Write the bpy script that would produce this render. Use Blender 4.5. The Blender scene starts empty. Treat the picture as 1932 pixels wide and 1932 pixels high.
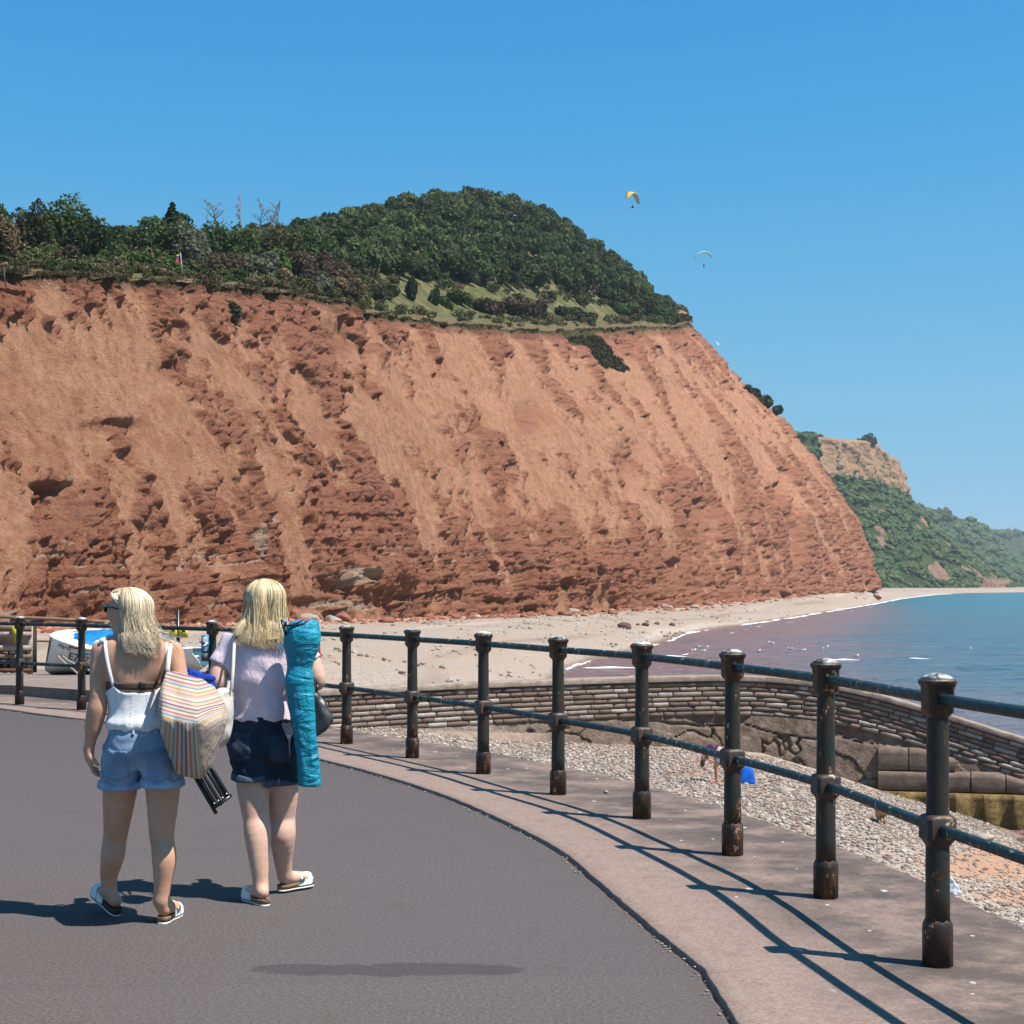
import bpy, bmesh, math, random
import numpy as np
from mathutils import Vector, Matrix

# ------------------------------------------------------------------ camera, sky, sun
scene = bpy.context.scene
COL = scene.collection
FPX, PW, HZ, CH = 3000.0, 1932.0, 1106.0, 1.63      # focal length / picture width in photo units, horizon row, eye height
cam_d = bpy.data.cameras.new('camera'); cam = bpy.data.objects.new('camera', cam_d); COL.objects.link(cam)
cam.location = (0, 0, CH); cam.rotation_euler = (math.pi/2, 0, 0)
cam_d.sensor_width = 36; cam_d.lens = 36*FPX/PW; cam_d.shift_y = (HZ-PW/2)/PW
cam_d.clip_start = 0.1; cam_d.clip_end = 40000
scene.camera = cam

SUN = Vector((0.64, -0.30, 1.25)).normalized()
SUN_EL = math.asin(SUN.z); SUN_ROT = math.atan2(SUN.x, SUN.y)
SKY_CURVE = (((0, .012), (.159, .052), (.231, .115), (.366, .205), (.552, .265), (1, .36)), ((0, 0), (.258, .325), (.361, .418), (.515, .505), (.66, .545), (1, .62)), ((0, 0), (.3, .54), (.434, .70), (.55, .735), (1, .80)))
world = bpy.data.worlds.new('World'); scene.world = world; world.use_nodes = True
wn = world.node_tree; wbg = wn.nodes['Background']
sky = wn.nodes.new('ShaderNodeTexSky'); sky.sky_type = 'NISHITA'; sky.sun_disc = False
sky.sun_elevation = SUN_EL; sky.sun_rotation = SUN_ROT
sky.air_density = 1.0; sky.dust_density = 0.15; sky.ozone_density = 1.6; sky.altitude = 0
# the photograph's sky is a deeper azure than the model's: one colour curve for the whole dome
sc0 = wn.nodes.new('ShaderNodeVectorMath'); sc0.operation = 'SCALE'; sc0.inputs['Scale'].default_value = .1
crv = wn.nodes.new('ShaderNodeRGBCurve'); sc1 = wn.nodes.new('ShaderNodeVectorMath'); sc1.operation = 'SCALE'; sc1.inputs['Scale'].default_value = 10
for k, pts in enumerate(SKY_CURVE):
    c = crv.mapping.curves[k]
    c.points[0].location = pts[0]; c.points[1].location = pts[-1]
    for q in pts[1:-1]: c.points.new(*q)
crv.mapping.update()
wn.links.new(sky.outputs[0], sc0.inputs[0]); wn.links.new(sc0.outputs[0], crv.inputs['Color']); wn.links.new(crv.outputs[0], sc1.inputs[0])
wn.links.new(sc1.outputs[0], wbg.inputs[0]); wbg.inputs[1].default_value = 0.065
sun_d = bpy.data.lights.new('sun', 'SUN'); sun_d.energy = 5.0; sun_d.angle = math.radians(0.53); sun_d.color = (1.0, 0.955, 0.89)
sun = bpy.data.objects.new('sun', sun_d); COL.objects.link(sun)
sun.rotation_euler = SUN.to_track_quat('Z', 'Y').to_euler()
vs = scene.view_settings
vs.view_transform = 'Standard'; vs.look = 'None'; vs.exposure = 0.66; vs.gamma = 1.0; vs.use_curve_mapping = False

# ------------------------------------------------------------------ helpers
rng = np.random.default_rng(7); random.seed(7)
R = math.radians

def P(px, py, Y):                       # a point seen at (px, py) that stands Y metres away
    return np.array([(px-PW/2)/FPX*Y, Y, CH-(py-HZ)/FPX*Y])
def G(px, py, h=0.0):                   # a point seen at (px, py) on level ground at height h
    Y = FPX*(CH-h)/(py-HZ); return np.array([(px-PW/2)/FPX*Y, Y, h])
def proj(p):
    p = np.asarray(p, float); Y = np.maximum(p[..., 1], 1e-3)
    return PW/2+FPX*p[..., 0]/Y, HZ-(p[..., 2]-CH)*FPX/Y

def _g(ix, iy, iz, fx, fy, fz, seed):
    h = (ix*374761393 + iy*668265263 + iz*1274126177 + seed*974634777) & 0xFFFFFFFF
    h = ((h ^ (h >> 13))*1274126177) & 0xFFFFFFFF
    h = h ^ (h >> 16)
    return (((h & 255)/127.5-1)*fx + (((h >> 8) & 255)/127.5-1)*fy + (((h >> 16) & 255)/127.5-1)*fz)
def noise(x, y, z=0.0, seed=0):
    x, y, z = np.broadcast_arrays(np.asarray(x, float), np.asarray(y, float), np.asarray(z, float))
    ix = np.floor(x).astype(np.int64); iy = np.floor(y).astype(np.int64); iz = np.floor(z).astype(np.int64)
    fx, fy, fz = x-ix, y-iy, z-iz
    u = fx*fx*fx*(fx*(fx*6-15)+10); v = fy*fy*fy*(fy*(fy*6-15)+10); w = fz*fz*fz*(fz*(fz*6-15)+10)
    o = 0
    for dx in (0, 1):
        a = u if dx else 1-u
        for dy in (0, 1):
            b = v if dy else 1-v
            for dz in (0, 1):
                c = w if dz else 1-w
                o = o + a*b*c*_g(ix+dx, iy+dy, iz+dz, fx-dx, fy-dy, fz-dz, seed)
    return o*1.1
def fbm(x, y, z=0.0, oct=4, seed=0, gain=.5, lac=2.03):
    s, a, t = 0, 1.0, 0
    for i in range(oct):
        s = s+a*noise(np.asarray(x)*lac**i, np.asarray(y)*lac**i, np.asarray(z)*lac**i, seed+i*17); t += a; a *= gain
    return s/t*1.5
def cells(x, y, seed=0):                # distances to the nearest two cell points and a random number of the nearest
    ix = np.floor(x).astype(np.int64); iy = np.floor(y).astype(np.int64)
    f1 = np.full(x.shape, 9.); f2 = np.full(x.shape, 9.); cid = np.zeros(x.shape)
    for dx in (-1, 0, 1):
        for dy in (-1, 0, 1):
            cx, cy = ix+dx, iy+dy
            h = (cx*374761393+cy*668265263+seed*974634777) & 0xFFFFFFFF
            h = ((h ^ (h >> 13))*1274126177) & 0xFFFFFFFF; h = h ^ (h >> 16)
            d = np.hypot(cx+(h & 255)/255-x, cy+((h >> 8) & 255)/255-y)
            n = d < f1
            f2 = np.where(n, f1, np.minimum(f2, d)); cid = np.where(n, ((h >> 16) & 255)/255, cid); f1 = np.where(n, d, f1)
    return f1, f2, cid
def sst(a, b, x):
    t = np.clip((x-a)/(b-a), 0, 1); return t*t*(3-2*t)
def crom(ts, vals, t):                  # Catmull-Rom through vals at parameters ts
    ts = np.asarray(ts, float); V = np.asarray(vals, float); t = np.asarray(t, float)
    m = np.gradient(V, ts, axis=0)
    i = np.clip(np.searchsorted(ts, t, side='right')-1, 0, len(ts)-2)
    h = (ts[i+1]-ts[i]); x = (t-ts[i])/h
    sh = (...,)+(None,)*(V.ndim-1)
    x = x[sh]; h = h[sh]
    return (2*x**3-3*x**2+1)*V[i]+(x**3-2*x**2+x)*h*m[i]+(-2*x**3+3*x**2)*V[i+1]+(x**3-x**2)*h*m[i+1]

def tag(o, label=None, cat=None, group=None, kind=None):
    if label: o['label'] = label
    if cat: o['category'] = cat
    if group: o['group'] = group
    if kind: o['kind'] = kind
    return o
def empty(name, loc=(0, 0, 0), rz=0.0, label=None, cat=None, group=None):
    o = bpy.data.objects.new(name, None); COL.objects.link(o); o.location = loc; o.rotation_euler = (0, 0, rz)
    o.empty_display_size = .1
    return tag(o, label, cat, group)
def mesh(name, V, F, mats, attrs=None, smooth=False, mi=None, F2=None):
    """mesh data from arrays: V (n,3); F (m,3|4) and optionally F2 of the other size"""
    me = bpy.data.meshes.new(name)
    V = np.asarray(V, np.float32).reshape(-1, 3)
    Fs = [np.asarray(f, np.int32) for f in (F, F2) if f is not None and len(f)]
    me.vertices.add(len(V)); me.vertices.foreach_set('co', V.ravel())
    idx = np.concatenate([f.ravel() for f in Fs]); tot = np.concatenate([np.full(len(f), f.shape[1], np.int32) for f in Fs])
    st = np.concatenate([[0], np.cumsum(tot)[:-1]]).astype(np.int32)
    me.loops.add(len(idx)); me.loops.foreach_set('vertex_index', idx)
    me.polygons.add(len(tot)); me.polygons.foreach_set('loop_start', st); me.polygons.foreach_set('loop_total', tot)
    if mi is not None: me.polygons.foreach_set('material_index', np.asarray(mi, np.int32))
    me.update(calc_edges=True)
    if smooth: me.polygons.foreach_set('use_smooth', np.ones(len(tot), bool))
    for k, a in (attrs or {}).items():
        at = me.attributes.new(k, 'FLOAT', 'POINT'); at.data.foreach_set('value', np.asarray(a, np.float32).ravel())
    for m in (mats if isinstance(mats, (list, tuple)) else [mats]): me.materials.append(m)
    me.validate()
    return me
def link(name, me, parent=None, loc=None):
    o = bpy.data.objects.new(name, me); COL.objects.link(o)
    if parent is not None: o.parent = parent
    if loc is not None: o.location = loc
    return o
def grid_faces(n, m, off=0, wrap=False):    # n rows of m points
    i, j = np.meshgrid(np.arange(n-1), np.arange(m if wrap else m-1), indexing='ij')
    a = i*m+j; b = i*m+(j+1) % m
    return (np.stack([a, b, b+m, a+m], -1).reshape(-1, 4)+off)
def copy_tree(o, parent=None):
    c = o.copy(); COL.objects.link(c)
    if parent is not None: c.parent = parent
    for ch in list(o.children): copy_tree(ch, c)
    return c

class MB:                                # collects shapes, builds ONE mesh object
    def __init__(s): s.v = []; s.q = []; s.t = []; s.n = 0
    def add(s, V, F):
        V = np.asarray(V, float).reshape(-1, 3); F = np.asarray(F, int)
        if len(F): (s.q if F.shape[1] == 4 else s.t).append(F+s.n)
        s.v.append(V); s.n += len(V); return s
    def box(s, c, size, rot=None, taper=1.0):
        x, y, z = [k/2 for k in size]
        V = np.array([[sx*x*(taper if sz > 0 else 1), sy*y*(taper if sz > 0 else 1), sz*z] for sz in (-1, 1) for sx, sy in ((-1, -1), (1, -1), (1, 1), (-1, 1))])
        if rot is not None: V = V @ np.array(rot).T
        return s.add(V+np.asarray(c), [[3, 2, 1, 0], [4, 5, 6, 7], [0, 1, 5, 4], [1, 2, 6, 5], [2, 3, 7, 6], [3, 0, 4, 7]])
    def tube(s, pts, rad, n=10, cap=True, flat=1.0):
        pts = np.asarray(pts, float); k = len(pts); rad = np.broadcast_to(np.asarray(rad, float), (k,))
        T = np.gradient(pts, axis=0); T /= np.linalg.norm(T, axis=1)[:, None]+1e-12
        up = np.array([0, 0, 1.]) if abs(T[0][2]) < .9 else np.array([0, 1., 0])
        rings = []
        a = np.cross(T[0], up)
        for i in range(k):
            a = a-T[i]*np.dot(a, T[i]); a /= np.linalg.norm(a)+1e-12
            b = np.cross(T[i], a); th = np.arange(n)/n*2*np.pi
            rings.append(pts[i]+rad[i]*(np.cos(th)[:, None]*a+flat*np.sin(th)[:, None]*b))
        V = np.concatenate(rings); off = s.n
        s.add(V, grid_faces(k, n, 0, True))
        if cap:
            for r, c in ((0, pts[0]), (k-1, pts[-1])):
                m = s.n; s.v.append(np.array([c])); s.n += 1
                j = np.arange(n); tri = np.stack([off+r*n+j, off+r*n+(j+1) % n, np.full(n, m)], -1)
                s.t.append(tri if r else tri[:, ::-1])
        return s
    def lathe(s, prof, n=20, c=(0, 0, 0), sq=None):   # prof: (r, z); sq gives rings a squarish outline
        th = (np.arange(n)+.5)/n*2*np.pi; rings = []
        for k, (r, z) in enumerate(prof):
            p = 0 if sq is None else sq[k]
            e = (np.abs(np.cos(th))**(2+p*10)+np.abs(np.sin(th))**(2+p*10))**(-1/(2+p*10))
            rings.append(np.stack([r*e*np.cos(th), r*e*np.sin(th), np.full(n, z)], -1))
        V = np.concatenate(rings)+np.asarray(c); k = len(prof); off = s.n
        s.add(V, grid_faces(k, n, 0, True))
        for r, fl in ((0, 1), (k-1, 0)):
            m = s.n; s.v.append(np.array([[c[0], c[1], c[2]+prof[r][1]]])); s.n += 1
            j = np.arange(n); tri = np.stack([off+r*n+j, off+r*n+(j+1) % n, np.full(n, m)], -1)
            s.t.append(tri[:, ::-1] if fl else tri)
        return s
    def build(s, name, mat, parent=None, smooth=True, loc=None, attrs=None):
        q = np.concatenate(s.q) if s.q else None; t = np.concatenate(s.t) if s.t else None
        F, F2 = (q, t) if q is not None else (t, None)
        me = mesh(name, np.concatenate(s.v), F, mat, attrs, smooth, None, F2)
        if smooth == 'auto':
            me.set_sharp_from_angle(angle=R(38))
        return link(name, me, parent, loc)

# ------------------------------------------------------------------ node helpers
ALB = .78
class M_:
    def __init__(s, name, rough=.8, spec=.3):
        s.m = bpy.data.materials.new(name); s.m.use_nodes = True; s.nt = s.m.node_tree
        s.b = s.nt.nodes['Principled BSDF']; s.b.inputs['Roughness'].default_value = rough
        s.b.inputs['Specular IOR Level'].default_value = spec
        s._pos = None
    def n(s, typ, **kw):
        x = s.nt.nodes.new('ShaderNode'+typ)
        for k, v in kw.items(): setattr(x, k, v)
        return x
    def put(s, sock, v):
        if isinstance(v, bpy.types.NodeSocket): s.nt.links.new(v, sock)
        elif v is not None:
            if sock.type == 'RGBA' and not hasattr(v, '__len__'): v = (v, v, v, 1)
            elif sock.type == 'RGBA' and len(v) == 3: v = (*v, 1)
            sock.default_value = v
    @property
    def pos(s):
        if s._pos is None: s._pos = s.n('NewGeometry').outputs['Position']
        return s._pos
    @property
    def obj(s): return s.n('TexCoord').outputs['Object']
    def mapv(s, scale=(1, 1, 1), loc=(0, 0, 0), rot=(0, 0, 0), co=None):
        x = s.n('Mapping'); s.put(x.inputs[0], co if co is not None else s.pos)
        x.inputs['Scale'].default_value = scale; x.inputs['Location'].default_value = loc; x.inputs['Rotation'].default_value = rot
        return x.outputs[0]
    def noise(s, scale=5, detail=4, rough=.5, co=None, dist=0.0):
        x = s.n('TexNoise'); s.put(x.inputs['Vector'], co if co is not None else s.pos)
        x.inputs['Scale'].default_value = scale; x.inputs['Detail'].default_value = detail; x.inputs['Roughness'].default_value = rough
        x.inputs['Distortion'].default_value = dist
        return x.outputs[0]
    def vor(s, scale=5, co=None, feature='F1', out=0, rnd=1.0):
        x = s.n('TexVoronoi', feature=feature); s.put(x.inputs['Vector'], co if co is not None else s.pos)
        x.inputs['Scale'].default_value = scale; x.inputs['Randomness'].default_value = rnd
        return x.outputs[out]
    def attr(s, name): return s.n('Attribute', attribute_name=name).outputs['Fac']
    def math(s, op, a, b=None, clamp=False):
        x = s.n('Math', operation=op, use_clamp=clamp); s.put(x.inputs[0], a)
        if b is not None: s.put(x.inputs[1], b)
        return x.outputs[0]
    def rng(s, v, a, b, c=0.0, d=1.0, smooth=True):
        x = s.n('MapRange', interpolation_type='SMOOTHSTEP' if smooth else 'LINEAR'); s.put(x.inputs[0], v)
        for i, k in enumerate((a, b, c, d)): x.inputs[1+i].default_value = k
        return x.outputs[0]
    def ramp(s, fac, stops, interp='LINEAR'):
        x = s.n('ValToRGB'); cr = x.color_ramp; cr.interpolation = interp
        while len(cr.elements) < len(stops): cr.elements.new(.5)
        for e, (p, c) in zip(cr.elements, stops): e.position = p; e.color = (*c, 1) if hasattr(c, '__len__') else (c, c, c, 1)
        s.put(x.inputs[0], fac); return x.outputs[0]
    def mix(s, fac, a, b, blend='MIX'):
        x = s.n('Mix', data_type='RGBA', blend_type=blend)
        s.put(x.inputs[0], fac); s.put(x.inputs[6], a); s.put(x.inputs[7], b); return x.outputs[2]
    def color(s, c):                      # real-world base colours: all but near-white surfaces a little darker
        w = s.n('RGBToBW'); s.put(w.inputs[0], c); k = s.rng(w.outputs[0], .42, .75, ALB, 1.0); x = s.n('VectorMath', operation='SCALE'); s.put(x.inputs[0], c); s.put(x.inputs['Scale'], k)
        s.put(s.b.inputs['Base Color'], x.outputs[0]); s.base = x.outputs[0]; return s
    def rough(s, c): s.put(s.b.inputs['Roughness'], c); return s
    def bump(s, h, strength=.5, dist=.01):
        x = s.n('Bump'); x.inputs['Strength'].default_value = strength; x.inputs['Distance'].default_value = dist
        s.put(x.inputs['Height'], h); s.put(s.b.inputs['Normal'], x.outputs[0]); return s
def plain(name, col, rough=.6, spec=.3, var=.12, scale=20, metal=0.0):
    m = M_(name, rough, spec); m.b.inputs['Metallic'].default_value = metal
    c = np.array(col)
    m.color(m.ramp(m.noise(scale, 4, .6), [(.3, tuple(c*(1-var))), (.7, tuple(np.minimum(c*(1+var), 1)))]))
    return m.m
# ------------------------------------------------------------------ promenade
def asphalt_mat():
    m = M_('asphalt', .85, .25)
    big = m.noise(.9, 4, .6); fine = m.noise(58, 5, .85); sp = m.noise(75, 2, .8)
    c = m.ramp(fine, [(.28, (.040, .033, .031)), (.5, (.112, .093, .089)), (.76, (.24, .205, .192))])
    c = m.mix(m.rng(big, .35, .75, 0, .4), c, (.112, .094, .090), 'MIX')
    c = m.mix(m.rng(m.noise(2.3, 5, .65), .55, .8, 0, .5), c, (.085, .070, .052))
    c = m.mix(m.rng(sp, .73, .79, 0, .7), c, (.36, .33, .31))
    # an old resurfaced strip and a damp-looking stain lying across the road
    st = m.mapv((1, 1, 1), (-G(735, 1830)[0]*1, -G(735, 1830)[1], 0))
    sx = m.n('SeparateXYZ'); m.put(sx.inputs[0], st)
    ex = m.math('POWER', m.math('ABSOLUTE', m.math('DIVIDE', sx.outputs[0], .60)), 4.0)
    ey = m.math('POWER', m.math('ABSOLUTE', m.math('DIVIDE', sx.outputs[1], .11)), 2.0)
    wob = m.math('MULTIPLY', m.math('SUBTRACT', m.noise(3.4, 5, .65), .5), 3.6)
    stain = m.rng(m.math('ADD', m.math('ADD', ex, ey), wob), .7, 1.2, .5, 0)
    c = m.mix(stain, c, (.036, .029, .029))
    m.color(c).bump(fine, .5, .006)
    return m.m
def pave_mat(name, dark=0.0):
    m = M_(name, .9, .2)
    fine = m.noise(62, 5, .85); mid = m.noise(7, 6, .65); big = m.noise(1.1, 4, .6)
    c = m.ramp(fine, [(.25, (.14, .094, .074)), (.5, (.305, .215, .172)), (.78, (.50, .38, .315))])
    c = m.mix(m.rng(mid, .46, .74, 0, .40), c, (.18, .12, .105))
    # old grime and lichen along the sea edge
    e = m.attr('edge')
    g = m.math('MULTIPLY', e, m.rng(m.noise(1.9, 6, .7), .3, .62))
    c = m.mix(m.math('MULTIPLY', g, .8), c, (.075, .06, .055))
    c = m.mix(m.math('MULTIPLY', e, m.rng(m.noise(2.6, 6, .7, m.mapv((1, 1, 1), (7, 3, 0))), .5, .68, 0, .65)), c, (.06, .058, .048))
    # bird droppings
    vc = m.n('TexVoronoi', voronoi_dimensions='2D'); m.put(vc.inputs['Vector'], m.mapv((1, .55, 1))); vc.inputs['Scale'].default_value = 2.6
    wob = m.math('MULTIPLY', m.noise(42, 4, .7), .10)
    d = m.math('ADD', m.math('MULTIPLY', vc.outputs['Distance'], m.rng(vc.outputs['Color'], 0, 1, .8, 3.2, False)), wob)
    spot = m.math('MULTIPLY', m.rng(d, .080, .110, .75, 0), m.rng(m.attr('edge'), .12, .4))
    c = m.mix(spot, c, (.62, .60, .56))
    m.color(c).bump(fine, .3, .004)
    return m.m
MAT_ASPHALT = asphalt_mat(); MAT_PAVE = pave_mat('pavement'); 
def conc_mat(name, a, b, sc=3.0):
    m = M_(name, .92, .15)
    n1 = m.noise(sc, 7, .68); n2 = m.noise(sc*12, 5, .7)
    c = m.ramp(n1, [(.25, tuple(np.array(a)*.55)), (.45, a), (.68, b)])
    c = m.mix(m.rng(n2, .3, .7, 0, .5), c, tuple(np.array(a)*.5))
    m.color(c).bump(m.math('ADD', n1, m.math('MULTIPLY', n2, .4)), .7, .06)
    return m.m
MAT_CONC = conc_mat('concrete_beige', (.34, .245, .19), (.46, .36, .29))
MAT_SLAB = conc_mat('slab_concrete', (.30, .225, .185), (.40, .31, .26), 1.5)

J_px = [(0, 1339), (78, 1350), (161, 1360), (270, 1375), (400, 1396), (500, 1414), (607, 1437), (682, 1456), (786, 1487), (861, 1514), (915, 1538), (1000, 1579), (1058, 1612), (1119, 1663), (1192, 1727), (1266, 1790), (1321, 1836), (1349, 1879), (1382, 1932), (1440, 2060), (1500, 2250)]
J = np.array([G(x, y, 0.0) for x, y in J_px])
J = np.concatenate([[[-26, 34, 0], [-12.5, 25.6, 0]], J, [[1.02, 2.5, 0], [1.0, 0, 0], [.8, -8, 0]]])
def resample(p, step=.06):
    p = np.asarray(p, float); d = np.concatenate([[0], np.cumsum(np.linalg.norm(np.diff(p, axis=0), axis=1))])
    keep = np.concatenate([[True], np.diff(d) > 1e-6]); p = p[keep]; d = d[keep]
    n = max(int(d[-1]/step), 2); return crom(d, p, np.linspace(0, d[-1], n))
Jr = resample(J, .05)
# asphalt: from the joint to far left
n = len(Jr); jit = fbm(np.arange(n)*.35, 0.3, 0, 3, 5)*.016
T = np.gradient(Jr, axis=0); T /= np.linalg.norm(T, axis=1)[:, None]; NR = np.stack([T[:, 1], -T[:, 0], 0*T[:, 0]], -1)   # points left or right
NR *= np.sign((NR @ np.array([.9, .5, 0])).sum())       # to the sea side
jo = Jr-NR*(.011+jit*.7)[:, None]
ow = jo.copy(); ow[:, 0] = -45; ow[:, 1] = np.linspace(40, -12, n)
o = link('road', mesh('road', np.concatenate([jo-[0, 0, .07], jo, ow]), grid_faces(3, n)[:, ::-1], MAT_ASPHALT)); tag(o, kind='structure')
# bottom of the joint
jb = np.concatenate([Jr-NR*.06-[0, 0, .065], Jr+NR*.06-[0, 0, .065]])
o = link('joint_gap', mesh('joint_gap', jb, grid_faces(2, n), plain('dark_gap', (.02, .017, .014), .95))); tag(o, kind='structure')
# pavement
E_px = [(560, 1362), (667, 1380), (792, 1398), (930, 1421), (1067, 1449), (1226, 1484), (1320, 1511), (1430, 1546), (1513, 1574), (1575, 1596), (1667, 1631), (1750, 1666), (1849, 1714), (1932, 1752), (2100, 1835), (2400, 2000)]
PZ = .022
E = np.array([G(x, y, PZ) for x, y in E_px])
E = np.concatenate([[[-26, 36.2, PZ], [-12.2, 27.4, PZ], [-6.3, 23.3, PZ], [-4.6, 21.6, PZ]], E, [[2.9, 2.5, PZ], [2.95, 0, PZ], [2.8, -8, PZ]]])
Er = resample(E, .06)
Ji = Jr+NR*(.011-jit*.6)[:, None]; Ji[:, 2] = PZ
tE = np.linspace(0, 1, len(Er)); k = 24
# pair joint and edge by nearest progress along Y-ish arclength
dj = np.linspace(0, 1, n)
EE = crom(tE, Er, dj)
rows = [Ji-[0, 0, PZ+.075], Ji-[0, 0, .006], Ji+NR*.006]
for t in np.linspace(0, 1, k)[1:]: rows.append((Ji+NR*.006)*(1-t)+EE*t)
ed = [np.zeros(n)]*3+[np.full(n, float(sst(.12, .62, t))) for t in np.linspace(0, 1, k)[1:]]
sk = EE.copy(); sk[:, 2] = -6; rows.append(EE+[0, 0, -.03]); ed.append(np.ones(n)); rows.append(sk); ed.append(np.ones(n))
rows = np.array(rows); rows[3:-2, :, 2] += fbm(rows[3:-2, :, 0]*1.3, rows[3:-2, :, 1]*1.3, 0, 3, 3)*.004
o = link('pavement', mesh('pavement', rows.reshape(-1, 3), grid_faces(len(rows), n)[:, ::-1], MAT_PAVE, {'edge': np.concatenate(ed)}))
tag(o, kind='structure')
# loose grit lying in the joint: uncountable
def ico(sub=0):
    bm = bmesh.new(); bmesh.ops.create_icosphere(bm, subdivisions=sub+1, radius=1)
    V = np.array([v.co for v in bm.verts]); F = np.array([[v.index for v in f.verts] for f in bm.faces]); bm.free(); return V, F
OCT = (np.array([[1, 0, 0], [0, 1, 0], [-1, 0, 0], [0, -1, 0], [0, 0, 1], [0, 0, -1.]]), np.array([[0, 1, 4], [1, 2, 4], [2, 3, 4], [3, 0, 4], [1, 0, 5], [2, 1, 5], [3, 2, 5], [0, 3, 5]]))
ICO0 = ico(0); ICO1 = ico(1); ICO2 = ico(2)
def scatter(pts, sizes, base=ICO0, flat=.6, rg=rng, tint=None):
    """many small stones as one mesh: pts (n,3), sizes (n,)"""
    V, F = base; n = len(pts); m = len(V)
    th = rg.random(n)*6.283; c, s = np.cos(th), np.sin(th)
    sc = np.stack([.7+.6*rg.random(n), .7+.6*rg.random(n), flat*(.7+.6*rg.random(n))], -1)*np.asarray(sizes)[:, None]
    W = V[None]*sc[:, None]*(1+.22*(rg.random((n, m, 1))-.5))
    X = W[..., 0]*c[:, None]-W[..., 1]*s[:, None]; Y = W[..., 0]*s[:, None]+W[..., 1]*c[:, None]
    W = np.stack([X, Y, W[..., 2]], -1)+np.asarray(pts)[:, None]
    FF = (F[None]+(np.arange(n)*m)[:, None, None]).reshape(-1, F.shape[1])
    t = rg.random(n) if tint is None else tint
    return W.reshape(-1, 3), FF, np.repeat(t, m)
def pebble_mat():
    m = M_('pebbles', .85, .25)
    c = m.ramp(m.attr('tint'), [(0, (.13, .088, .07)), (.2, (.27, .19, .145)), (.45, (.42, .33, .26)), (.65, (.24, .205, .185)), (.85, (.50, .43, .36)), (1, (.6, .56, .5))])
    c = m.mix(m.rng(m.noise(25, 4, .6), .4, .75, 0, .35), c, (.28, .2, .15))
    m.color(c); return m.m
MAT_PEB = pebble_mat()
idx = rng.integers(0, n, 1700); idx = idx[fbm(idx*.02, 1.7, 0, 3, 9) > -.25]
q = Jr[idx]-NR[idx]*(.024+.012*rng.standard_normal(len(idx)))[:, None]; q[:, 2] = .004
V, F, t = scatter(q, .003+.007*rng.random(len(q))**3, flat=.5)
tag(link('grit', mesh('grit', V, F, MAT_PEB, {'tint': .3+.7*t})), 'pale grit gathered along the dark joint beside the road', 'grit', kind='stuff')
# raised slab behind the rail, where the boats are drawn up
S = np.array([[-26, 36.8], [-12.3, 27.0], [-7.4, 23.55], [-5.95, 22.15], [-4.7, 21.0], [-3.9, 20.2], [-3.55, 22], [-4.0, 27], [-4.6, 33], [-5.5, 36.5], [-9, 41], [-26, 48]])
def slab_z(y): return .185-.040*np.maximum(np.asarray(y)-23.0, 0)
S = S[:, :2]
Sv = np.concatenate([np.c_[S, slab_z(S[:, 1])], np.c_[S, np.full(len(S), -4.5)]])
bm = bmesh.new(); top = [bm.verts.new(v) for v in Sv[:len(S)]]; bot = [bm.verts.new(v) for v in Sv[len(S):]]
bmesh.ops.triangulate(bm, faces=[bm.faces.new(top)])
for i in range(len(S)): bm.faces.new((top[i], bot[i], bot[(i+1) % len(S)], top[(i+1) % len(S)]))
bmesh.ops.recalc_face_normals(bm, faces=bm.faces); me = bpy.data.meshes.new('slipway_slab'); bm.to_mesh(me); bm.free(); me.materials.append(MAT_SLAB)
tag(link('slipway_slab', me), kind='structure')

# ------------------------------------------------------------------ shoreline, beach, sea
SEA = -6.8
sh_px = [(1064, 1265), (1120, 1246), (1185, 1231), (1245, 1215), (1300, 1195), (1400, 1180), (1500, 1165), (1590, 1150), (1650, 1140), (1700, 1130), (1760, 1122.5), (1830, 1119)]
SH = np.array([G(x, y, SEA)[:2] for x, y in sh_px])
SH = np.concatenate([[[1.6, 54], [2.2, 90], [3.4, 138]], SH, [[770, 2300], [1500, 3300], [4200, 5200]]])
# cliff foot, cliff top, land behind it and ridge, column by column, as real points
COLS = [  # foot            top              inland            ridge
 ((-170, 1192, 112), (-430, 505, 126), (-430, 478, 145), (-450, 470, 240)),
 ((60, 1187, 130), (-190, 508, 138), (-190, 486, 154), (-200, 474, 260)),
 ((330, 1181, 155), (85, 517, 161), (80, 499, 180), (80, 486, 300)),
 ((600, 1172, 190), (345, 534, 195), (340, 517, 216), (380, 496, 400)),
 ((850, 1166, 235), (638, 570, 247), (632, 556, 272), (640, 480, 570)),
 ((960, 1161, 262), (722, 597, 284), (735, 582, 330), (750, 442, 635)),
 ((1245, 1146, 340), (960, 622, 372), (965, 590, 430), (880, 412, 670)),
 ((1350, 1137, 410), (1080, 623, 442), (1085, 592, 505), (1005, 430, 710)),
 ((1450, 1128, 500), (1200, 618, 532), (1195, 592, 590), (1125, 510, 760)),
 ((1560, 1119, 610), (1262, 616, 645), (1255, 598, 690), (1208, 578, 800)),
 ((1648, 1111, 720), (1303, 620, 752), (1292, 603, 780), (1265, 600, 830)),
 ((1652, 1110, 830), (1360, 700, 880), (1340, 690, 920), (1330, 690, 980)),
 ((1640, 1109, 980), (1440, 800, 1040), (1430, 800, 1090), (1420, 800, 1150)),
]
CP = np.array([[P(q[0], q[1], q[2]*1.15) for q in c] for c in COLS]); CS = np.arange(len(COLS), dtype=float)
FOOT = CP[:, 0]
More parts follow.
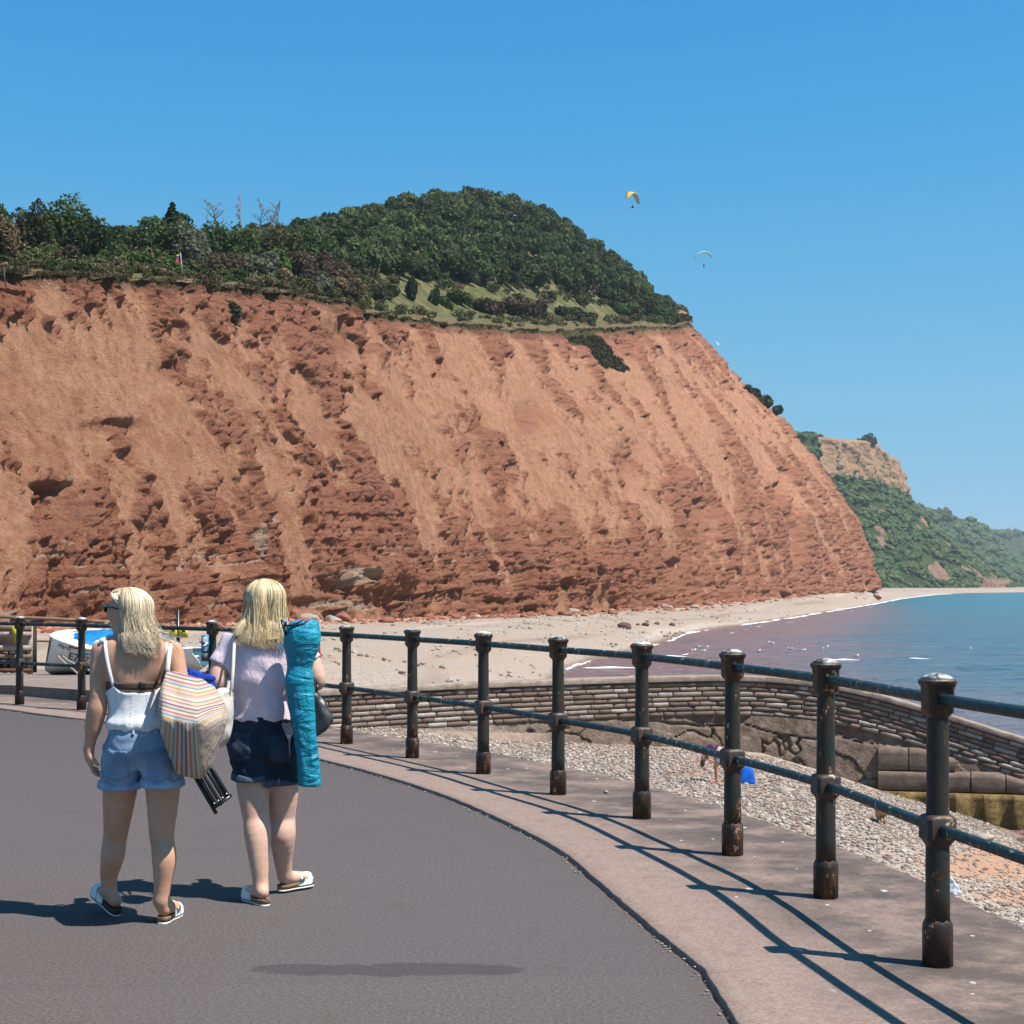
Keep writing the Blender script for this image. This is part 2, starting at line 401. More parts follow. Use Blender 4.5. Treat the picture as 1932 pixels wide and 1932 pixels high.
# beach behind the quay and under the cliffs
Zs = np.concatenate([np.linspace(40, 130, 120), np.linspace(131, 360, 160), np.linspace(363, 900, 130), np.linspace(910, 3200, 90)])
sx = np.interp(Zs, SH[:, 1], SH[:, 0])
ff = np.array([[-60, 40, -.6], [-52, 90, -.9], *FOOT[:-2], [214, 954, -.4], [250, 1127, -.4], [300, 1450, -.4], [342, 1728, -.4], [420, 1840, -.4], [497, 1952, -.4], [574, 2064, -.4], [655, 2192, -.4], [732, 2352, -.4], [1000, 2900, -.4], [1300, 3300, -.4]])
fxx = np.interp(Zs, ff[:, 1], ff[:, 0]); fzz = np.interp(Zs, ff[:, 1], ff[:, 2])
us = np.concatenate([[-1.2, -.55, -.2, -.07], np.linspace(0, 1, 60)**1.4, [1.12, 1.35]])
gx = sx[:, None]+(fxx-sx)[:, None]*us[None]; gy = np.broadcast_to(Zs[:, None], gx.shape)
d = (sx[:, None]-gx)
prof = np.where(d > 0, (1-np.exp(-np.maximum(d, 0)/8.0)), np.maximum(d, -12)*.14)
wd = np.maximum((sx-fxx), 6)[:, None]
rise = (1-np.exp(-wd/8.0)); tt = np.clip(d/wd, 0, 1.3)
hz = np.where(d > 0, SEA+(fzz[:, None]-SEA)*(.78*prof/rise+.22*tt), SEA+prof)
hz = hz+fbm(gx/9, gy/14, 0, 4, 21)*.22*sst(0, 6, d)+fbm(gx/60, gy/40, 0, 3, 22)*.3*sst(2, 15, d)
def shingle_mat(name):
    m = M_(name, .9, .2)
    v = m.n('TexVoronoi'); m.put(v.inputs['Vector'], m.pos); v.inputs['Scale'].default_value = 9
    c = m.ramp(v.outputs['Color'], [(0, (.21, .15, .115)), (.35, (.36, .28, .22)), (.6, (.46, .375, .30)), (1, (.56, .49, .41))])
    c = m.mix(m.rng(m.noise(.12, 5, .6), .42, .66, 0, .6), c, (.44, .31, .22))
    c = m.mix(m.rng(m.noise(3.0, 6, .75), .35, .7, 0, .45), c, (.30, .225, .17))
    c = m.mix(m.rng(m.noise(.5, 6, .7), .55, .75, 0, .5), c, (.50, .41, .32))
    # wet stones at the water's edge
    sz = m.n('SeparateXYZ'); m.put(sz.inputs[0], m.pos)
    wet = m.rng(m.math('ADD', sz.outputs[2], m.math('MULTIPLY', m.noise(.35, 3), .5)), SEA+.35, SEA+.75, .75, 0)
    c = m.mix(wet, c, (.17, .095, .07))
    bm_ = m.attr('berm')
    c = m.mix(m.rng(bm_, .25, .6, 0, .55), c, (.25, .175, .135)); c = m.mix(m.rng(bm_, -.2, -.6, 0, .5), c, (.56, .47, .385))
    # orange sand patches near the quay
    s = m.math('MULTIPLY', m.attr('sand'), 1.0)
    c = m.mix(s, c, m.ramp(m.noise(6, 6, .7), [(.3, (.40, .22, .13)), (.7, (.50, .30, .19))]))
    m.color(c); m.bump(v.outputs['Distance'], .8, .05); return m.m
MAT_SHINGLE = shingle_mat('shingle')
Vb = np.stack([gx, gy, hz], -1)
tag(link('beach', mesh('beach', Vb.reshape(-1, 3), grid_faces(len(Zs), len(us))[:, ::-1], MAT_SHINGLE, {'sand': np.zeros(gx.size), 'berm': np.clip(fbm(d/5.5+.6*fbm(gx/30, gy/45, 0, 3, 24), gy/160, 0, 4, 23)*1.3, -1, 1)}, True)), kind='structure')
# the cove between promenade and quay
def cove_h(x, y):
    h = -3.6-.09*x-.2*np.maximum(x-9, 0)+.3*sst(1, -5, x)
    return h+fbm(x/5, y/5, 0, 4, 31)*.12
cx, cy = np.meshgrid(np.linspace(-7, 24, 220), np.linspace(6, 62, 260))
cz = cove_h(cx, cy)
cpx, cpy = proj(np.stack([cx, cy, cz], -1))
sand = np.maximum(sst(.9, .45, np.hypot((cpx-1880)/190, (cpy-1628)/45)+fbm(cx*.9, cy*.35, 0, 4, 32)*.8),
                  np.maximum(sst(.9, .4, np.hypot((cpx-1360)/130, (cpy-1445)/26)+fbm(cx*.9, cy*.4, 0, 4, 33)*.5), .9*sst(.9, .5, np.hypot((cpx-1930)/120, (cpy-1690)/22)+fbm(cx, cy*.4, 0, 4, 34)*.7)))
o = link('cove_beach', mesh('cove_beach', np.stack([cx, cy, cz], -1).reshape(-1, 3), grid_faces(*cx.shape), MAT_SHINGLE, {'sand': sand.ravel(), 'berm': np.zeros(cx.size)}, True)); tag(o, kind='structure')
n = 62000
qx = rng.uniform(-5, 16.5, n); qy = 9+47*rng.random(n)**.75
q = np.stack([qx, qy, cove_h(qx, qy)], -1); ppx, ppy = proj(q)
ss = np.exp(-(((ppx-1880)/200)**2+((ppy-1630)/50)**2))
ekeep = (ppx > 600) & (ppx < 1990) & (rng.random(n) > ss*.85)
q = q[ekeep]; V, F, t = scatter(q+[0, 0, .01], .022+.075*rng.random(len(q))**3, OCT, .55)
tag(link('shingle_stones', mesh('shingle_stones', V, F, MAT_PEB, {'tint': t}, True)), 'loose pale shingle covering the cove below the promenade', 'shingle', kind='stuff')

# sea
def sea_mat():
    m = M_('sea_water', .22, .5); m.b.inputs['IOR'].default_value = 1.33
    r = m.attr('red')
    n1 = m.noise(1, 4, .6, m.mapv((.012, .05, 1)))
    rr = m.rng(m.math('ADD', r, m.math('MULTIPLY', m.math('SUBTRACT', n1, .5), .8)), .15, 1.1)
    deep = m.mix(m.attr('far'), (.058, .140, .190), (.020, .165, .215))
    c = m.mix(rr, deep, (.270, .155, .150)); c = m.mix(m.rng(m.noise(1, 5, .7, m.mapv((.06, .30, 1))), .50, .68, 0, .5), c, (.055, .10, .125)); c = m.mix(m.rng(m.noise(1, 5, .7, m.mapv((.035, .16, 1), (3, 1, 0))), .52, .68, 0, .45), c, (.16, .20, .225)); c = m.mix(m.rng(m.noise(1, 4, .65, m.mapv((.22, .75, 1))), .48, .62, 0, .55), c, (.10, .15, .17)); c = m.mix(m.rng(m.noise(1, 4, .65, m.mapv((.2, .7, 1), (5, 9, 0))), .55, .7, 0, .45), c, (.13, .085, .06))  # stretched streaks: light and dark of ripples painted into the water's base colour
    m.color(c)
    w1 = m.noise(1, 5, .62, m.mapv((.55, 1.3, 1), rot=(0, 0, .25)), .6); w2 = m.noise(1, 4, .6, m.mapv((.10, .32, 1), rot=(0, 0, .2)))
    w3 = m.noise(1, 3, .6, m.mapv((2.6, 5.5, 1)))
    h = m.math('ADD', m.math('ADD', w1, m.math('MULTIPLY', w2, 2.2)), m.math('MULTIPLY', w3, .22))
    m.bump(h, 1.0, .9); return m.m
Yr = np.concatenate([np.linspace(28, 260, 240), 260*np.geomspace(1, 34, 150)[1:]])
Xr = np.concatenate([-np.geomspace(5800, 2, 40), np.linspace(-1.5, 130, 180), np.geomspace(135, 8900, 70)])
X, Y = np.meshgrid(Xr, Yr)
shx = np.interp(Y, SH[:, 1], SH[:, 0]); dd = X-shx
Z = SEA+.06*np.sin(Y*.42+X*.1+fbm(X/30, Y/30, 0, 2, 41)*3)*sst(900, 200, Y)
Z += (.18*noise(X/4.2, Y/1.9, 0, 43)+.10*noise(X/1.9, Y/1.1, 0, 44)+.22*noise(X/11, Y/4.5, 0, 45))*sst(420, 200, Y)
brk = np.zeros(X.shape)
for (bx, by, L) in ((1660, 1246, 9.0), (1860, 1262, 5.0)):
    c = G(bx, by, SEA); Z += .30*np.exp(-((X-c[0])/L)**2-((Y-c[1]-.02*(X-c[0])**2*.1)/1.3)**2)
red = sst(48, 2, dd)*sst(1100, 380, Y)+.30*sst(95, 30, dd)*sst(700, 200, Y)
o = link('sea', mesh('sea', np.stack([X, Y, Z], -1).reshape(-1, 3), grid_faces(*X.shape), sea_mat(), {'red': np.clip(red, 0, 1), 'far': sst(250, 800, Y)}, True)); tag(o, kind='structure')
# surf: a broken white ribbon along the shore plus two small breakers
def foam_mat():
    m = M_('surf_foam', .9, .2); m.color(m.ramp(m.noise(2.5, 5, .7), [(.3, (.60, .57, .55)), (.6, (.82, .82, .82))])).bump(m.noise(4, 4, .7), 1, .15); return m.m
MAT_FOAM = foam_mat()
Y = np.concatenate([np.linspace(122, 400, 420), np.linspace(401, 1700, 420)])
x0 = np.interp(Y, SH[:, 1], SH[:, 0]); x0 = x0+fbm(Y/22, .5, 0, 4, 51)*1.8
w = np.maximum(fbm(Y/13, 3.5, 0, 5, 52)*1.7+.25+.0006*Y, 0)*sst(118, 170, Y)
w = np.where(Y > 300, np.maximum(w, .12), w)*(.8+Y/700)
rows = [np.stack([x0+k*w*.5+fbm(Y/3, k, 0, 2, 53)*.25*w, Y, np.full(len(Y), SEA+.05+(.16 if abs(k) < .6 else 0)*np.minimum(w, 1))], -1) for k in (-1, -.4, .3, 1)]
rows2 = [np.stack([x0+7+fbm(Y/14, 9.5, 0, 3, 54)*2+k*np.maximum(fbm(Y/9, 13.1, 0, 3, 55)*1.6-.25, 0)*.5, Y, np.full(len(Y), SEA+.12)], -1) for k in (-1, 0, 1)]
mb = MB(); mb.add(np.concatenate(rows), grid_faces(4, len(Y))); mb.add(np.concatenate(rows2), grid_faces(3, len(Y)))
for (px, py, L) in ((1725, 1245, 1.6), (1592, 1247, 1.3), (1330, 1185, 2), (1152, 1262, 2.4), (1228, 1241, 2.2), (1262, 1240, 1.8)):
    c = G(px, py, SEA); th = np.linspace(0, 6.283, 26)[:-1]; rr = 1+fbm(np.cos(th)*2+px, np.sin(th)*2, 0, 3, 5)*.6
    ring = np.stack([c[0]+L*1.2*rr*np.cos(th), c[1]+L*.32*rr*np.sin(th), np.full(25, SEA+.1)], -1)
    mb.add(np.concatenate([ring, [[c[0], c[1], SEA+.26]]]), [[i, (i+1) % 25, 25] for i in range(25)])
o = mb.build('surf', MAT_FOAM); tag(o, 'white surf breaking along the shingle beach', 'surf', kind='stuff')
# ------------------------------------------------------------------ the red cliff
NU, NV = 1150, 400
_t = np.linspace(0, 11.9, 4000)
_f = crom(CS, CP[:, 0], _t); _px = proj(_f)[0]
_w = np.concatenate([[0], np.cumsum(np.hypot(np.abs(np.diff(_px)), 25*np.diff(_t)))]); S_ = np.interp(np.linspace(0, _w[-1], NU), _w, _t)
foot = crom(CS, CP[:, 0], S_); top = crom(CS, CP[:, 1], S_); foot[:, 2] -= 1.0
al = np.concatenate([[0], np.cumsum(np.linalg.norm(np.diff(foot[:, :2], axis=0), axis=1))])
vv = np.linspace(0, 1, NV)
Lp = np.interp(vv, [0, .12, .28, .43, .62, .75, .89, 1], [0, .045, .13, .29, .51, .70, .87, 1.0])
B = foot[None]*(1-Lp)[:, None, None]+top[None]*Lp[:, None, None]
B[..., 2] = foot[None, :, 2]*(1-vv)[:, None]+top[None, :, 2]*vv[:, None]
bpx, bqy = proj(B)
A = np.broadcast_to(al[None], B.shape[:2]); H = B[..., 2]; Vv = np.broadcast_to(vv[:, None], A.shape)
tan = np.gradient(foot[:, :2], axis=0); tan /= np.linalg.norm(tan, axis=1)[:, None]
nrm = np.stack([tan[:, 1], -tan[:, 0], 0*tan[:, 0]], -1)           # out to sea
wa = A+6.5*fbm(A/26, H/24, 0, 4, 61)
wh = H-.03*A
big = fbm(A/38, H/80, 0, 3, 63)
sc_ = np.clip(.75+B[..., 1]*.0011, .8, 1.5)                      # the far, taller stretch is carved more coarsely
ca, chh_ = wa/sc_, H/sc_
low = sst(.62, .04, Vv+.12*fbm(A/22, H/22, 0, 3, 86))
# ribs of standing rock between chutes of loose sand, both running down the fall line and breaking off at ledges
n_a = noise(ca/14, chh_/52, 0, 62); n_b = noise(ca/4.6+5, chh_/17, 0, 64); n_c = fbm(ca/14, chh_/16, 0, 5, 65); zone = sst(-.25, .35, fbm(ca/24, chh_/24, 0, 3, 94)+.35*low)
ragged = fbm(ca/1.7, chh_/2.4, 0, 4, 90)
ribf = .75*n_a+.48*n_b+1.0*n_c+.50*ragged+.55*low-.02+.55*sst(.80, .97, Vv)*sst(-.3, .3, noise(ca/9, 3.3, 0, 95))
rock = sst(.08, .42, ribf)
D = 3.2*big+1.8*np.abs(n_a)*np.sign(n_a)+1.15*n_b+1.35*rock*sst(.05, .6, ribf)
# chutes: fine parallel rills in the sand
rill = noise(ca/1.15, chh_/17, 0, 72)+.6*noise(ca/.52, chh_/8, 0, 83)
D += (1-rock)*(.52*rill+.30*fbm(ca/1.1, chh_/1.8, 0, 4, 73))
# bedding: each layer stands forward or back along its whole length
lw = wh+.5*fbm(A/14, H/8, 0, 3, 66); lt = 1.25
lay = np.floor(lw/lt); fr = lw/lt-lay
lr = noise(lay*3.7+.5, A/26, 0, 67)+.5*noise(lay*7.1+.2, A/6, 0, 91)
ledge = lr*sst(0, .12, fr)*sst(1, .90, fr)
f1, f2, cid = cells(ca/1.9+.4*ragged, wh/(1.25*sc_)+.3*ragged, 68)
vf = (1-np.abs(noise(ca/2.8, chh_/20, 0, 87)))**4
jag = (1-np.abs(noise(ca/1.5, chh_/2.6, 0, 71)))**2+.5*(1-np.abs(noise(ca/.7, chh_/1.1, 0, 92)))**2
D += rock*((.35+.9*low)*ledge*sst(620, 260, B[..., 1])+.50*(cid-.5)+1.35*(jag-.75)-1.1*vf*(.35+low))
pit = sst(.30, .62, fbm(ca/2.6, chh_/6.5, 0, 4, 74)+.15*rock)*(.3+.7*zone); D -= 1.7*pit
pit2 = sst(.32, .60, fbm(ca/.95, chh_/2.2, 0, 3, 88))*sst(-.3, .25, n_c+.3*low)*(.4+.6*zone); D -= 1.25*pit2
rock = np.maximum(rock, .8*pit); rock = np.maximum(rock, .55*pit2)
wob = fbm(A/3, H/3, 0, 2, 75)
# notches, caves and buttresses that can be made out one by one: px, py, rx, ry, depth
for (fx, fy, rx, ry, dp) in ((112, 952, 34, 40, -6.0), (112, 915, 46, 9, -1.8), (86, 915, 6, 24, -1), (262, 838, 22, 40, -2.6), (330, 700, 32, 22, -1.6), (545, 745, 9, 38, -1.5), (645, 645, 45, 42, -2.6), (693, 665, 7, 70, -3.0),
                             (905, 800, 20, 26, -2.2), (1000, 790, 30, 40, -1.6), (1480, 925, 13, 42, -9), (1500, 1010, 12, 70, -7), (1190, 885, 26, 45, -3.5), (1330, 985, 30, 60, -3.5), (640, 1112, 28, 16, -2.4), (150, 1130, 30, 34, 1.8), (330, 1125, 18, 34, 1.8),
                             (425, 1030, 16, 20, -1.6), (1120, 1090, 60, 40, 2.0), (1015, 1070, 70, 50, 2.0), (40, 1060, 50, 70, 1.4), (720, 1090, 50, 34, 2.4),
                             (450, 1110, 40, 44, 2.0), (230, 800, 46, 12, -1.6), (415, 590, 5, 55, -1.2), (1165, 660, 30, 40, -3), (205, 1080, 8, 40, -1.2), (590, 1140, 50, 12, -1.5), (960, 930, 16, 50, -2), (1250, 1040, 14, 40, -3), (1400, 1060, 10, 26, -4), (1270, 1075, 12, 16, -4)):
    e = ((bpx-fx)/rx)**2+((bqy-fy)/ry)**2
    D += dp*np.exp(-np.maximum(e+.5*wob, 0)**1.5)*(.8 if dp < 0 else 1)
    rock = np.maximum(rock, .8*np.exp(-e*.7) if dp < 0 else 0)
# talus fans at the foot
D += 2.2*sst(.10, 0, Vv)*np.maximum(fbm(A/16, 5.5, 0, 3, 76)+.2, 0)
# crumbling top: bites out of the rim
bite = sst(.05, .5, fbm(A/4.5, 2.2, 0, 3, 77))
und = sst(-.1, .45, fbm(A/6, 7.7, 0, 3, 93))
D -= sst(.90, 1.0, Vv)*1.8*bite+(sst(.94, .98, Vv)*1.1-sst(.985, 1, Vv)*1.1)*und
D *= np.clip(.72+.0008*B[..., 1], 0, 1.4)
C = B+nrm[None]*D[..., None]
C[..., 2] += .25*D*(1-sst(.9, 1, Vv))+sst(.9, 1, Vv)*(.5*fbm(A/5, 1.1, 0, 3, 78)-.4*bite)
lip = C[-1].copy()-nrm*2.5; lip[:, 2] -= .3; lip2 = lip-nrm*4; lip2[:, 2] -= 2.5
C = np.concatenate([C, lip[None], lip2[None]])
white = sst(.12, .35, noise(A/11, lay*2.7, 0, 79)+.25*noise(A/2, H, 0, 80))*sst(.66, .76, fr)*sst(.36, .20, Vv)*sst(400, 250, B[..., 1])*.9
white = np.maximum(white, sst(.55, .8, fbm(A/5, H/4, 0, 3, 81)+.35*(low-.6))*rock*sst(.45, .25, Vv)*.7)
for (fx, fy, rx, ry) in ((78, 935, 9, 30), (140, 905, 7, 12), (345, 1060, 9, 26), (470, 1030, 10, 40), (500, 980, 8, 14), (660, 1088, 40, 14), (640, 1140, 60, 10)):
    white = np.maximum(white, .9*np.exp(-(((bpx-fx)/rx)**2+((bqy-fy)/ry)**2)**2))
soil = sst(.955, .975, Vv)*.8
veg = .55*sst(.965, .995, Vv+.012*fbm(A/6, 0.5, 0, 3, 82))
veg = np.maximum(veg, sst(1.1, .7, np.hypot((bpx-(1085+(bqy-625)*1.25))/40, (bqy-655)/50)+.3*fbm(A/6, H/6, 0, 3, 84)))
veg = np.maximum(veg, .75*sst(1.1, .5, np.hypot((bpx-415-(bqy-545)*.28)/6, (bqy-590)/48)))
veg = np.maximum(veg, .62*sst(.25, .6, fbm(A/1.6, H/1.6, 0, 3, 85))*sst(1.2, .4, np.hypot((bpx-285)/55, (bqy-972)/26)))
pad = lambda a, f: np.concatenate([a, np.full((2, NU), f)]).ravel()
def cliff_mat():
    m = M_('red_cliff', .95, .1)
    rk = m.attr('rock'); n1 = m.noise(.8, 6, .7); n2 = m.noise(4.0, 5, .75); st = m.noise(1, 5, .7, m.mapv((1.1, .45, .10), rot=(0, 0, .3)))
    sand = m.ramp(n1, [(.28, (.40, .185, .103)), (.5, (.53, .262, .152)), (.72, (.62, .335, .208))])
    sand = m.mix(m.rng(st, .47, .66, 0, .75), sand, (.64, .345, .210))
    sand = m.mix(m.rng(st, .46, .30, 0, .65), sand, (.33, .145, .085))
    sand = m.mix(m.rng(n2, .58, .72, 0, .6), sand, (.27, .115, .070))
    sand = m.mix(m.rng(m.noise(.13, 5, .65), .48, .68, 0, .6), sand, (.40, .165, .088))
    lay = m.noise(1, 4, .65, m.mapv((.05, .05, 1.7)))
    red = m.ramp(n2, [(.25, (.19, .072, .044)), (.48, (.39, .160, .092)), (.75, (.52, .248, .150))])
    red = m.mix(m.rng(lay, .52, .64, 0, .55), red, (.46, .225, .145))
    red = m.mix(m.rng(lay, .46, .34, 0, .5), red, (.21, .075, .052))
    red = m.mix(m.rng(m.noise(.33, 5, .7), .52, .70, 0, .6), red, (.30, .165, .120))
    c = m.mix(m.rng(m.math('ADD', rk, m.math('MULTIPLY', m.math('SUBTRACT', n2, .5), 2.2)), .20, .85), sand, red)
    c = m.mix(m.rng(m.math('ADD', m.attr('white'), m.math('MULTIPLY', m.math('SUBTRACT', n2, .5), .6)), .35, .6, 0, .85), c, m.ramp(n2, [(.3, (.42, .26, .175)), (.7, (.62, .46, .345))]))
    c = m.mix(m.math('MULTIPLY', m.attr('soil'), m.rng(n2, .35, .6)), c, (.15, .070, .042))
    vg = m.ramp(m.noise(2.2, 5, .7), [(.3, (.055, .05, .025)), (.55, (.085, .085, .032)), (.75, (.20, .155, .075))])
    c = m.mix(m.rng(m.math('ADD', m.attr('veg'), m.math('MULTIPLY', m.math('SUBTRACT', n2, .5), .5)), .3, .6), c, vg)
    m.color(c)
    m.bump(m.math('ADD', m.math('ADD', n2, m.math('MULTIPLY', n1, 1.3)), m.math('MULTIPLY', st, .5)), 1.0, .6)
    return m.m
MAT_CLIFF = cliff_mat()
tag(link('cliff', mesh('cliff', C.reshape(-1, 3), grid_faces(NV+2, NU), MAT_CLIFF, {'rock': pad(rock, 0), 'white': pad(white, 0), 'soil': pad(soil, .4), 'veg': pad(veg, 1)}, True)), kind='structure')
CLIFF_TOP = C[NV-1]
# fallen blocks at the cliff foot, countable ones as boulders
def boulder_mesh(seed, mat, sub=2):
    V, F = ICO2; r = np.random.default_rng(seed)
    W = V*(1+.35*fbm(V[:, 0]*1.1+seed, V[:, 1]*1.1, V[:, 2]*1.1, 3, seed))[:, None]
    for k in range(5):
        nn = r.standard_normal(3); nn /= np.linalg.norm(nn); dcut = .62+.25*r.random(); e = W@nn-dcut; W = W-np.maximum(e, 0)[:, None]*nn*.9
    return mesh('boulder', W*np.array([1, .8, .62]), F, mat, None, False)
def boulder_mat(name, a, b):
    m = M_(name, .9, .15); m.color(m.ramp(m.noise(2.2, 6, .7), [(.3, a), (.7, b)])).bump(m.noise(6, 5, .7), .8, .08); return m.m
MAT_BOULDER = boulder_mat('red_boulder', (.20, .07, .045), (.40, .19, .12)); MAT_BOULDER2 = boulder_mat('dark_boulder', (.10, .055, .045), (.20, .125, .10)); MAT_BOULDER3 = boulder_mat('pale_boulder', (.34, .25, .19), (.52, .43, .35))
BM = {k: [boulder_mesh(s+i*7, mt) for s in (1, 2, 3)] for i, (k, mt) in enumerate((('red', MAT_BOULDER), ('dark', MAT_BOULDER2), ('pale', MAT_BOULDER3)))}
def beach_z(x, y):
    i = int(np.clip(np.searchsorted(Zs, y)-1, 0, len(Zs)-2)); t = (y-Zs[i])/(Zs[i+1]-Zs[i])
    za = np.interp(x, gx[i][::-1], hz[i][::-1]); zb = np.interp(x, gx[i+1][::-1], hz[i+1][::-1]); return za*(1-t)+zb*t
def on_beach(px, py):
    Y = 60.0
    for k in range(60):                      # march the sight line to the beach surface
        p = P(px, py, Y)
        Yn = Y*1.03
        q = P(px, py, Yn)
        if q[2] < beach_z(q[0], q[1])+.02:
            for _ in range(20):
                mid = (Y+Yn)/2; qm = P(px, py, mid)
                if qm[2] < beach_z(qm[0], qm[1])+.02: Yn = mid
                else: Y = mid
            q = P(px, py, Y); return np.array([q[0], q[1], beach_z(q[0], q[1])])
        Y = Yn
    return P(px, py, Y)
bl = [(1178, 1181, 14, 'dark', 'largest dark boulder lying alone on the pale shingle'), (1203, 1178, 5, 'dark', 'small dark boulder just beside the largest one on the shingle'), (1218, 1178, 8, 'dark', 'flat dark boulder on the shingle between smaller ones'),
      (1239, 1176, 6, 'dark', 'low dark boulder on the shingle beside the tall dark one'), (1268, 1178, 7, 'dark', 'tall dark boulder standing on the shingle nearest the sea'), (1222, 1172, 4, 'red', 'small red boulder on the shingle behind the flat dark one')]
for i, (x, y, w, k, lab) in enumerate(bl):
    c = on_beach(x, y+w*.35); o = link('boulder', BM[k][i % 3], loc=c+[0, 0, .25*w*c[1]/FPX]); s = w*c[1]/FPX
    o.scale = (s, s, s); o.rotation_euler = (0, 0, i*1.3); tag(o, lab, 'boulder')
r2 = np.random.default_rng(5)
k = 0
for x in np.linspace(640, 1635, 46):
    ti = np.argmin(np.abs(bpx[2]-x)); c = C[6, ti]+nrm[ti]*r2.uniform(.5, 4.5)*(1+c[1]*.002); c[2] = beach_z(c[0], c[1])
    s = r2.uniform(.25, 1.0)**1.5*(.8+c[1]*.0022); kind = 'red' if r2.random() < .75 else 'pale'
    o = link('boulder', BM[kind][k % 3], loc=c+[0, 0, .2*s]); o.scale = (s*1.2, s*1.2, s); o.rotation_euler = (r2.uniform(-.3, .3), 0, r2.uniform(0, 6)); k += 1
    tag(o, 'fallen %s rock lying on shingle at the foot of the red cliff' % ('red' if kind == 'red' else 'pale'), 'boulder', 'fallen %s rocks along the cliff foot' % kind)
for (x, y, w, kind) in ((560, 1150, 20, 'pale'), (572, 1163, 14, 'pale'), (600, 1150, 16, 'pale'), (618, 1160, 22, 'red'), (548, 1165, 10, 'red'), (1460, 1120, 16, 'red'), (850, 1160, 8, 'pale'), (1235, 1137, 10, 'pale')):
    ti = np.argmin(np.abs(bpx[2]-x)); c = C[8, ti]+nrm[ti]*2.0; c[2] = max(beach_z(c[0], c[1]), c[2]-1); s = w*c[1]/FPX
    o = link('boulder', BM[kind][k % 3], loc=c+[0, 0, .3*s]); o.scale = (s*1.1, s, s*.9); o.rotation_euler = (.2, .1, k*1.7); k += 1
    tag(o, 'broad angular %s slab of rock heaped against the red cliff' % kind, 'boulder', 'broad %s slabs against the cliff' % kind)
# loose stones and cobbles scattered over the far beach
m_ = 9000; iy = r2.integers(60, 300, m_); ux = r2.uniform(.02, .95, m_); ix_ = np.interp(ux, us, np.arange(len(us))).astype(int); c = np.stack([gx[iy, ix_]+r2.normal(0, .6, m_), gy[iy, ix_]+r2.normal(0, .8, m_), hz[iy, ix_]], -1)
cl = fbm(c[:, 0]/7, c[:, 1]/16, 0, 3, 25) > .12; c = c[cl]; V, F, t = scatter(c+[0, 0, .02], .06+.22*r2.random(len(c))**3, ICO0, .6, r2)
tag(link('beach_stones', mesh('beach_stones', V, F, MAT_PEB, {'tint': t}, True)), 'loose cobbles scattered over the shingle bank below the cliff', 'cobbles', kind='stuff')
# red crag standing above the scrub where the rim ends
cg = P(1277, 612, 868); V, F = ICO2
Vc, Fc = ICO2; bm = bmesh.new(); bmesh.ops.create_icosphere(bm, subdivisions=5, radius=1); Vc = np.array([v.co for v in bm.verts]); Fc = np.array([[v.index for v in f.verts] for f in bm.faces]); bm.free()
Vc = np.sign(Vc)*np.abs(Vc)**.72*np.array([8.0, 9.0, 8.2]); Vc = Vc*(1+.12*fbm(Vc[:, 0]/5, Vc[:, 1]/5, Vc[:, 2]/3, 4, 5))[:, None]+np.outer(Vc[:, 2]*-.30, [1, 0, 0]); z0 = np.zeros(len(Vc))
o = link('rock_crag', mesh('rock_crag', Vc, Fc, MAT_CLIFF, {'rock': z0+.35, 'white': z0, 'soil': sst(6.5, 8, Vc[:, 2]), 'veg': z0}, True), loc=cg); tag(o, 'flat topped red crag standing above dark scrub at the headland rim', 'crag')
# rubble too small to count
m_ = 5000; ti = r2.integers(60, NU-120, m_); c = C[4, ti]+nrm[ti]*(r2.exponential(1.0, m_)*(2.0+1.5*sst(.2, .9, fbm(ti*.02, .3, 0, 2, 8))))[:, None]
c[:, 2] = [beach_z(a, b) for a, b in c[:, :2]]
V, F, t = scatter(c, (.10+.35*r2.random(m_)**3)*(1+c[:, 1]*.0015), ICO0, .7, r2)
mm = M_('rubble', .95, .1); mm.color(mm.ramp(mm.attr('tint'), [(0, (.22, .075, .045)), (.6, (.40, .17, .10)), (1, (.50, .34, .25))]))
tag(link('rubble', mesh('rubble', V, F, mm.m, {'tint': t})), 'red rubble strewn along the foot of the cliff', 'rubble', kind='stuff')

# ------------------------------------------------------------------ land behind the rim, wooded hill
NL = 240
Sl = np.linspace(0, 12, 420)
ct = crom(S_, CLIFF_TOP, np.clip(Sl, S_[0], S_[-1])); inl = crom(CS, CP[:, 2], Sl); rid = crom(CS, CP[:, 3], Sl)
tl = np.linspace(0, 1, NL)
TN = np.stack([np.interp(Sl, S_, nrm[:, k]) for k in range(3)], -1)
def land_pt(i, t):
    pass
pts = []
back = rid+(rid-inl)*.6; back[:, 2] = rid[:, 2]-25
for t in tl:
    if t < .12: u = t/.12; p = (ct+TN*.25)*(1-u)+inl*u; p[:, 2] = ct[:, 2]*(1-u)+inl[:, 2]*u-.05+.30*min(u*6, 1)
    elif t < .8:
        u = (t-.12)/.68; p = inl*(1-u)+rid*u
        p[:, 2] = inl[:, 2]+(rid[:, 2]-inl[:, 2])*(u*.55+.45*math.sin(u*math.pi/2))
        p[:, 2] += .25
    else: u = (t-.8)/.2; p = rid*(1-u)+back*u; p[:, 2] = rid[:, 2]-(25)*u*u+.25
    pts.append(p)
L = np.array(pts); L[..., 2] += fbm(L[..., 0]/25, L[..., 1]/25, 0, 4, 91)*1.3*sst(0, .12, tl)[:, None]+fbm(L[..., 0]/4, L[..., 1]/4, 0, 3, 92)*.25
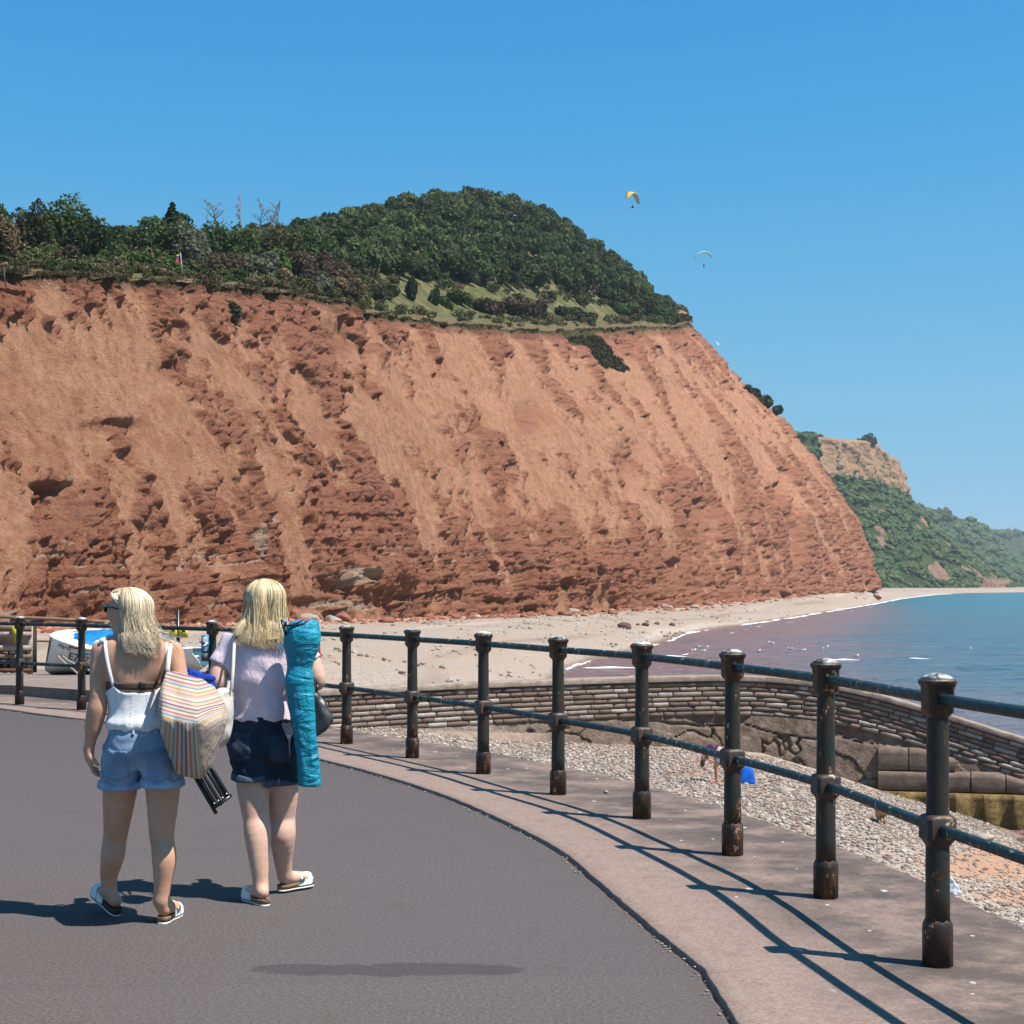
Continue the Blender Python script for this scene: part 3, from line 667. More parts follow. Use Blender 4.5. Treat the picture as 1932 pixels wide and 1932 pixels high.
def grass_mat():
    m = M_('clifftop_grass', .95, .1)
    n1 = m.noise(.16, 5, .65); n2 = m.noise(1.4, 5, .7)
    c = m.ramp(n1, [(.3, (.060, .070, .026)), (.48, (.105, .110, .040)), (.58, (.19, .155, .072)), (.8, (.25, .19, .095))])
    c = m.mix(m.rng(n2, .4, .7, 0, .6), c, (.075, .07, .030)); c = m.mix(m.math('MULTIPLY', m.attr('rim'), .9), c, m.ramp(n2, [(.3, (.10, .065, .035)), (.7, (.22, .15, .08))])); m.color(c).bump(n2, .25, .3); return m.m
tag(link('hill', mesh('hill', L.reshape(-1, 3), grid_faces(NL, len(Sl)), grass_mat(), {'rim': np.repeat(sst(.05, .008, tl), len(Sl))}, True)), kind='structure')
def land_at(s, t):
    i = np.clip(np.searchsorted(Sl, s)-1, 0, len(Sl)-2); j = np.clip(np.searchsorted(tl, t)-1, 0, NL-2)
    a = (s-Sl[i])/(Sl[i+1]-Sl[i]); b = (t-tl[j])/(tl[j+1]-tl[j]); a = np.asarray(a)[..., None]; b = np.asarray(b)[..., None]
    return (L[j, i]*(1-a)+L[j, i+1]*a)*(1-b)+(L[j+1, i]*(1-a)+L[j+1, i+1]*a)*b
LPX, LPY = proj(L)
def land_px(px, t):                         # land point on row t seen in column px
    j = int(t*(NL-1)); i = int(np.argmin(np.abs(LPX[j]-px))); return L[j, i].copy()

# ------------------------------------------------------------------ far headlands
def headland(name, cols, nu, nv, prof, amp, sc, seed, mat, rockf, zs=1.5):
    c = np.array([[P(q[0], q[1], q[2]*zs) for q in k] for k in cols]); s = np.arange(len(cols), dtype=float)
    S = np.linspace(0, len(cols)-1, nu); f = crom(s, c[:, 0], S); t = crom(s, c[:, 1], S); f[:, 2] -= 3
    v = np.linspace(0, 1, nv); Lq = np.interp(v, *prof)
    Bq = f[None]*(1-Lq)[:, None, None]+t[None]*Lq[:, None, None]; Bq[..., 2] = f[None, :, 2]*(1-v)[:, None]+t[None, :, 2]*v[:, None]
    a = np.concatenate([[0], np.cumsum(np.linalg.norm(np.diff(f[:, :2], axis=0), axis=1))])
    tg = np.gradient(f[:, :2], axis=0); tg /= np.linalg.norm(tg, axis=1)[:, None]; nn = np.stack([tg[:, 1], -tg[:, 0], 0*tg[:, 0]], -1)
    Aq = np.broadcast_to(a[None], Bq.shape[:2]); Hq = Bq[..., 2]; px, py = proj(Bq)
    rk = rockf(px, py, Aq, Hq, np.broadcast_to(v[:, None], Aq.shape))
    Dq = amp*((1-np.abs(noise(Aq/sc+.5*fbm(Aq/sc, Hq/sc, 0, 2, seed), Hq/(sc*5), 0, seed)))**2-.4)+amp*.7*fbm(Aq/(sc*.45), Hq/(sc*.5), 0, 4, seed+1)+rk*amp*.30*(noise(Aq/9, Hq/40, 0, seed+2)+1.2*fbm(Aq/16, Hq/12, 0, 4, seed+3))
    Dq *= sst(0, .06, v)[:, None]*.8+.2
    Q = Bq+nn[None]*Dq[..., None]
    bk = Q[-1]+np.array([-.6, .8, 0])*120; bk[:, 2] += 4; bk2 = bk+np.array([-.6, .8, 0])*300; bk2[:, 2] -= 40
    Q = np.concatenate([Q, bk[None], bk2[None]])
    o = link(name, mesh(name, Q.reshape(-1, 3), grid_faces(nv+2, nu), mat, {'rock': np.concatenate([rk, np.zeros((2, nu))]).ravel()}, True)); tag(o, kind='structure')
    return Q, rk
def headland_mat(name, rocka, rockb):
    m = M_(name, .95, .1)
    n1 = m.noise(.035, 6, .7); n2 = m.noise(.22, 5, .7)
    g = m.ramp(n1, [(.28, (.030, .050, .018)), (.48, (.055, .082, .026)), (.62, (.10, .115, .042)), (.8, (.18, .155, .075))])
    g = m.mix(m.rng(n2, .42, .66, 0, .7), g, (.030, .052, .018))
    rk = m.ramp(n2, [(.3, rocka), (.7, rockb)])
    sz = m.n('SeparateXYZ'); m.put(sz.inputs[0], m.pos)
    rk = m.mix(m.rng(m.noise(1, 4, .6, m.mapv((.03, .03, .10))), .45, .65, 0, .5), rk, (.38, .235, .12)); rk = m.mix(m.rng(sz.outputs[2], 110, 80), rk, m.ramp(n2, [(.3, (.22, .12, .08)), (.7, (.36, .22, .15))]))
    c = m.mix(m.rng(m.math('ADD', m.attr('rock'), m.math('MULTIPLY', m.math('SUBTRACT', n2, .5), 1.2)), .3, .65), g, rk)
    m.color(c).bump(n2, 1, 3.0); return m.m
def rk1(px, py, a, h, v):
    up = sst(.72, .76, v+.03*fbm(a/40, h/40, 0, 3, 101))*sst(1535, 1560, px)*sst(1.2, .97, v)
    lo = .8*sst(.02, .30, fbm(a/60, h/45, 0, 5, 102)-.06)*sst(.66, .45, v)*sst(.02, .08, v)
    ca = .6*sst(1835, 1850, px)*sst(.16, .06, v)*sst(1905, 1890, px)
    return np.clip(np.maximum(np.maximum(up*(.55+.6*fbm(a/25, h/25, 0, 3, 103)+.35), lo), ca), 0, 1)
MAT_HEAD1 = headland_mat('headland_near', (.30, .17, .095), (.50, .31, .18))
HP = ([0, .10, .45, .70, .74, .98, 1], [0, .12, .62, .90, .915, .965, 1.0])
Q1, RK1 = headland('headland', [((1560, 1112, 1080), (1440, 818, 1120)), ((1650, 1111, 1150), (1500, 818, 1200)), ((1730, 1110, 1220), (1570, 827, 1270)), ((1800, 1109, 1290), (1635, 835, 1340)), ((1862, 1108.5, 1370), (1677, 862, 1420)), ((1900, 1108, 1470), (1690, 895, 1530)), ((1912, 1107.5, 1600), (1690, 912, 1660)), ((1905, 1107.5, 1800), (1690, 940, 1860))], 420, 220, HP, 14, 70, 111, MAT_HEAD1, rk1, 1.6)
def rk2(px, py, a, h, v): return .75*sst(.80, .88, v)*sst(-.05, .25, fbm(a/70, h/60, 0, 3, 121))*sst(1.0, .985, v)
MAT_HEAD2 = headland_mat('headland_far', (.24, .17, .12), (.40, .31, .22))
Q2, _ = headland('headland', [((1760, 1109, 2100), (1690, 950, 2180)), ((1840, 1108, 2200), (1745, 957, 2280)), ((1900, 1107.5, 2300), (1800, 975, 2400)), ((1955, 1107.3, 2450), (1840, 988, 2560)), ((1990, 1107, 2650), (1858, 1002, 2760)), ((2000, 1107, 2900), (1862, 1020, 3000))], 240, 120, ([0, .5, .85, 1], [0, .6, .93, 1]), 14, 90, 131, MAT_HEAD2, rk2, 1.5)
Q3, _ = headland('headland', [((1840, 1108, 3300), (1800, 1002, 3400)), ((1930, 1107.5, 3450), (1862, 1006, 3560)), ((2010, 1107.3, 3650), (1935, 1008, 3780)), ((2080, 1107.2, 3900), (2000, 1020, 4050)), ((2150, 1107, 4300), (2060, 1040, 4500)), ((2150, 1107, 4800), (2070, 1060, 5000))], 200, 90, ([0, .5, 1], [0, .6, 1]), 16, 110, 141, MAT_HEAD2, lambda px, py, a, h, v: 0*v, 1.4)
# ------------------------------------------------------------------ curved stone quay wall
wk = [(330, 1318, 45.0), (450, 1308, 47.2), (560, 1302, 49.2), (640, 1298, 50), (760, 1293, 51.8), (1000, 1283, 54.5), (1200, 1277, 56.5), (1400, 1273, 57.5), (1500, 1279, 57.6), (1600, 1292, 57.4), (1750, 1335, 56.8), (1932, 1392, 56.0), (2100, 1438, 55.3), (2350, 1490, 54.2)]
wk3 = np.array([P(*q) for q in wk]); wp = wk3[:, :2]
WP = resample(np.c_[np.array(wp), np.zeros(len(wp))], .05); wl = np.arange(len(WP))*np.linalg.norm(WP[1]-WP[0])
WTn = np.gradient(WP, axis=0); WTn /= np.linalg.norm(WTn, axis=1)[:, None]
WN = np.stack([WTn[:, 1], -WTn[:, 0], 0*WTn[:, 0]], -1)         # towards the camera / cove
def wpt(s, off=0.0, z=0.0, relz=True):
    i = np.clip(np.asarray(s)/wl[1], 0, len(WP)-1.001); k = i.astype(int) if hasattr(i, 'astype') else int(i); f = i-k
    f = np.asarray(f)[..., None]
    p = WP[k]*(1-f)+WP[k+1]*f+WN[k]*np.asarray(off)[..., None]; p = np.array(p); p[..., 2] = z+(wtop(s) if relz else 0); return p
WLEN = wl[-1]
_ws = np.array([wl[int(np.argmin(np.hypot(WP[:, 0]-q[0], WP[:, 1]-q[1])))] for q in wk3])
_wt = np.interp(wl, _ws, wk3[:, 2]); _wt = np.convolve(np.pad(_wt, 30, 'edge'), np.ones(61)/61, 'valid')
def wtop(s): return np.interp(s, wl, _wt)
WT = 0.0                                 # heights of the masonry are measured down from the coping
quay = empty('quay_wall', (0, 0, 0), label='curved quay wall of coursed stone on a rough concrete base beside the cove', cat='wall')
def stone_mat():
    m = M_('quay_stone', .9, .2)
    t = m.n('ObjectInfo').outputs['Random']
    at = m.attr('tint')
    k = m.math('FRACT', m.math('ADD', t, at))
    c = m.ramp(k, [(0, (.17, .12, .095)), (.2, (.24, .175, .14)), (.38, (.19, .125, .11)), (.55, (.29, .225, .18)), (.72, (.33, .275, .235)), (.9, (.44, .39, .34)), (1, (.50, .46, .42))], 'CONSTANT')
    n = m.noise(4, 6, .7); c = m.mix(m.rng(n, .38, .7, 0, .65), c, (.21, .15, .115)); m.color(c).bump(m.noise(9, 5, .7), 1, .04); return m.m
MAT_STONE = stone_mat(); MAT_MORTAR = conc_mat('mortar', (.17, .115, .085), (.26, .19, .145), 4)
def stone_var(seed):                     # a rough split block, unit size, front face towards -y
    r = np.random.default_rng(seed); nx, nz = 4, 3; V = []; 
    gxs = np.linspace(-.5, .5, nx+1); gzs = np.linspace(-.5, .5, nz+1)
    for z in gzs:
        for x in gxs:
            edge = (abs(x) > .49) or (abs(z) > .49)
            V.append([x*(1-.03*r.random())-(.02*np.sign(x) if abs(z) > .49 else 0), -.5+(.13+.10*r.random() if edge else .11*r.random()), z*(1-.07*r.random()) if abs(z) > .49 else z])
    m = len(V); V += [[x, .5, z] for z in (-.5, .5) for x in (-.5, .5)]
    F = grid_faces(nz+1, nx+1)
    return np.array(V), F, (nx, nz, m)
SV = []
for sd in range(6):
    V, F, (nx, nz, m) = stone_var(sd); T3 = []
    bord = [0, nx, nx+(nx+1)*nz, (nx+1)*nz]; bk = [m, m+1, m+3, m+2]
    strips = [list(range(0, nx+1)), [nx+(nx+1)*k for k in range(nz+1)], [(nx+1)*nz+nx-k for k in range(nx+1)], [(nx+1)*(nz-k) for k in range(nz+1)]]
    for q, st in enumerate(strips):
        a, b = bk[q], bk[(q+1) % 4]
        for i in range(len(st)-1): T3.append([st[i+1], st[i], a if i < len(st)//2 else b])
        T3.append([st[len(st)//2], a, b])
    SV.append((V, F, np.array(T3)))
stones = []; courses = 7; ctop = WT-.22; chh = [.18, .17, .19, .165, .18, .17, .185]
rs = np.random.default_rng(11)
z = ctop
for c in range(7):
    s = rs.random()*.4
    while s < WLEN-.8:
        w = rs.uniform(.34, .85) if rs.random() < .8 else rs.uniform(.8, 1.15)
        stones.append((s+w/2, z-chh[c]/2, w-.03, chh[c]-.028, rs.random(), rs.integers(0, 6))); s += w
    z -= chh[c]
CB = z
vis = []
for k, st in enumerate(stones):
    p = wpt(st[0], .12, st[1]); px, py = proj(p); seen = (560 < px < 1980)
    vis.append((st[2]*st[3]*(FPX/p[1])**2*seen, k))
vis.sort(reverse=True); single = set(k for a, k in vis[:290] if a > 0)
rest = MB(); rt = []
sme = [mesh('stone', V, F, MAT_STONE, {'tint': np.zeros(len(V))}, False, None, T3) for V, F, T3 in SV]
for k, (s, z, w, h, tn, vi) in enumerate(stones):
    p = wpt(s, .02, z); i = min(int(s/wl[1]), len(WP)-1); a = math.atan2(WTn[i][1], WTn[i][0]); tl_ = math.atan((wtop(s-.3)-wtop(s+.3))/.6); dp = .22+.05*tn
    if k in single:
        o = link('stone', sme[vi], quay, loc=p); o.scale = (w, dp, h); o.rotation_euler = (0, tl_, a)
    else:
        V, F, T3 = SV[vi]; W = V*[w, dp, h]; W[:, 2] -= W[:, 0]*math.tan(tl_); c_, s_ = math.cos(a), math.sin(a)
        W = np.stack([W[:, 0]*c_-W[:, 1]*s_, W[:, 0]*s_+W[:, 1]*c_, W[:, 2]], -1)+p
        rest.q.append(F+rest.n); rest.t.append(T3+rest.n); rest.v.append(W); rest.n += len(W); rt.append(np.full(len(W), rs.random()))
o = rest.build('stonework', MAT_STONE, quay, False, attrs={'tint': np.concatenate(rt)}); tag(o, kind='stuff')
# mortar core, coping and base
ns = 600; ss_ = np.linspace(0, WLEN-.05, ns)
def sheet(name, prof, mat, noise_amp=0.0, sc=1.0, seed=0, fn=None, s0=0.0, s1=None, cnt=ns):
    q = np.linspace(s0, s1 if s1 else WLEN-.05, cnt); rows = []
    pr = np.array(prof)
    for off, z in pr:
        o_ = np.full(cnt, off); 
        if noise_amp: o_ = o_+noise_amp*fbm(q/sc, z/sc, 0, 5, seed)
        if fn is not None: o_ = o_+fn(q, np.full(cnt, z))
        r = wpt(q, o_, z); rows.append(r)
    rows = np.array(rows)
    ob = link(name, mesh(name, rows.reshape(-1, 3), grid_faces(len(pr), cnt)[:, ::-1], mat, None, True), quay)
    ob.data.set_sharp_from_angle(angle=R(50)); return ob
sheet('mortar_core', [(-.6, WT-.10), (.06, WT-.12), (.06, CB-.02), (.0, CB-.3)], MAT_MORTAR, .02, .3, 3)
cop = [(-.4, WT-.3), (-.4, WT), (.10, WT), (.17, WT-.03), (.19, WT-.10), (.18, WT-.19), (.10, WT-.215)]
MAT_COPE = conc_mat('coping_concrete', (.36, .27, .215), (.50, .41, .345), 2.0)
sheet('coping', cop, MAT_COPE, .012, .5, 4)
def base_mat():
    m = M_('quay_base', .95, .15)
    n1 = m.noise(.7, 6, .7); n2 = m.noise(4.5, 6, .75)
    c = m.ramp(n1, [(.25, (.13, .085, .062)), (.45, (.25, .175, .13)), (.6, (.33, .25, .19)), (.8, (.40, .33, .265))])
    c = m.mix(m.rng(n2, .42, .68, 0, .7), c, (.12, .078, .058))
    c = m.mix(m.rng(m.noise(1.3, 5, .7, m.mapv((1, 1, 1), (9, 4, 2))), .55, .7, 0, .5), c, (.21, .19, .165))
    sz = m.n('SeparateXYZ'); m.put(sz.inputs[0], m.pos)
    c = m.mix(m.rng(m.math('ADD', sz.outputs[2], m.math('MULTIPLY', m.math('SUBTRACT', n2, .5), .8)), -5.2, -5.9, 0, .7), c, m.ramp(n2, [(.3, (.15, .10, .04)), (.7, (.34, .24, .11))]))
    # the left end, towards the slipway, is paler render
    c = m.mix(m.rng(sz.outputs[0], 3.5, -1.5, 0, .8), c, m.ramp(n2, [(.3, (.34, .25, .185)), (.6, (.46, .37, .29))]))
    m.color(c).bump(m.math('ADD', n2, m.math('MULTIPLY', n1, 1.5)), 1, .12); return m.m
MAT_BASE = base_mat()
def base_fn(q, z, h):
    f1, f2, cid = cells(q/3.4+.6*fbm(q/1.5, z/1.5, 0, 3, 6), z/1.3+.25*fbm(q/3, .4, 0, 3, 5)+.12*q, 8)
    o_ = (cid-.5)*.30-.15*sst(.045, .0, f2-f1)
    und = sst(.3, .5, fbm(q/3.5, z/.8+q*.05, 0, 4, 9))*.45
    rough_ = sst(11, 17, q)*sst(30, 25, q)                # the worn middle stretch
    return (.10+.16*h)+(o_-und)*(rough_*.9+.12)+.06*fbm(q/.5, z/.5, 0, 4, 10)
qb = np.linspace(0, WLEN-.05, 1300); rows = []
for f in np.linspace(0, 1, 90):
    zb_ = wtop(qb)+CB+.02; za_ = zb_+( -7.4-zb_)*f; hh_ = zb_-za_
    rows.append(wpt(qb, base_fn(qb, za_, hh_), za_, False))
link('concrete_base', mesh('concrete_base', np.array(rows).reshape(-1, 3), grid_faces(90, 1300)[:, ::-1], MAT_BASE, None, True), quay)
# big cast blocks with joints on the straight stretch near the open sea, three rows, then a fluted sheet of piling below
blk = 0
MAT_BLOCK = conc_mat('quay_block', (.23, .165, .125), (.34, .26, .205), 2.2)
s_start = wl[int(np.argmin(np.abs(proj(WP)[0]-1655)))]
for row, (zt, zb) in enumerate(((-3.3, -4.1), (-4.12, -4.9), (-4.92, -5.6))):
    s = s_start
    while s < WLEN-1:
        w = rs.uniform(1.0, 2.0); q = np.linspace(s+.02, s+w-.02, 6); ztq = np.minimum(zt, wtop(q)+CB-.02)-.015
        if ztq.min()-zb > .12:
            mb = MB(); zs_ = [ztq+(zb+.015-ztq)*f for f in np.linspace(0, 1, 5)]; rows = []
            for kz, z in enumerate(zs_):
                e = .018*(kz in (0, 4)); oo = .60+.10*row-e+.03*fbm(q/.5, z/.4, 0, 3, 12+row)+.04*rs.random(6); oo[0] -= .02; oo[-1] -= .02
                rows.append(wpt(q, oo, z, False))
            bkr = [wpt(q, np.full(6, .05), zs_[0], False), wpt(q, np.full(6, .05), zs_[-1], False)]
            allr = np.array([bkr[0]]+rows+[bkr[1]]); mb.add(allr.reshape(-1, 3), grid_faces(len(allr), 6)[:, ::-1])
            mb.add(allr[:, [0, -1]].reshape(-1, 3), [[2*i, 2*i+2, 0] for i in range(1, len(allr)-1)]+[[1, 2*i+3, 2*i+1] for i in range(1, len(allr)-1)])
            mb.build('block', MAT_BLOCK, quay, False); blk += 1
        s += w
mp = M_('rusty_piling', .95, .15); nz_ = mp.noise(3.5, 6, .75)
mp.color(mp.mix(mp.rng(mp.noise(9, 5, .7), .5, .7, 0, .6), mp.ramp(nz_, [(.3, (.10, .065, .025)), (.55, (.27, .18, .07)), (.8, (.38, .28, .13))]), (.09, .07, .03))).bump(nz_, 1, .1)
q = np.linspace(s_start-.1, WLEN-.5, 520)
pr = [(-5.63, .55), (-5.63, 1.12), (-5.80, 1.18), (-6.9, 1.18), (-7.8, 1.18)]
rows = [wpt(q, of+(.0 if k < 3 else 0)+(.09*np.sign(np.sin(q*6.5))*np.abs(np.sin(q*6.5))**.5+.05*fbm(q/.6, z, 0, 3, 14))*(k > 1), z, False) for k, (z, of) in enumerate(pr)]
rows = np.array(rows); link('piling', mesh('piling', rows.reshape(-1, 3), grid_faces(len(rows), len(q))[:, ::-1], mp.m), quay)
# sloping apron at the slipway end
q = np.linspace(0, 15, 140); rows = []
for k, (of, z) in enumerate(((.0, CB-.05), (.5, CB-.10), (1.6, CB-.45), (2.6, CB-.95), (3.0, CB-1.6), (3.1, CB-2.6))):
    fade = sst(15, 9.5, q); rows.append(wpt(q, .3+of*fade+.06*fbm(q/1.2, k, 0, 3, 15), z-(1-fade)*.3))
rows = np.array(rows); link('apron', mesh('apron', rows.reshape(-1, 3), grid_faces(len(rows), 140)[:, ::-1], MAT_CONC, None, True), quay)
# back of the quay: fill under the coping on the sea side is open water, the inner face closes it
q = np.linspace(0, WLEN-.05, 300); rows = np.array([wpt(q, np.full(300, -.4), WT-.02), wpt(q, np.full(300, -.5), -9, False)])
link('rear_face', mesh('rear_face', rows.reshape(-1, 3), grid_faces(2, 300), MAT_BASE), quay)
# rocks at the foot of the quay
rk_px = [(1478, 1494, 38, 'pale', 'broad pale flat rock just beside the blue bag'), (1545, 1480, 46, 'red', 'long brown rock ledge under the quay wall by the blue bag'), (1560, 1503, 26, 'pale', 'low pale rock below the brown ledge at the quay'), (1640, 1525, 36, 'dark', 'dark rock at the quay foot behind the dog'), (1600, 1505, 34, 'red', 'brown rock between the dog and the pale rock'), (1700, 1545, 30, 'pale', 'yellowish rock slab beside the dog'), (1850, 1582, 46, 'pale', 'weedy rock slab under the rusty piling'), (1930, 1588, 26, 'dark', 'dark weedy rock at the end of the rusty piling'), (1432, 1470, 30, 'pale', 'small pale rock behind the blue bag'), (1290, 1478, 14, 'dark', 'small dark stone lying on shingle beside the bending person')]
for i, (x, y, w, kd, lab) in enumerate(rk_px):
    Y = 20.0
    while P(x, y, Y)[2] > cove_h(*P(x, y, Y)[:2]): Y += .1
    c = P(x, y, Y); c[2] = cove_h(c[0], c[1]); s = w*.5*Y/FPX
    o = link('rock', BM[kd][i % 3], loc=c+[0, 0, .1*s]); o.scale = (s*1.25, s*1.2, s*.7); o.rotation_euler = (0, 0, i*2.1); tag(o, lab, 'rock')

# ------------------------------------------------------------------ railing
def paint_mat(name, base, top, chip=.62, rust=.60):
    m = M_(name, .5, .35)
    n1 = m.noise(9, 6, .7); n2 = m.noise(34, 5, .7); n3 = m.noise(14, 5, .72, m.mapv((1, 1, .35), (3, 5, 1)))
    c = m.mix(m.rng(n1, .35, .7, 0, .8), base, top)
    c = m.mix(m.rng(n3, rust, rust+.05, 0, .85), c, m.ramp(n2, [(.3, (.055, .02, .010)), (.65, (.19, .075, .022))]))
    c = m.mix(m.rng(m.math('ADD', m.math('MULTIPLY', n3, .55), m.math('MULTIPLY', n2, .45)), chip, chip+.02, 0, .9), c, (.52, .47, .36))
    m.color(c); m.rough(m.rng(n2, .3, .7, .32, .65)); m.bump(m.math('ADD', n2, n3), .4, .004); return m.m
MAT_POST = paint_mat('post_paint', (.046, .031, .022), (.012, .032, .024), .605, .57)
MAT_RAIL = paint_mat('rail_paint', (.010, .032, .034), (.020, .046, .050), .575, .63)
MAT_POSTB = paint_mat('post_base_paint', (.030, .022, .018), (.055, .028, .018), .595, .53)
def cap_mat():
    m = paint_mat('cap_paint', (.045, .034, .026), (.095, .05, .032), .59, .54); return m
MAT_CAP = cap_mat()
m = M_('cap_top', .8, .3); nn_ = m.noise(16, 6, .7)
m.color(m.ramp(nn_, [(.42, (.030, .045, .035)), (.5, (.35, .36, .33)), (.6, (.66, .65, .60))])); MAT_CAPTOP = m.m
post_px = [(1769, 1815), (1558, 1687), (1382, 1607), (1211, 1538), (1053, 1493), (912, 1454), (778, 1424), (654, 1397)]
PB = [G(x, y+6, PZ) for x, y in post_px]
a_, b_ = PB[-1], G(154, 1335+4, PZ)
c401 = G(401, 1364, PZ)
PB += [G(527, 1381, PZ), c401, G(275, 1351, PZ), b_, G(37, 1325+4, PZ)]
PB += [PB[-1]+(PB[-1]-PB[-2]), PB[-1]+2*(PB[-1]-PB[-2])]
PB = [np.array([2.02, 5.45, PZ])]+PB
railing = empty('railing', tuple(PB[1]), label='weathered dark green iron railing curving along the promenade edge', cat='railing')
def rel(p): return np.asarray(p)-PB[1]
HT = lambda p: 1.262-.0026*(p[1]-7)-PZ
n8 = 24
for k, p in enumerate(PB):
    h = HT(p); s = h/1.227; nx_ = PB[min(k+1, len(PB)-1)]-PB[max(k-1, 0)]; yaw = math.atan2(nx_[1], nx_[0])
    mb = MB(); mb.lathe([(.052, .15), (.051, .30), (.050, .50), (.049, .54), (.049, .62), (.047, .75), (.045, 1.04), (.047, 1.09)], n8)
    po = mb.build('post', MAT_POST, railing, True, rel(p)); po.rotation_euler = (0, 0, yaw); po.scale = (1, 1, s)
    mb = MB(); mb.lathe([(.064, -.02), (.064, .155), (.0625, .175), (.055, .19), (.052, .195)], 8, sq=None); mb.build('base', MAT_POSTB, po, False)
    mb = MB(); mb.lathe([(.050, .50), (.053, .515), (.060, .53), (.064, .535), (.064, .615), (.060, .625), (.053, .632), (.049, .635)], n8, sq=[0, .2, .8, 1, 1, .8, .2, 0]); mb.build('collar', MAT_CAP, po, 'auto')
    mb = MB(); mb.lathe([(.047, 1.04), (.052, 1.055), (.056, 1.065), (.057, 1.165), (.060, 1.17), (.066, 1.182), (.067, 1.195), (.060, 1.202)], n8, sq=[0, .2, .8, 1, 1, 1, 1, .8]); cp = mb.build('cap', MAT_CAP, po, 'auto')
    mb = MB(); mb.lathe([(.060, 1.2025), (.045, 1.214), (.028, 1.223), (.010, 1.227)], n8, sq=[.8, .5, .2, 0]); mb.build('cap_top', MAT_CAPTOP, po, True)
for k in range(len(PB)-1):
    p0, p1 = PB[k], PB[k+1]
    for hh in (1.118, .575):
        s0, s1 = HT(p0)/1.227, HT(p1)/1.227
        a = p0+[0, 0, hh*s0]; b = p1+[0, 0, hh*s1]; d = (b-a)/np.linalg.norm(b-a)
        # rails bend gently with the curve of the promenade
        m0 = (PB[k+1]-PB[max(k-1, 0)])/2; m1 = (PB[min(k+2, len(PB)-1)]-PB[k])/2; m0[2] = m1[2] = 0
        t = np.linspace(.02, .98, 12)[:, None]; h00 = 2*t**3-3*t**2+1; h10 = t**3-2*t**2+t; h01 = -2*t**3+3*t**2; h11 = t**3-t**2
        pts = h00*a+h10*m0+h01*b+h11*m1
        mb = MB(); mb.tube(pts-PB[1], .0255 if hh > 1 else .0235, 14)
        mb.build('rail', MAT_RAIL, railing, True)
# rust stains are part of the pavement; a pebble left lying on it
c = G(1143, 1497, PZ); o = link('pebble', BM['pale'][1], loc=c+[0, 0, .012]); o.scale = (.022, .02, .022); tag(o, 'single grey pebble lying on the pavement between two railing posts', 'pebble')
# ------------------------------------------------------------------ vegetation
def leaf_mat(name, a, b, trans=.25):
    m = M_(name, .75, .2)
    t = m.attr('tint'); r = m.n('ObjectInfo').outputs['Random']
    c = m.ramp(t, [(0, a), (1, b)])
    hs_ = m.n('HueSaturation'); m.put(hs_.inputs['Color'], c); m.put(hs_.inputs['Value'], m.rng(r, 0, 1, .72, 1.25, False)); m.put(hs_.inputs['Hue'], m.rng(r, 0, 1, .485, .515, False))
    m.color(hs_.outputs[0])
    tr = m.n('BsdfTranslucent'); m.put(tr.inputs[0], hs_.outputs[0]); mx = m.n('MixShader'); mx.inputs[0].default_value = trans
    m.nt.links.new(m.b.outputs[0], mx.inputs[1]); m.nt.links.new(tr.outputs[0], mx.inputs[2])
    m.nt.links.new(mx.outputs[0], m.nt.nodes['Material Output'].inputs[0]); return m.m
LEAF = {'dark': leaf_mat('leaf_dark', (.028, .050, .014), (.090, .135, .036)), 'mid': leaf_mat('leaf_mid', (.040, .070, .016), (.125, .175, .042)), 'olive': leaf_mat('leaf_olive', (.050, .060, .020), (.16, .165, .06)),
        'bright': leaf_mat('leaf_bright', (.055, .095, .020), (.13, .185, .045)), 'grey': leaf_mat('leaf_grey', (.10, .10, .065), (.20, .19, .12)), 'brown': leaf_mat('leaf_brown', (.070, .045, .028), (.15, .10, .062)),
        'straw': leaf_mat('leaf_straw', (.14, .095, .045), (.30, .215, .11)), 'conifer': leaf_mat('leaf_conifer', (.018, .036, .014), (.040, .068, .026)), 'yellow': leaf_mat('leaf_yellow', (.16, .13, .03), (.35, .28, .04)), 'pink': leaf_mat('leaf_pink', (.30, .12, .22), (.5, .25, .4))}
MAT_BARK = plain('bark', (.085, .062, .048), .9, .1, .3, 6); MAT_DEAD = plain('dead_wood', (.20, .165, .14), .9, .1, .2, 8)
def quads(c, nrm_, size, r, asp=.75):
    """one small leafy quad per centre, roughly facing nrm_"""
    n = len(c); rv = r.standard_normal((n, 3)); a = np.cross(nrm_, rv); a /= np.linalg.norm(a, axis=1)[:, None]+1e-9; b = np.cross(nrm_, a)
    sz = np.asarray(size)[:, None]; a = a*sz; b = b*sz*asp
    V = np.stack([c-a-b*.3, c+b*.9-a*.25, c+a+b*.25, c-b+a*.2], 1).reshape(-1, 3)
    return V, np.arange(n*4).reshape(n, 4)
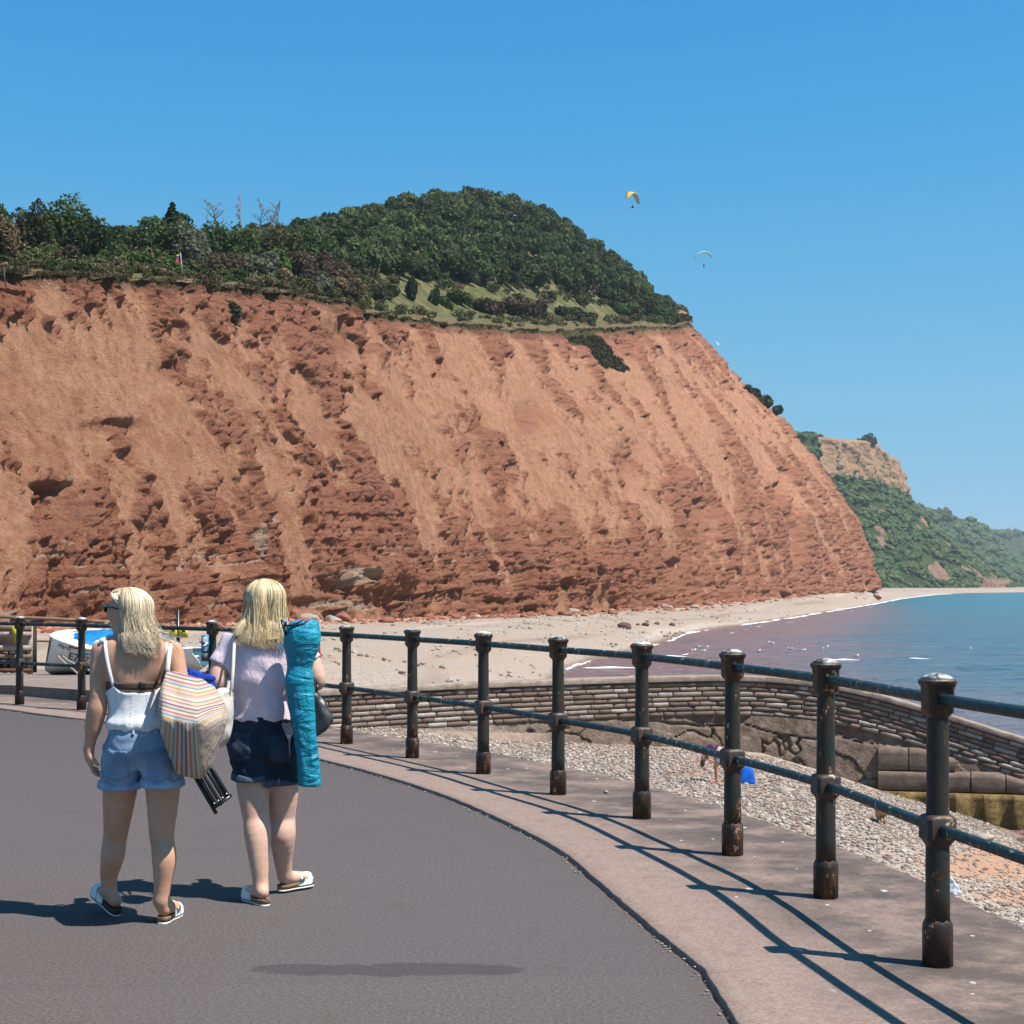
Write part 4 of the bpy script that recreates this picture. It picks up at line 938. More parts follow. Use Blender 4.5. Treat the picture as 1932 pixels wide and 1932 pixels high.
def crown(seed, rx, ry, rz, lobes=12, n=1500, leaf=.3, gap=.0, shape='dome'):
    """foliage spread over the surface of overlapping lobes, lit clumps and gaps between"""
    r = np.random.default_rng(seed); L_ = []
    for k in range(lobes):
        th = r.random()*6.283; ph = r.random(); rad = .68*math.sqrt(r.random())
        c = np.array([math.cos(th)*rad, math.sin(th)*rad, (ph**.8)*.8 if shape == 'dome' else ph-.5]); c[2] *= 1-.45*rad
        L_.append((c, r.uniform(.28, .48)))
    C_, N_, T_ = [], [], []
    per = n//lobes
    for k, (c, q) in enumerate(L_):
        d = r.standard_normal((per, 3)); d /= np.linalg.norm(d, axis=1)[:, None]
        rr = q*(1+.30*fbm(d[:, 0]*2.2+k*9, d[:, 1]*2.2, d[:, 2]*2.2, 2, seed))*(.78+.25*r.random(per)**.5)
        p = c+d*rr[:, None]
        ins = np.zeros(per, bool)
        for j, (c2, q2) in enumerate(L_):
            if j != k: ins |= np.linalg.norm(p-c2, axis=1) < q2*.72
        ok = ~ins & (p[:, 2] > -.12); C_.append(p[ok]); N_.append(d[ok]); T_.append(np.clip(r.random(ok.sum())*.55+.25*r.random()+.2*r.random(ok.sum()), 0, 1))
    c = np.concatenate(C_)*[rx, ry, rz]; nn = np.concatenate(N_)+.75*r.standard_normal((len(c), 3)); nn /= np.linalg.norm(nn, axis=1)[:, None]
    V, F = quads(c, nn, leaf*(.6+.7*r.random(len(c))), r)
    return V, F, np.repeat(np.concatenate(T_), 4), L_
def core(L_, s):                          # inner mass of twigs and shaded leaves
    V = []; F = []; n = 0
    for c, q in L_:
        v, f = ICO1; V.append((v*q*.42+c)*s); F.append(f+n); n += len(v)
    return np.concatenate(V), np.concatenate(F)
def limbs(mb, L_, s, r0, base=(0, 0, -.25)):
    b = np.array(base)*s; t = np.array([0, 0, .12])*s
    mb.tube([b, b*.5+t*.5+[.03*s[0], 0, 0], t], [r0*1.25, r0, r0*.8], 7)
    for c, q in L_[:7]:
        e = c*s; mb.tube([t*.6+b*.4, t*.5+e*.5+[0, 0, .05*s[2]], e], [r0*.55, r0*.35, r0*.15], 5)
def tree_data(seed, rx, ry, rz, kind, lobes=12, n=1600, leaf=.3, base=-.25):
    s = np.array([rx, ry, rz]); V, F, t, L_ = crown(seed, rx, ry, rz, lobes, n, leaf)
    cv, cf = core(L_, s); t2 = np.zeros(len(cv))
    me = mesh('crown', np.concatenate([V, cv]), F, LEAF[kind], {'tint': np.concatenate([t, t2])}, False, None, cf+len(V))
    mb = MB(); limbs(mb, L_, s, .035*max(rx, rz), (0, 0, base))
    tr = mesh('trunk', np.concatenate(mb.v), np.concatenate(mb.q), MAT_BARK, None, True, None, np.concatenate(mb.t)); return me, tr
def plant(name, data, loc, sc=1.0, rz=0.0, label=None, cat='tree', group=None, parts=('crown', 'trunk')):
    o = empty(name, tuple(loc), rz, label, cat, group); o.scale = (sc, sc, sc) if not hasattr(sc, '__len__') else sc
    for nm, me in zip(parts, data): link(nm, me, o)
    return o
# --- trees and shrubs one can tell apart on the near clifftop: px, base py, row t, width px, height px, kind, label
def ground_at(px, t): return land_px(px, t)
near = [
 (-12, .22, 70, 90, 'dark', 'tree', 'dark leafy tree at the clifftop beside the broken pipe'),
 (60, .20, 90, 95, 'olive', 'tree', 'tall spreading tree with an olive crown at the clifftop'),
 (118, .24, 120, 110, 'mid', 'tree', 'largest round green tree on the clifftop above the yellow flowers'),
 (165, .17, 90, 75, 'dark', 'shrub', 'dark evergreen shrub leaning beside the largest round tree'),
 (95, .10, 90, 32, 'bright', 'shrub', 'pale flowering shrub under the largest round tree'),
 (140, .07, 60, 34, 'brown', 'shrub', 'brown twiggy shrub at the cliff rim below the dark evergreen'),
 (45, .06, 36, 22, 'yellow', 'shrub', 'yellow flowering gorse clump at the cliff rim'),
 (10, .06, 60, 80, 'straw', 'shrub', 'tall straw coloured grass clump at the rim by the broken pipe'),
 (235, .30, 90, 40, 'dark', 'tree', 'low dark tree filling the gap in the clifftop skyline'),
 (205, .20, 50, 40, 'dark', 'shrub', 'small dark shrub between the gap and the dark evergreen'),
 (285, .22, 100, 75, 'mid', 'tree', 'round mid green tree in front of the conifer'),
 (330, .20, 70, 80, 'dark', 'tree', 'dark glossy tree just under the conifer'),
 (365, .16, 80, 85, 'grey', 'tree', 'grey green whitebeam tree beside the conifer'),
 (410, .18, 90, 80, 'dark', 'tree', 'dark glossy tree below the leaning dead tree'),
 (445, .16, 90, 90, 'mid', 'tree', 'leafy green tree below the tall bare poles'),
 (490, .17, 100, 90, 'dark', 'tree', 'broad dark tree below the twiggy dead tree'),
 (540, .17, 90, 85, 'olive', 'tree', 'olive green tree at the near end of the wood'),
 (520, .12, 60, 55, 'bright', 'shrub', 'bright leafed shrub in front of the olive green tree'),
 (590, .16, 90, 85, 'dark', 'tree', 'dark tree behind the brown thicket'),
 (420, .10, 80, 45, 'brown', 'shrub', 'brown withered thicket in the middle of the clifftop'),
 (480, .09, 90, 55, 'grey', 'shrub', 'large grey green sea buckthorn bush near the rim'),
 (560, .10, 80, 60, 'brown', 'shrub', 'reddish brown thicket behind the straw grass'),
 (620, .11, 90, 70, 'brown', 'shrub', 'tall brown thorn bush at the end of the near clifftop'),
 (600, .06, 70, 34, 'grey', 'shrub', 'grey bush at the rim under the tall brown thorn'),
 (535, .06, 60, 30, 'straw', 'shrub', 'straw coloured clump on the rim under the brown thicket'),
 (645, .05, 70, 30, 'straw', 'shrub', 'straw coloured bush at the tip of the near clifftop'),
 (260, .10, 70, 26, 'mid', 'shrub', 'low green shrub under the round mid green tree'),
 (310, .09, 60, 28, 'bright', 'shrub', 'bright green bramble beside the flag pole'),
 (365, .08, 60, 26, 'olive', 'shrub', 'low olive shrub just beyond the flag pole'),
 (215, .06, 60, 20, 'straw', 'shrub', 'dry grass clump on the rim near the fence posts'),
 (285, .05, 60, 16, 'straw', 'shrub', 'low dry grass clump at the fence posts'),
]
for i, (px, t, w, h, kd, cat, lab) in enumerate(near):
    g = ground_at(px, t); Y = g[1]; k_h = 1.08 if cat == 'tree' else 1.12; ww = w*Y/FPX/2*1.12; hh = h*k_h*Y/FPX
    leaf = .0024*Y*.5
    d_ = tree_data(200+i, ww, ww*.9, hh/1.15, kd, 13 if w > 60 else 8, 4800 if w > 60 else 2600, leaf*1.0, -.15)
    plant('tree' if cat == 'tree' else 'shrub', d_, g+[0, 0, .1*hh], 1.0, 0, lab, cat, None, ('crown', 'trunk') if cat == 'tree' else ('foliage', 'stem'))
# a conifer
g = ground_at(322, .20); Y = g[1]; h = 112*Y/FPX; cf = empty('conifer_tree', tuple(g), 0, 'pointed dark conifer rising above the clifftop trees', 'tree')
r = np.random.default_rng(3); Cc = []; Nn = []
for lv in np.linspace(.28, .98, 12):
    rad = (1.02-lv)*.52*h
    for k in range(int(9+10*(1-lv))):
        th = r.random()*6.283
        for q in np.linspace(.15, 1, 14):
            Cc.append([math.cos(th)*rad*q, math.sin(th)*rad*q, lv*h-.10*rad*q+.12*rad*q*q+.1*r.standard_normal()]); Nn.append([.3*math.cos(th), .3*math.sin(th), 1])
Cc = np.array(Cc)+.12*r.standard_normal((len(Cc), 3)); Nn = np.array(Nn)+.4*r.standard_normal((len(Cc), 3)); Nn /= np.linalg.norm(Nn, axis=1)[:, None]
V, F = quads(Cc, Nn, .22+.18*r.random(len(Cc)), r); link('crown', mesh('crown', V, F, LEAF['conifer'], {'tint': np.repeat(r.random(len(Cc)), 4)}), cf)
MB().tube([[0, 0, -.5], [0, 0, h*.6], [0, 0, h]], [.25, .15, .03], 7).build('trunk', MAT_BARK, cf)
# dead trees
def dead_tree(px, t, hpx, lean, spread, nb, seed, lab):
    g = ground_at(px, t); Y = g[1]; h = hpx*Y/FPX; r = np.random.default_rng(seed); o = empty('dead_tree', tuple(g-[0, 0, .5]), 0, lab, 'tree')
    top = np.array([lean*h, 0, h]); tp = [np.array([0, 0, 0]), top*.5+[.03*h*r.standard_normal(), 0, 0], top]
    MB().tube(tp, [.15, .11, .05], 7).build('trunk', MAT_DEAD, o); mb = MB()
    for k in range(nb):
        f = r.uniform(.45, .98); b = tp[0]*(1-f)+top*f; th = r.random()*6.283; L0 = spread*h*r.uniform(.4, 1)*(1.15-f*.5)
        e = b+[math.cos(th)*L0, math.sin(th)*L0, L0*r.uniform(.3, 1.1)]; mid = (b+e)/2+[0, 0, -.05*L0]
        mb.tube([b, mid, e], [.06, .045, .025], 5)
        for j in range(3):
            s = b*(.5-.1*j)+e*(.5+.1*j); mb.tube([s, s+L0*.35*np.array([r.standard_normal()*.6, r.standard_normal()*.6, abs(r.standard_normal())])], [.045, .025], 4)
    mb.build('branch', MAT_DEAD, o)
dead_tree(412, .20, 122, -.10, .32, 22, 1, 'leaning dead tree with a mesh of grey branches')
dead_tree(455, .19, 148, .02, .07, 12, 2, 'tall bare pole of a dead tree, the tallest on the clifftop')
dead_tree(448, .20, 130, -.03, .08, 9, 3, 'slightly shorter bare pole standing beside the tallest dead tree')
dead_tree(488, .20, 125, .05, .25, 16, 4, 'small twiggy dead tree between the bare poles and the wood')
dead_tree(522, .20, 128, -.02, .28, 22, 5, 'bushy topped dead tree nearest to the wood')
dead_tree(505, .19, 118, .10, .2, 12, 6, 'thin dead sapling leaning next to the bushy topped dead tree')
# flag and fence posts
g = ground_at(342, .045); Y = g[1]; fl = empty('flag', tuple(g), 0, 'small rainbow flag on a thin white pole at the cliff rim', 'flag'); h = 46*Y/FPX
MB().tube([[0, 0, -.5], [-.35, 0, h]], [.05, .04], 8).build('pole', plain('white_pole', (.6, .56, .5)), fl)
m = M_('flag_cloth', .8); sp_ = m.n('SeparateXYZ'); m.put(sp_.inputs[0], m.obj)
m.color(m.ramp(m.rng(sp_.outputs[2], h-1.45, h-.05, 0, 1, False), [(0, (.45, .12, .03)), (.3, (.5, .06, .05)), (.45, (.05, .06, .35)), (.7, (.55, .5, .05)), (.9, (.25, .45, .05))], 'CONSTANT'))
gx_, gz_ = np.meshgrid(np.linspace(0, 1, 9), np.linspace(0, 1, 7)); V = np.stack([-.34-gx_*.75-.1*gz_, .12*np.sin(gx_*6), h-.05-gz_*1.3-.35*gx_], -1)
V = np.concatenate([V.reshape(-1, 3), V.reshape(-1, 3)+[0, .02, 0]]); link('cloth', mesh('cloth', V, np.concatenate([grid_faces(7, 9), grid_faces(7, 9, 63)[:, ::-1]]), m.m, None, True), fl)
MAT_FENCE = plain('fence_wood', (.34, .29, .23), .9)
for k, (x, hp, lab) in enumerate(((311, 24, 'tallest grey fence post on the cliff rim'), (319, 18, 'short grey fence post beside the tallest one on the rim'), (347, 16, 'leaning fence post just beyond the flag pole'), (107, 12, 'lone short stake at the cliff rim below the round tree'))):
    g = ground_at(x, .03); h = hp*g[1]/FPX; mb = MB(); mb.tube([g-[0, 0, .4], g+[.06*k-.1, 0, h*.5], g+[.10*k-.15, 0, h]], [.07, .065, .05], 7); o = mb.build('fence_post', MAT_FENCE); tag(o, lab, 'post')
# broken drain pipe hanging out of the cliff at the far left
c = P(6, 500, 168); o = empty('drain_pipe', tuple(c), 0, 'broken brown pipe end sticking out of the cliff rim', 'pipe')
mb = MB(); mb.lathe([(.20, -.6), (.24, 0), (.22, .4), (.18, .5)], 14); q = mb.build('pipe_end', plain('pipe_clay', (.22, .12, .07)), o); q.rotation_euler = (0, 1.2, 0)
MB().tube([[.2, -.4, -.3], [.35, -.7, -1.4], [.6, -.9, -2.6]], [.08, .07, .06], 8).build('hanging_length', plain('pipe_dark', (.06, .055, .05)), o)

# --- wood on the hill: one mass, with the trees along its lower edge as things
r = np.random.default_rng(17)
lib = []
for k in range(7): lib.append(crown(400+k, 1, 1, .95, 9, 900, .115))
Vw, Fw, Tw, Kw = [], [], [], []; nv = 0; CV, CF = [], []; nc = 0
cand = 5200; s_ = r.uniform(2.6, 10.5, cand); t_ = r.uniform(.13, .82, cand)
pos = land_at(s_, t_); px, py = proj(pos)
dens = np.ones(cand)
edge_t = np.interp(px, [500, 700, 800, 950, 1100, 1200, 1270], [.20, .17, .20, .19, .19, .16, .125])
ok = (t_ > edge_t) & (px > 430) & (px < 1300)
clear = np.exp(-(((px-1178)/14)**2+((py-520)/12)**2))       # the bare landslip scar
ok &= clear < .3
pos, px, py, t_ = pos[ok], px[ok], py[ok], t_[ok]
keep = []; cellmap = {}
for i in range(len(pos)):                 # keep crowns about 6 m apart
    kx, ky = int(pos[i, 0]//6.5), int(pos[i, 1]//6.5); good = True
    for a in (-1, 0, 1):
        for b in (-1, 0, 1):
            for j in cellmap.get((kx+a, ky+b), ()):
                if np.hypot(*(pos[i, :2]-pos[j, :2])) < 6.2: good = False
    if good: cellmap.setdefault((kx, ky), []).append(i); keep.append(i)
pos, px, py = pos[keep], px[keep], py[keep]
print('wood trees', len(pos))
for i in range(len(pos)):
    V, F, t, L_ = lib[i % 7]; sc = r.uniform(3.2, 6.4)*np.interp(px[i], [430, 560, 700, 1180, 1280], [.35, .6, .95, 1.0, .55]); th = r.random()*6.283; c_, s0 = math.cos(th), math.sin(th); hz_ = sc*r.uniform(.9, 1.35)
    M3 = np.array([[c_*sc, -s0*sc, 0], [s0*sc, c_*sc, 0], [0, 0, hz_]])
    base = pos[i]+[0, 0, .9*sc]
    Vw.append(V@M3.T+base); Fw.append(F+nv); nv += len(V)
    big_ = .5+.5*float(noise(pos[i, 0]/22, pos[i, 1]/22, 0, 5)); Tw.append(np.clip(t*.45+.75*r.random()**1.5*(.5+big_)-.05, 0, 1)); 
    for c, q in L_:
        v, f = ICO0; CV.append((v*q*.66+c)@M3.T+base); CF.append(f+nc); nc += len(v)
Vw = np.concatenate(Vw); CV = np.concatenate(CV)
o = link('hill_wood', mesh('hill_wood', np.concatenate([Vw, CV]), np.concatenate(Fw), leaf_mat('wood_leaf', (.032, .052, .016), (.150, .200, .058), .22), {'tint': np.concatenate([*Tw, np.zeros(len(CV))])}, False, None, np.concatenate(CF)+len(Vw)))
tag(o, 'dense dark green wood covering the hill above the cliff', 'wood', kind='stuff')
edge = [
 (712, .135, 40, 30, 'olive', 'loose olive thorn at the tip of the field'), (735, .14, 46, 34, 'olive', 'olive bush in front of the dry field'), (775, .15, 24, 38, 'conifer', 'slim dark sapling standing in the dry field'), (815, .14, 22, 34, 'dark', 'small dark sapling beside the dry field'), (838, .13, 30, 20, 'mid', 'small green shrub below the dark sapling'),
 (860, .14, 60, 26, 'bright', 'bright green bramble bank beside the field'), (900, .12, 60, 24, 'mid', 'mid green scrub left of the brown thicket'.replace('left of', 'beside')), (930, .09, 60, 30, 'brown', 'brown leafless thicket on the rim of the middle cliff'), (975, .09, 90, 38, 'brown', 'wide purple brown thicket, the largest on the middle cliff'), (1010, .10, 44, 30, 'brown', 'brown thicket end beside the green field'),
 (1080, .08, 70, 22, 'dark', 'dark low scrub above the overgrown gully'), (1105, .06, 50, 16, 'olive', 'olive scrub at the head of the overgrown gully'), (1165, .14, 60, 36, 'dark', 'dark bushy tree beside the overgrown gully'), (1190, .09, 60, 24, 'bright', 'grass green scrub slope beyond the gully'), (1215, .12, 50, 34, 'olive', 'olive bush where the rim rises to the headland'), (1235, .07, 44, 22, 'dark', 'dark scrub hanging over the rim near the red crag'),
 (1262, .06, 44, 18, 'dark', 'low dark scrub just under the red crag'), (1285, .045, 40, 12, 'olive', 'last scrub on the skyline rim of the red cliff'), (1140, .20, 60, 46, 'dark', 'dark rounded tree at the edge of the wood above the gully'), (1060, .22, 64, 50, 'mid', 'round green tree at the wood edge above the green field'), (1000, .22, 60, 50, 'mid', 'green tree at the wood edge behind the brown thicket'), (935, .22, 64, 52, 'dark', 'dark tree at the wood edge behind the bramble bank'), (870, .22, 60, 52, 'dark', 'dark tree at the wood edge above the dry field'), (800, .22, 56, 50, 'mid', 'green tree at the wood edge behind the slim sapling'), (740, .22, 60, 50, 'dark', 'dark tree at the wood edge near the brown thorn'), (690, .2, 60, 60, 'dark', 'dark tree behind the tip of the near clifftop'),
]
for i, (px_, t, w, h, kd, lab) in enumerate(edge):
    g = land_px(px_, t); Y = g[1]; ww = w*Y/FPX/2; hh = h*Y/FPX
    d_ = tree_data(300+i, ww, ww*.9, hh/1.1, kd, 11, 1700, .0012*Y, -.12)
    tree_ = h > 33; plant('tree' if tree_ else 'shrub', d_, g+[0, 0, .08*hh], 1.0, 0, lab, 'tree' if tree_ else 'shrub', None, ('crown', 'trunk') if tree_ else ('foliage', 'stem'))
# low thicket between the trees: reads as one mass
Vs, Fs, Ts, ns_ = [], [], [], 0; r = np.random.default_rng(23)
for i in range(760):
    s0_ = r.uniform(1.0, 4.7) if i < 560 else r.uniform(4.7, 9.8); t0_ = r.uniform(.015, .24)**1.0 if i % 3 else r.uniform(.01, .08)
    if i >= 560: t0_ = r.uniform(.015, .07) if r.random() < .5 else r.uniform(.15, .22)
    g = land_at(np.array([s0_]), np.array([t0_]))[0]; gp, gq = proj(g)
    if abs(gp-800) < 50 and 0.1 < t0_ < .17: continue
    V, F, t, L_ = lib[i % 7]; sc = r.uniform(.7, 2.0)*(.55+g[1]*.0022)*(.7+2.0*t0_); hz_ = sc*r.uniform(.7, 1.2); th = r.random()*6.28; c_, s1_ = math.cos(th), math.sin(th)
    sel = r.random(len(F)) < .6; F = F[sel]; idx_ = F.ravel(); V = V[idx_]@np.array([[c_*sc, -s1_*sc, 0], [s1_*sc, c_*sc, 0], [0, 0, hz_]]).T+g+[0, 0, .2*hz_]
    Vs.append(V); Fs.append(np.arange(len(V)).reshape(-1, 4)+ns_); ns_ += len(V); Ts.append(np.clip(t[idx_]*.35+.7*r.random(), 0, 1))
ml = M_('thicket_leaf', .85, .1); ml.color(ml.ramp(ml.attr('tint'), [(0, (.032, .048, .016)), (.3, (.07, .095, .028)), (.5, (.12, .135, .045)), (.7, (.13, .095, .06)), (.85, (.22, .17, .09)), (1, (.10, .14, .04))]))
o = link('clifftop_thicket', mesh('clifftop_thicket', np.concatenate(Vs), np.concatenate(Fs), ml.m, {'tint': np.concatenate(Ts)})); tag(o, 'tangled low thicket covering the clifftop between the trees', 'thicket', kind='stuff')
# grass and scrub fringing the rim: uncountable
n = 26000; ti = r.integers(0, NU-140, n); ti = ti[(fbm(ti*.035, .2, 0, 3, 12) > -.15)]; n = len(ti); c = CLIFF_TOP[ti]-nrm[ti]*(-.6+5*r.random(n)**2)[:, None]; c[:, 2] += .05+.35*r.random(n)**2
Nn = r.standard_normal((n, 3))*[1, 1, .35]; Nn /= np.linalg.norm(Nn, axis=1)[:, None]
V, F = quads(c, Nn, (.12+.30*r.random(n)**2)*(.7+c[:, 1]*.0018), r, .35)
o = link('rim_grass', mesh('rim_grass', V, F, leaf_mat('rim_grass_leaf', (.075, .070, .028), (.24, .175, .085)), {'tint': np.repeat(np.clip(r.random(n)*.6+.5*fbm(ti*.02, .7, 0, 2, 3), 0, 1), 4)})); tag(o, 'dry grass fringing the crumbling cliff rim', 'grass', kind='stuff')
# plants clinging to the face: overgrown gully and a few tufts
q = np.argwhere(veg > .62); q = q[r.integers(0, len(q), 9000)]; c = C[q[:, 0], q[:, 1]]+nrm[q[:, 1]]*.4; c[:, 2] += .3
sel = (q[:, 0] < NV-12); c = c[sel]; n = len(c); Nn = nrm[q[sel][:, 1]]+.8*r.standard_normal((n, 3))+[0, 0, .5]; Nn /= np.linalg.norm(Nn, axis=1)[:, None]
V, F = quads(c, Nn, (.22+.3*r.random(n))*(.5+c[:, 1]*.0013), r); o = link('face_scrub', mesh('face_scrub', V, F, leaf_mat('scrub_leaf', (.075, .075, .03), (.17, .155, .065)), {'tint': np.repeat(r.random(n), 4)})); tag(o, 'olive scrub overgrowing a gully in the cliff face', 'scrub', kind='stuff')
# scrub on the far headlands: seen as one cover
def cover(Q, rk, n, size, mat, seed, lab):
    r = np.random.default_rng(seed); nv_, nu_ = Q.shape[:2]; i = r.integers(2, nv_-2, n); j = r.integers(0, nu_-1, n)
    ok = np.ones(n, bool)
    if rk is not None: ok = rk[i, j] < .35
    f = fbm(j*.045, i*.07, 0, 4, seed); ok &= f > .03; i, j = i[ok], j[ok]; c = Q[i, j].copy(); n = len(c); s = size*(.5+r.random(n)**2); c[:, 2] += s*.35
    V, F, t = scatter(c, s, ICO0, .75, r); W = V.reshape(n, -1, 3); W += .25*r.standard_normal(W.shape)*s[:, None, None]
    o = link('headland_scrub', mesh('headland_scrub', W.reshape(-1, 3), F, mat, {'tint': t}, False)); tag(o, lab, 'scrub', kind='stuff')
LEAF['far'] = leaf_mat('leaf_far', (.030, .052, .016), (.10, .135, .042), .1)
cover(Q1, RK1, 30000, 3.4, LEAF['far'], 61, 'dark green scrub covering the ochre topped headland'); cover(Q2, None, 12000, 7, LEAF['far'], 62, 'dark green wood covering the second headland'); cover(Q3, None, 8000, 10, LEAF['far'], 63, 'bluish green wood covering the farthest headland')
# trees on the skyline of the ochre headland
for k, (x, y, w, lab) in enumerate(((1526, 822, 30, 'round tree on the skyline at the landward end of the ochre cliff'), (1545, 824, 20, 'smaller tree next to the round one above the ochre cliff'), (1637, 830, 44, 'spreading tree at the seaward top of the ochre cliff'))):
    Y = 2020+k*60; c = P(x, y+8, Y); d_ = tree_data(500+k, w*Y/FPX/2, w*Y/FPX/2, w*.5*Y/FPX, 'dark', 9, 700, 2.2, -.2); plant('tree', d_, c, 1, 0, lab, 'tree')
for k, (x, y, w, kd, lab) in enumerate(((1425, 775, 34, 'dark', 'dark bush on the sloping skyline of the red cliff'), (1448, 788, 38, 'mid', 'largest green bush on the sloping skyline of the red cliff'), (1408, 762, 24, 'mid', 'small green bush, the topmost on the sloping skyline'), (1466, 800, 22, 'dark', 'small dark bush, lowest on the sloping skyline'))):
    Y = 850; c = P(x, y-22, Y); d_ = tree_data(520+k, w*Y/FPX/2, w*Y/FPX/2, w*.55*Y/FPX, kd, 9, 900, 1.1, -.3); plant('shrub', d_, c, 1, 0, lab, 'shrub', None, ('foliage', 'stem'))
# ------------------------------------------------------------------ people: one continuous surface grown from a blended field
def surfnet(vals, lo, st):
    ins = vals < 0; nx, ny, nz = vals.shape
    cs = np.zeros((nx-1, ny-1, nz-1), np.int8)
    for a in (0, 1):
        for b in (0, 1):
            for c in (0, 1): cs += ins[a:nx-1+a, b:ny-1+b, c:nz-1+c]
    act = (cs > 0) & (cs < 8); ids = -np.ones(act.shape, np.int64); I = np.argwhere(act); ids[act] = np.arange(len(I))
    acc = np.zeros((len(I), 3)); cnt = np.zeros(len(I)); corner = [(a, b, c) for a in (0, 1) for b in (0, 1) for c in (0, 1)]
    for p in corner:
        for ax in range(3):
            if p[ax] == 0:
                q = list(p); q[ax] = 1
                va = vals[I[:, 0]+p[0], I[:, 1]+p[1], I[:, 2]+p[2]]; vb = vals[I[:, 0]+q[0], I[:, 1]+q[1], I[:, 2]+q[2]]
                x = (va < 0) != (vb < 0); t = np.where(x, va/np.where(x, va-vb, 1), 0)
                pt = np.array(p, float)[None]+t[:, None]*(np.array(q)-np.array(p)); acc += pt*x[:, None]; cnt += x
    V = (I+acc/cnt[:, None])*st+lo
    F = []
    for ax in range(3):
        sl0 = [slice(None)]*3; sl1 = [slice(None)]*3; sl0[ax] = slice(0, -1); sl1[ax] = slice(1, None)
        a, b = ins[tuple(sl0)], ins[tuple(sl1)]; E_ = np.argwhere(a != b); o1, o2 = [(1, 2), (2, 0), (0, 1)][ax]
        lim = np.array(act.shape); ok = (E_[:, o1] > 0) & (E_[:, o2] > 0) & (E_[:, o1] < lim[o1]) & (E_[:, o2] < lim[o2]); E_ = E_[ok]
        fl = a[tuple(E_.T)]; d1 = np.zeros(3, int); d1[o1] = 1; d2 = np.zeros(3, int); d2[o2] = 1
        q = [ids[tuple((E_-k).T)] for k in (0*d1, d1, d1+d2, d2)]
        f = np.stack(q, -1); f[~fl] = f[~fl][:, ::-1]; F.append(f)
    return V, np.concatenate(F)
class Field:
    def __init__(s, lo, hi, st):
        s.lo = np.array(lo, float); s.st = st; s.n = (np.ceil((np.array(hi)-s.lo)/st)+1).astype(int); s.v = np.full(s.n, .25)
    def sub(s, a, b, m):
        i0 = np.clip(((np.minimum(a, b)-m-s.lo)/s.st).astype(int), 0, s.n); i1 = np.clip(((np.maximum(a, b)+m-s.lo)/s.st).astype(int)+2, 0, s.n)
        ax = [s.lo[k]+s.st*np.arange(i0[k], i1[k]) for k in range(3)]
        return (slice(i0[0], i1[0]), slice(i0[1], i1[1]), slice(i0[2], i1[2])), np.meshgrid(*ax, indexing='ij')
    def blend(s, sl, d, k):
        o = s.v[sl]; h = np.maximum(k-np.abs(o-d), 0)/k; s.v[sl] = np.minimum(o, d)-h*h*k*.25
    def cap(s, a, b, ra, rb, k=.03, sy=1.0, cut=0, off=0.0):
        a, b = np.asarray(a, float), np.asarray(b, float); ra += off; rb += off; m = max(ra, rb)*max(1, sy)+k+.02
        sl, (X, Y, Z) = s.sub(a, b, m); d = b-a; L2 = d@d; t = ((X-a[0])*d[0]+(Y-a[1])*d[1]+(Z-a[2])*d[2])/L2; tc = np.clip(t, 0, 1)
        q = np.sqrt((X-a[0]-tc*d[0])**2+((Y-a[1]-tc*d[1])/sy)**2+(Z-a[2]-tc*d[2])**2); v = (q-(ra+(rb-ra)*tc))*min(1, sy)
        if cut: v = np.maximum(v, (t-1)*math.sqrt(L2))
        s.blend(sl, v, k); return s
    def ell(s, c, r, k=.03, yaw=0.0, pitch=0.0, off=0.0):
        c = np.asarray(c, float); r = np.asarray(r, float)+off; m = r.max()+k+.02; sl, (X, Y, Z) = s.sub(c, c, m); X, Y, Z = X-c[0], Y-c[1], Z-c[2]
        cy, sn = math.cos(yaw), math.sin(yaw); X, Y = X*cy+Y*sn, -X*sn+Y*cy
        cp, sp = math.cos(pitch), math.sin(pitch); Y, Z = Y*cp+Z*sp, -Y*sp+Z*cp
        k0 = np.sqrt((X/r[0])**2+(Y/r[1])**2+(Z/r[2])**2); k1 = np.sqrt((X/r[0]**2)**2+(Y/r[1]**2)**2+(Z/r[2]**2)**2)+1e-6
        s.blend(sl, k0*(k0-1)/k1, k); return s
    def grid(s): return np.meshgrid(*[s.lo[k]+s.st*np.arange(s.n[k]) for k in range(3)], indexing='ij')
    def chain(s, pts, rad, k=.03, fine=True, **kw):
        if len(pts) > 3 and fine:             # a smooth taper through the joints
            t = np.arange(len(pts), dtype=float); q = np.linspace(0, t[-1], (len(pts)-1)*4+1); pts = crom(t, np.array(pts, float), q); rad = crom(t, np.array(rad, float), q)
        for i in range(len(pts)-1): s.cap(pts[i], pts[i+1], rad[i], rad[i+1], k if i == 0 else .010, **kw)
        return s
    def back(s, x, z):                    # y of the surface met first when coming from behind
        i = np.clip((np.asarray(x)-s.lo[0])/s.st, 0, s.n[0]-2); k = np.clip((np.asarray(z)-s.lo[2])/s.st, 0, s.n[2]-2); i0 = i.astype(int); k0 = k.astype(int); fi = (i-i0)[..., None]; fk = (k-k0)[..., None]
        col = (s.v[i0, :, k0]*(1-fi)+s.v[i0+1, :, k0]*fi)*(1-fk)+(s.v[i0, :, k0+1]*(1-fi)+s.v[i0+1, :, k0+1]*fi)*fk
        neg = col < 0; j = np.where(neg.any(-1), neg.argmax(-1), s.n[1]//2); j = np.maximum(j, 1)
        a = np.take_along_axis(col, (j-1)[..., None], -1)[..., 0]; b = np.take_along_axis(col, j[..., None], -1)[..., 0]
        return s.lo[1]+s.st*(j-1+np.clip(a/np.where(np.abs(a-b) < 1e-9, 1, a-b), 0, 1))
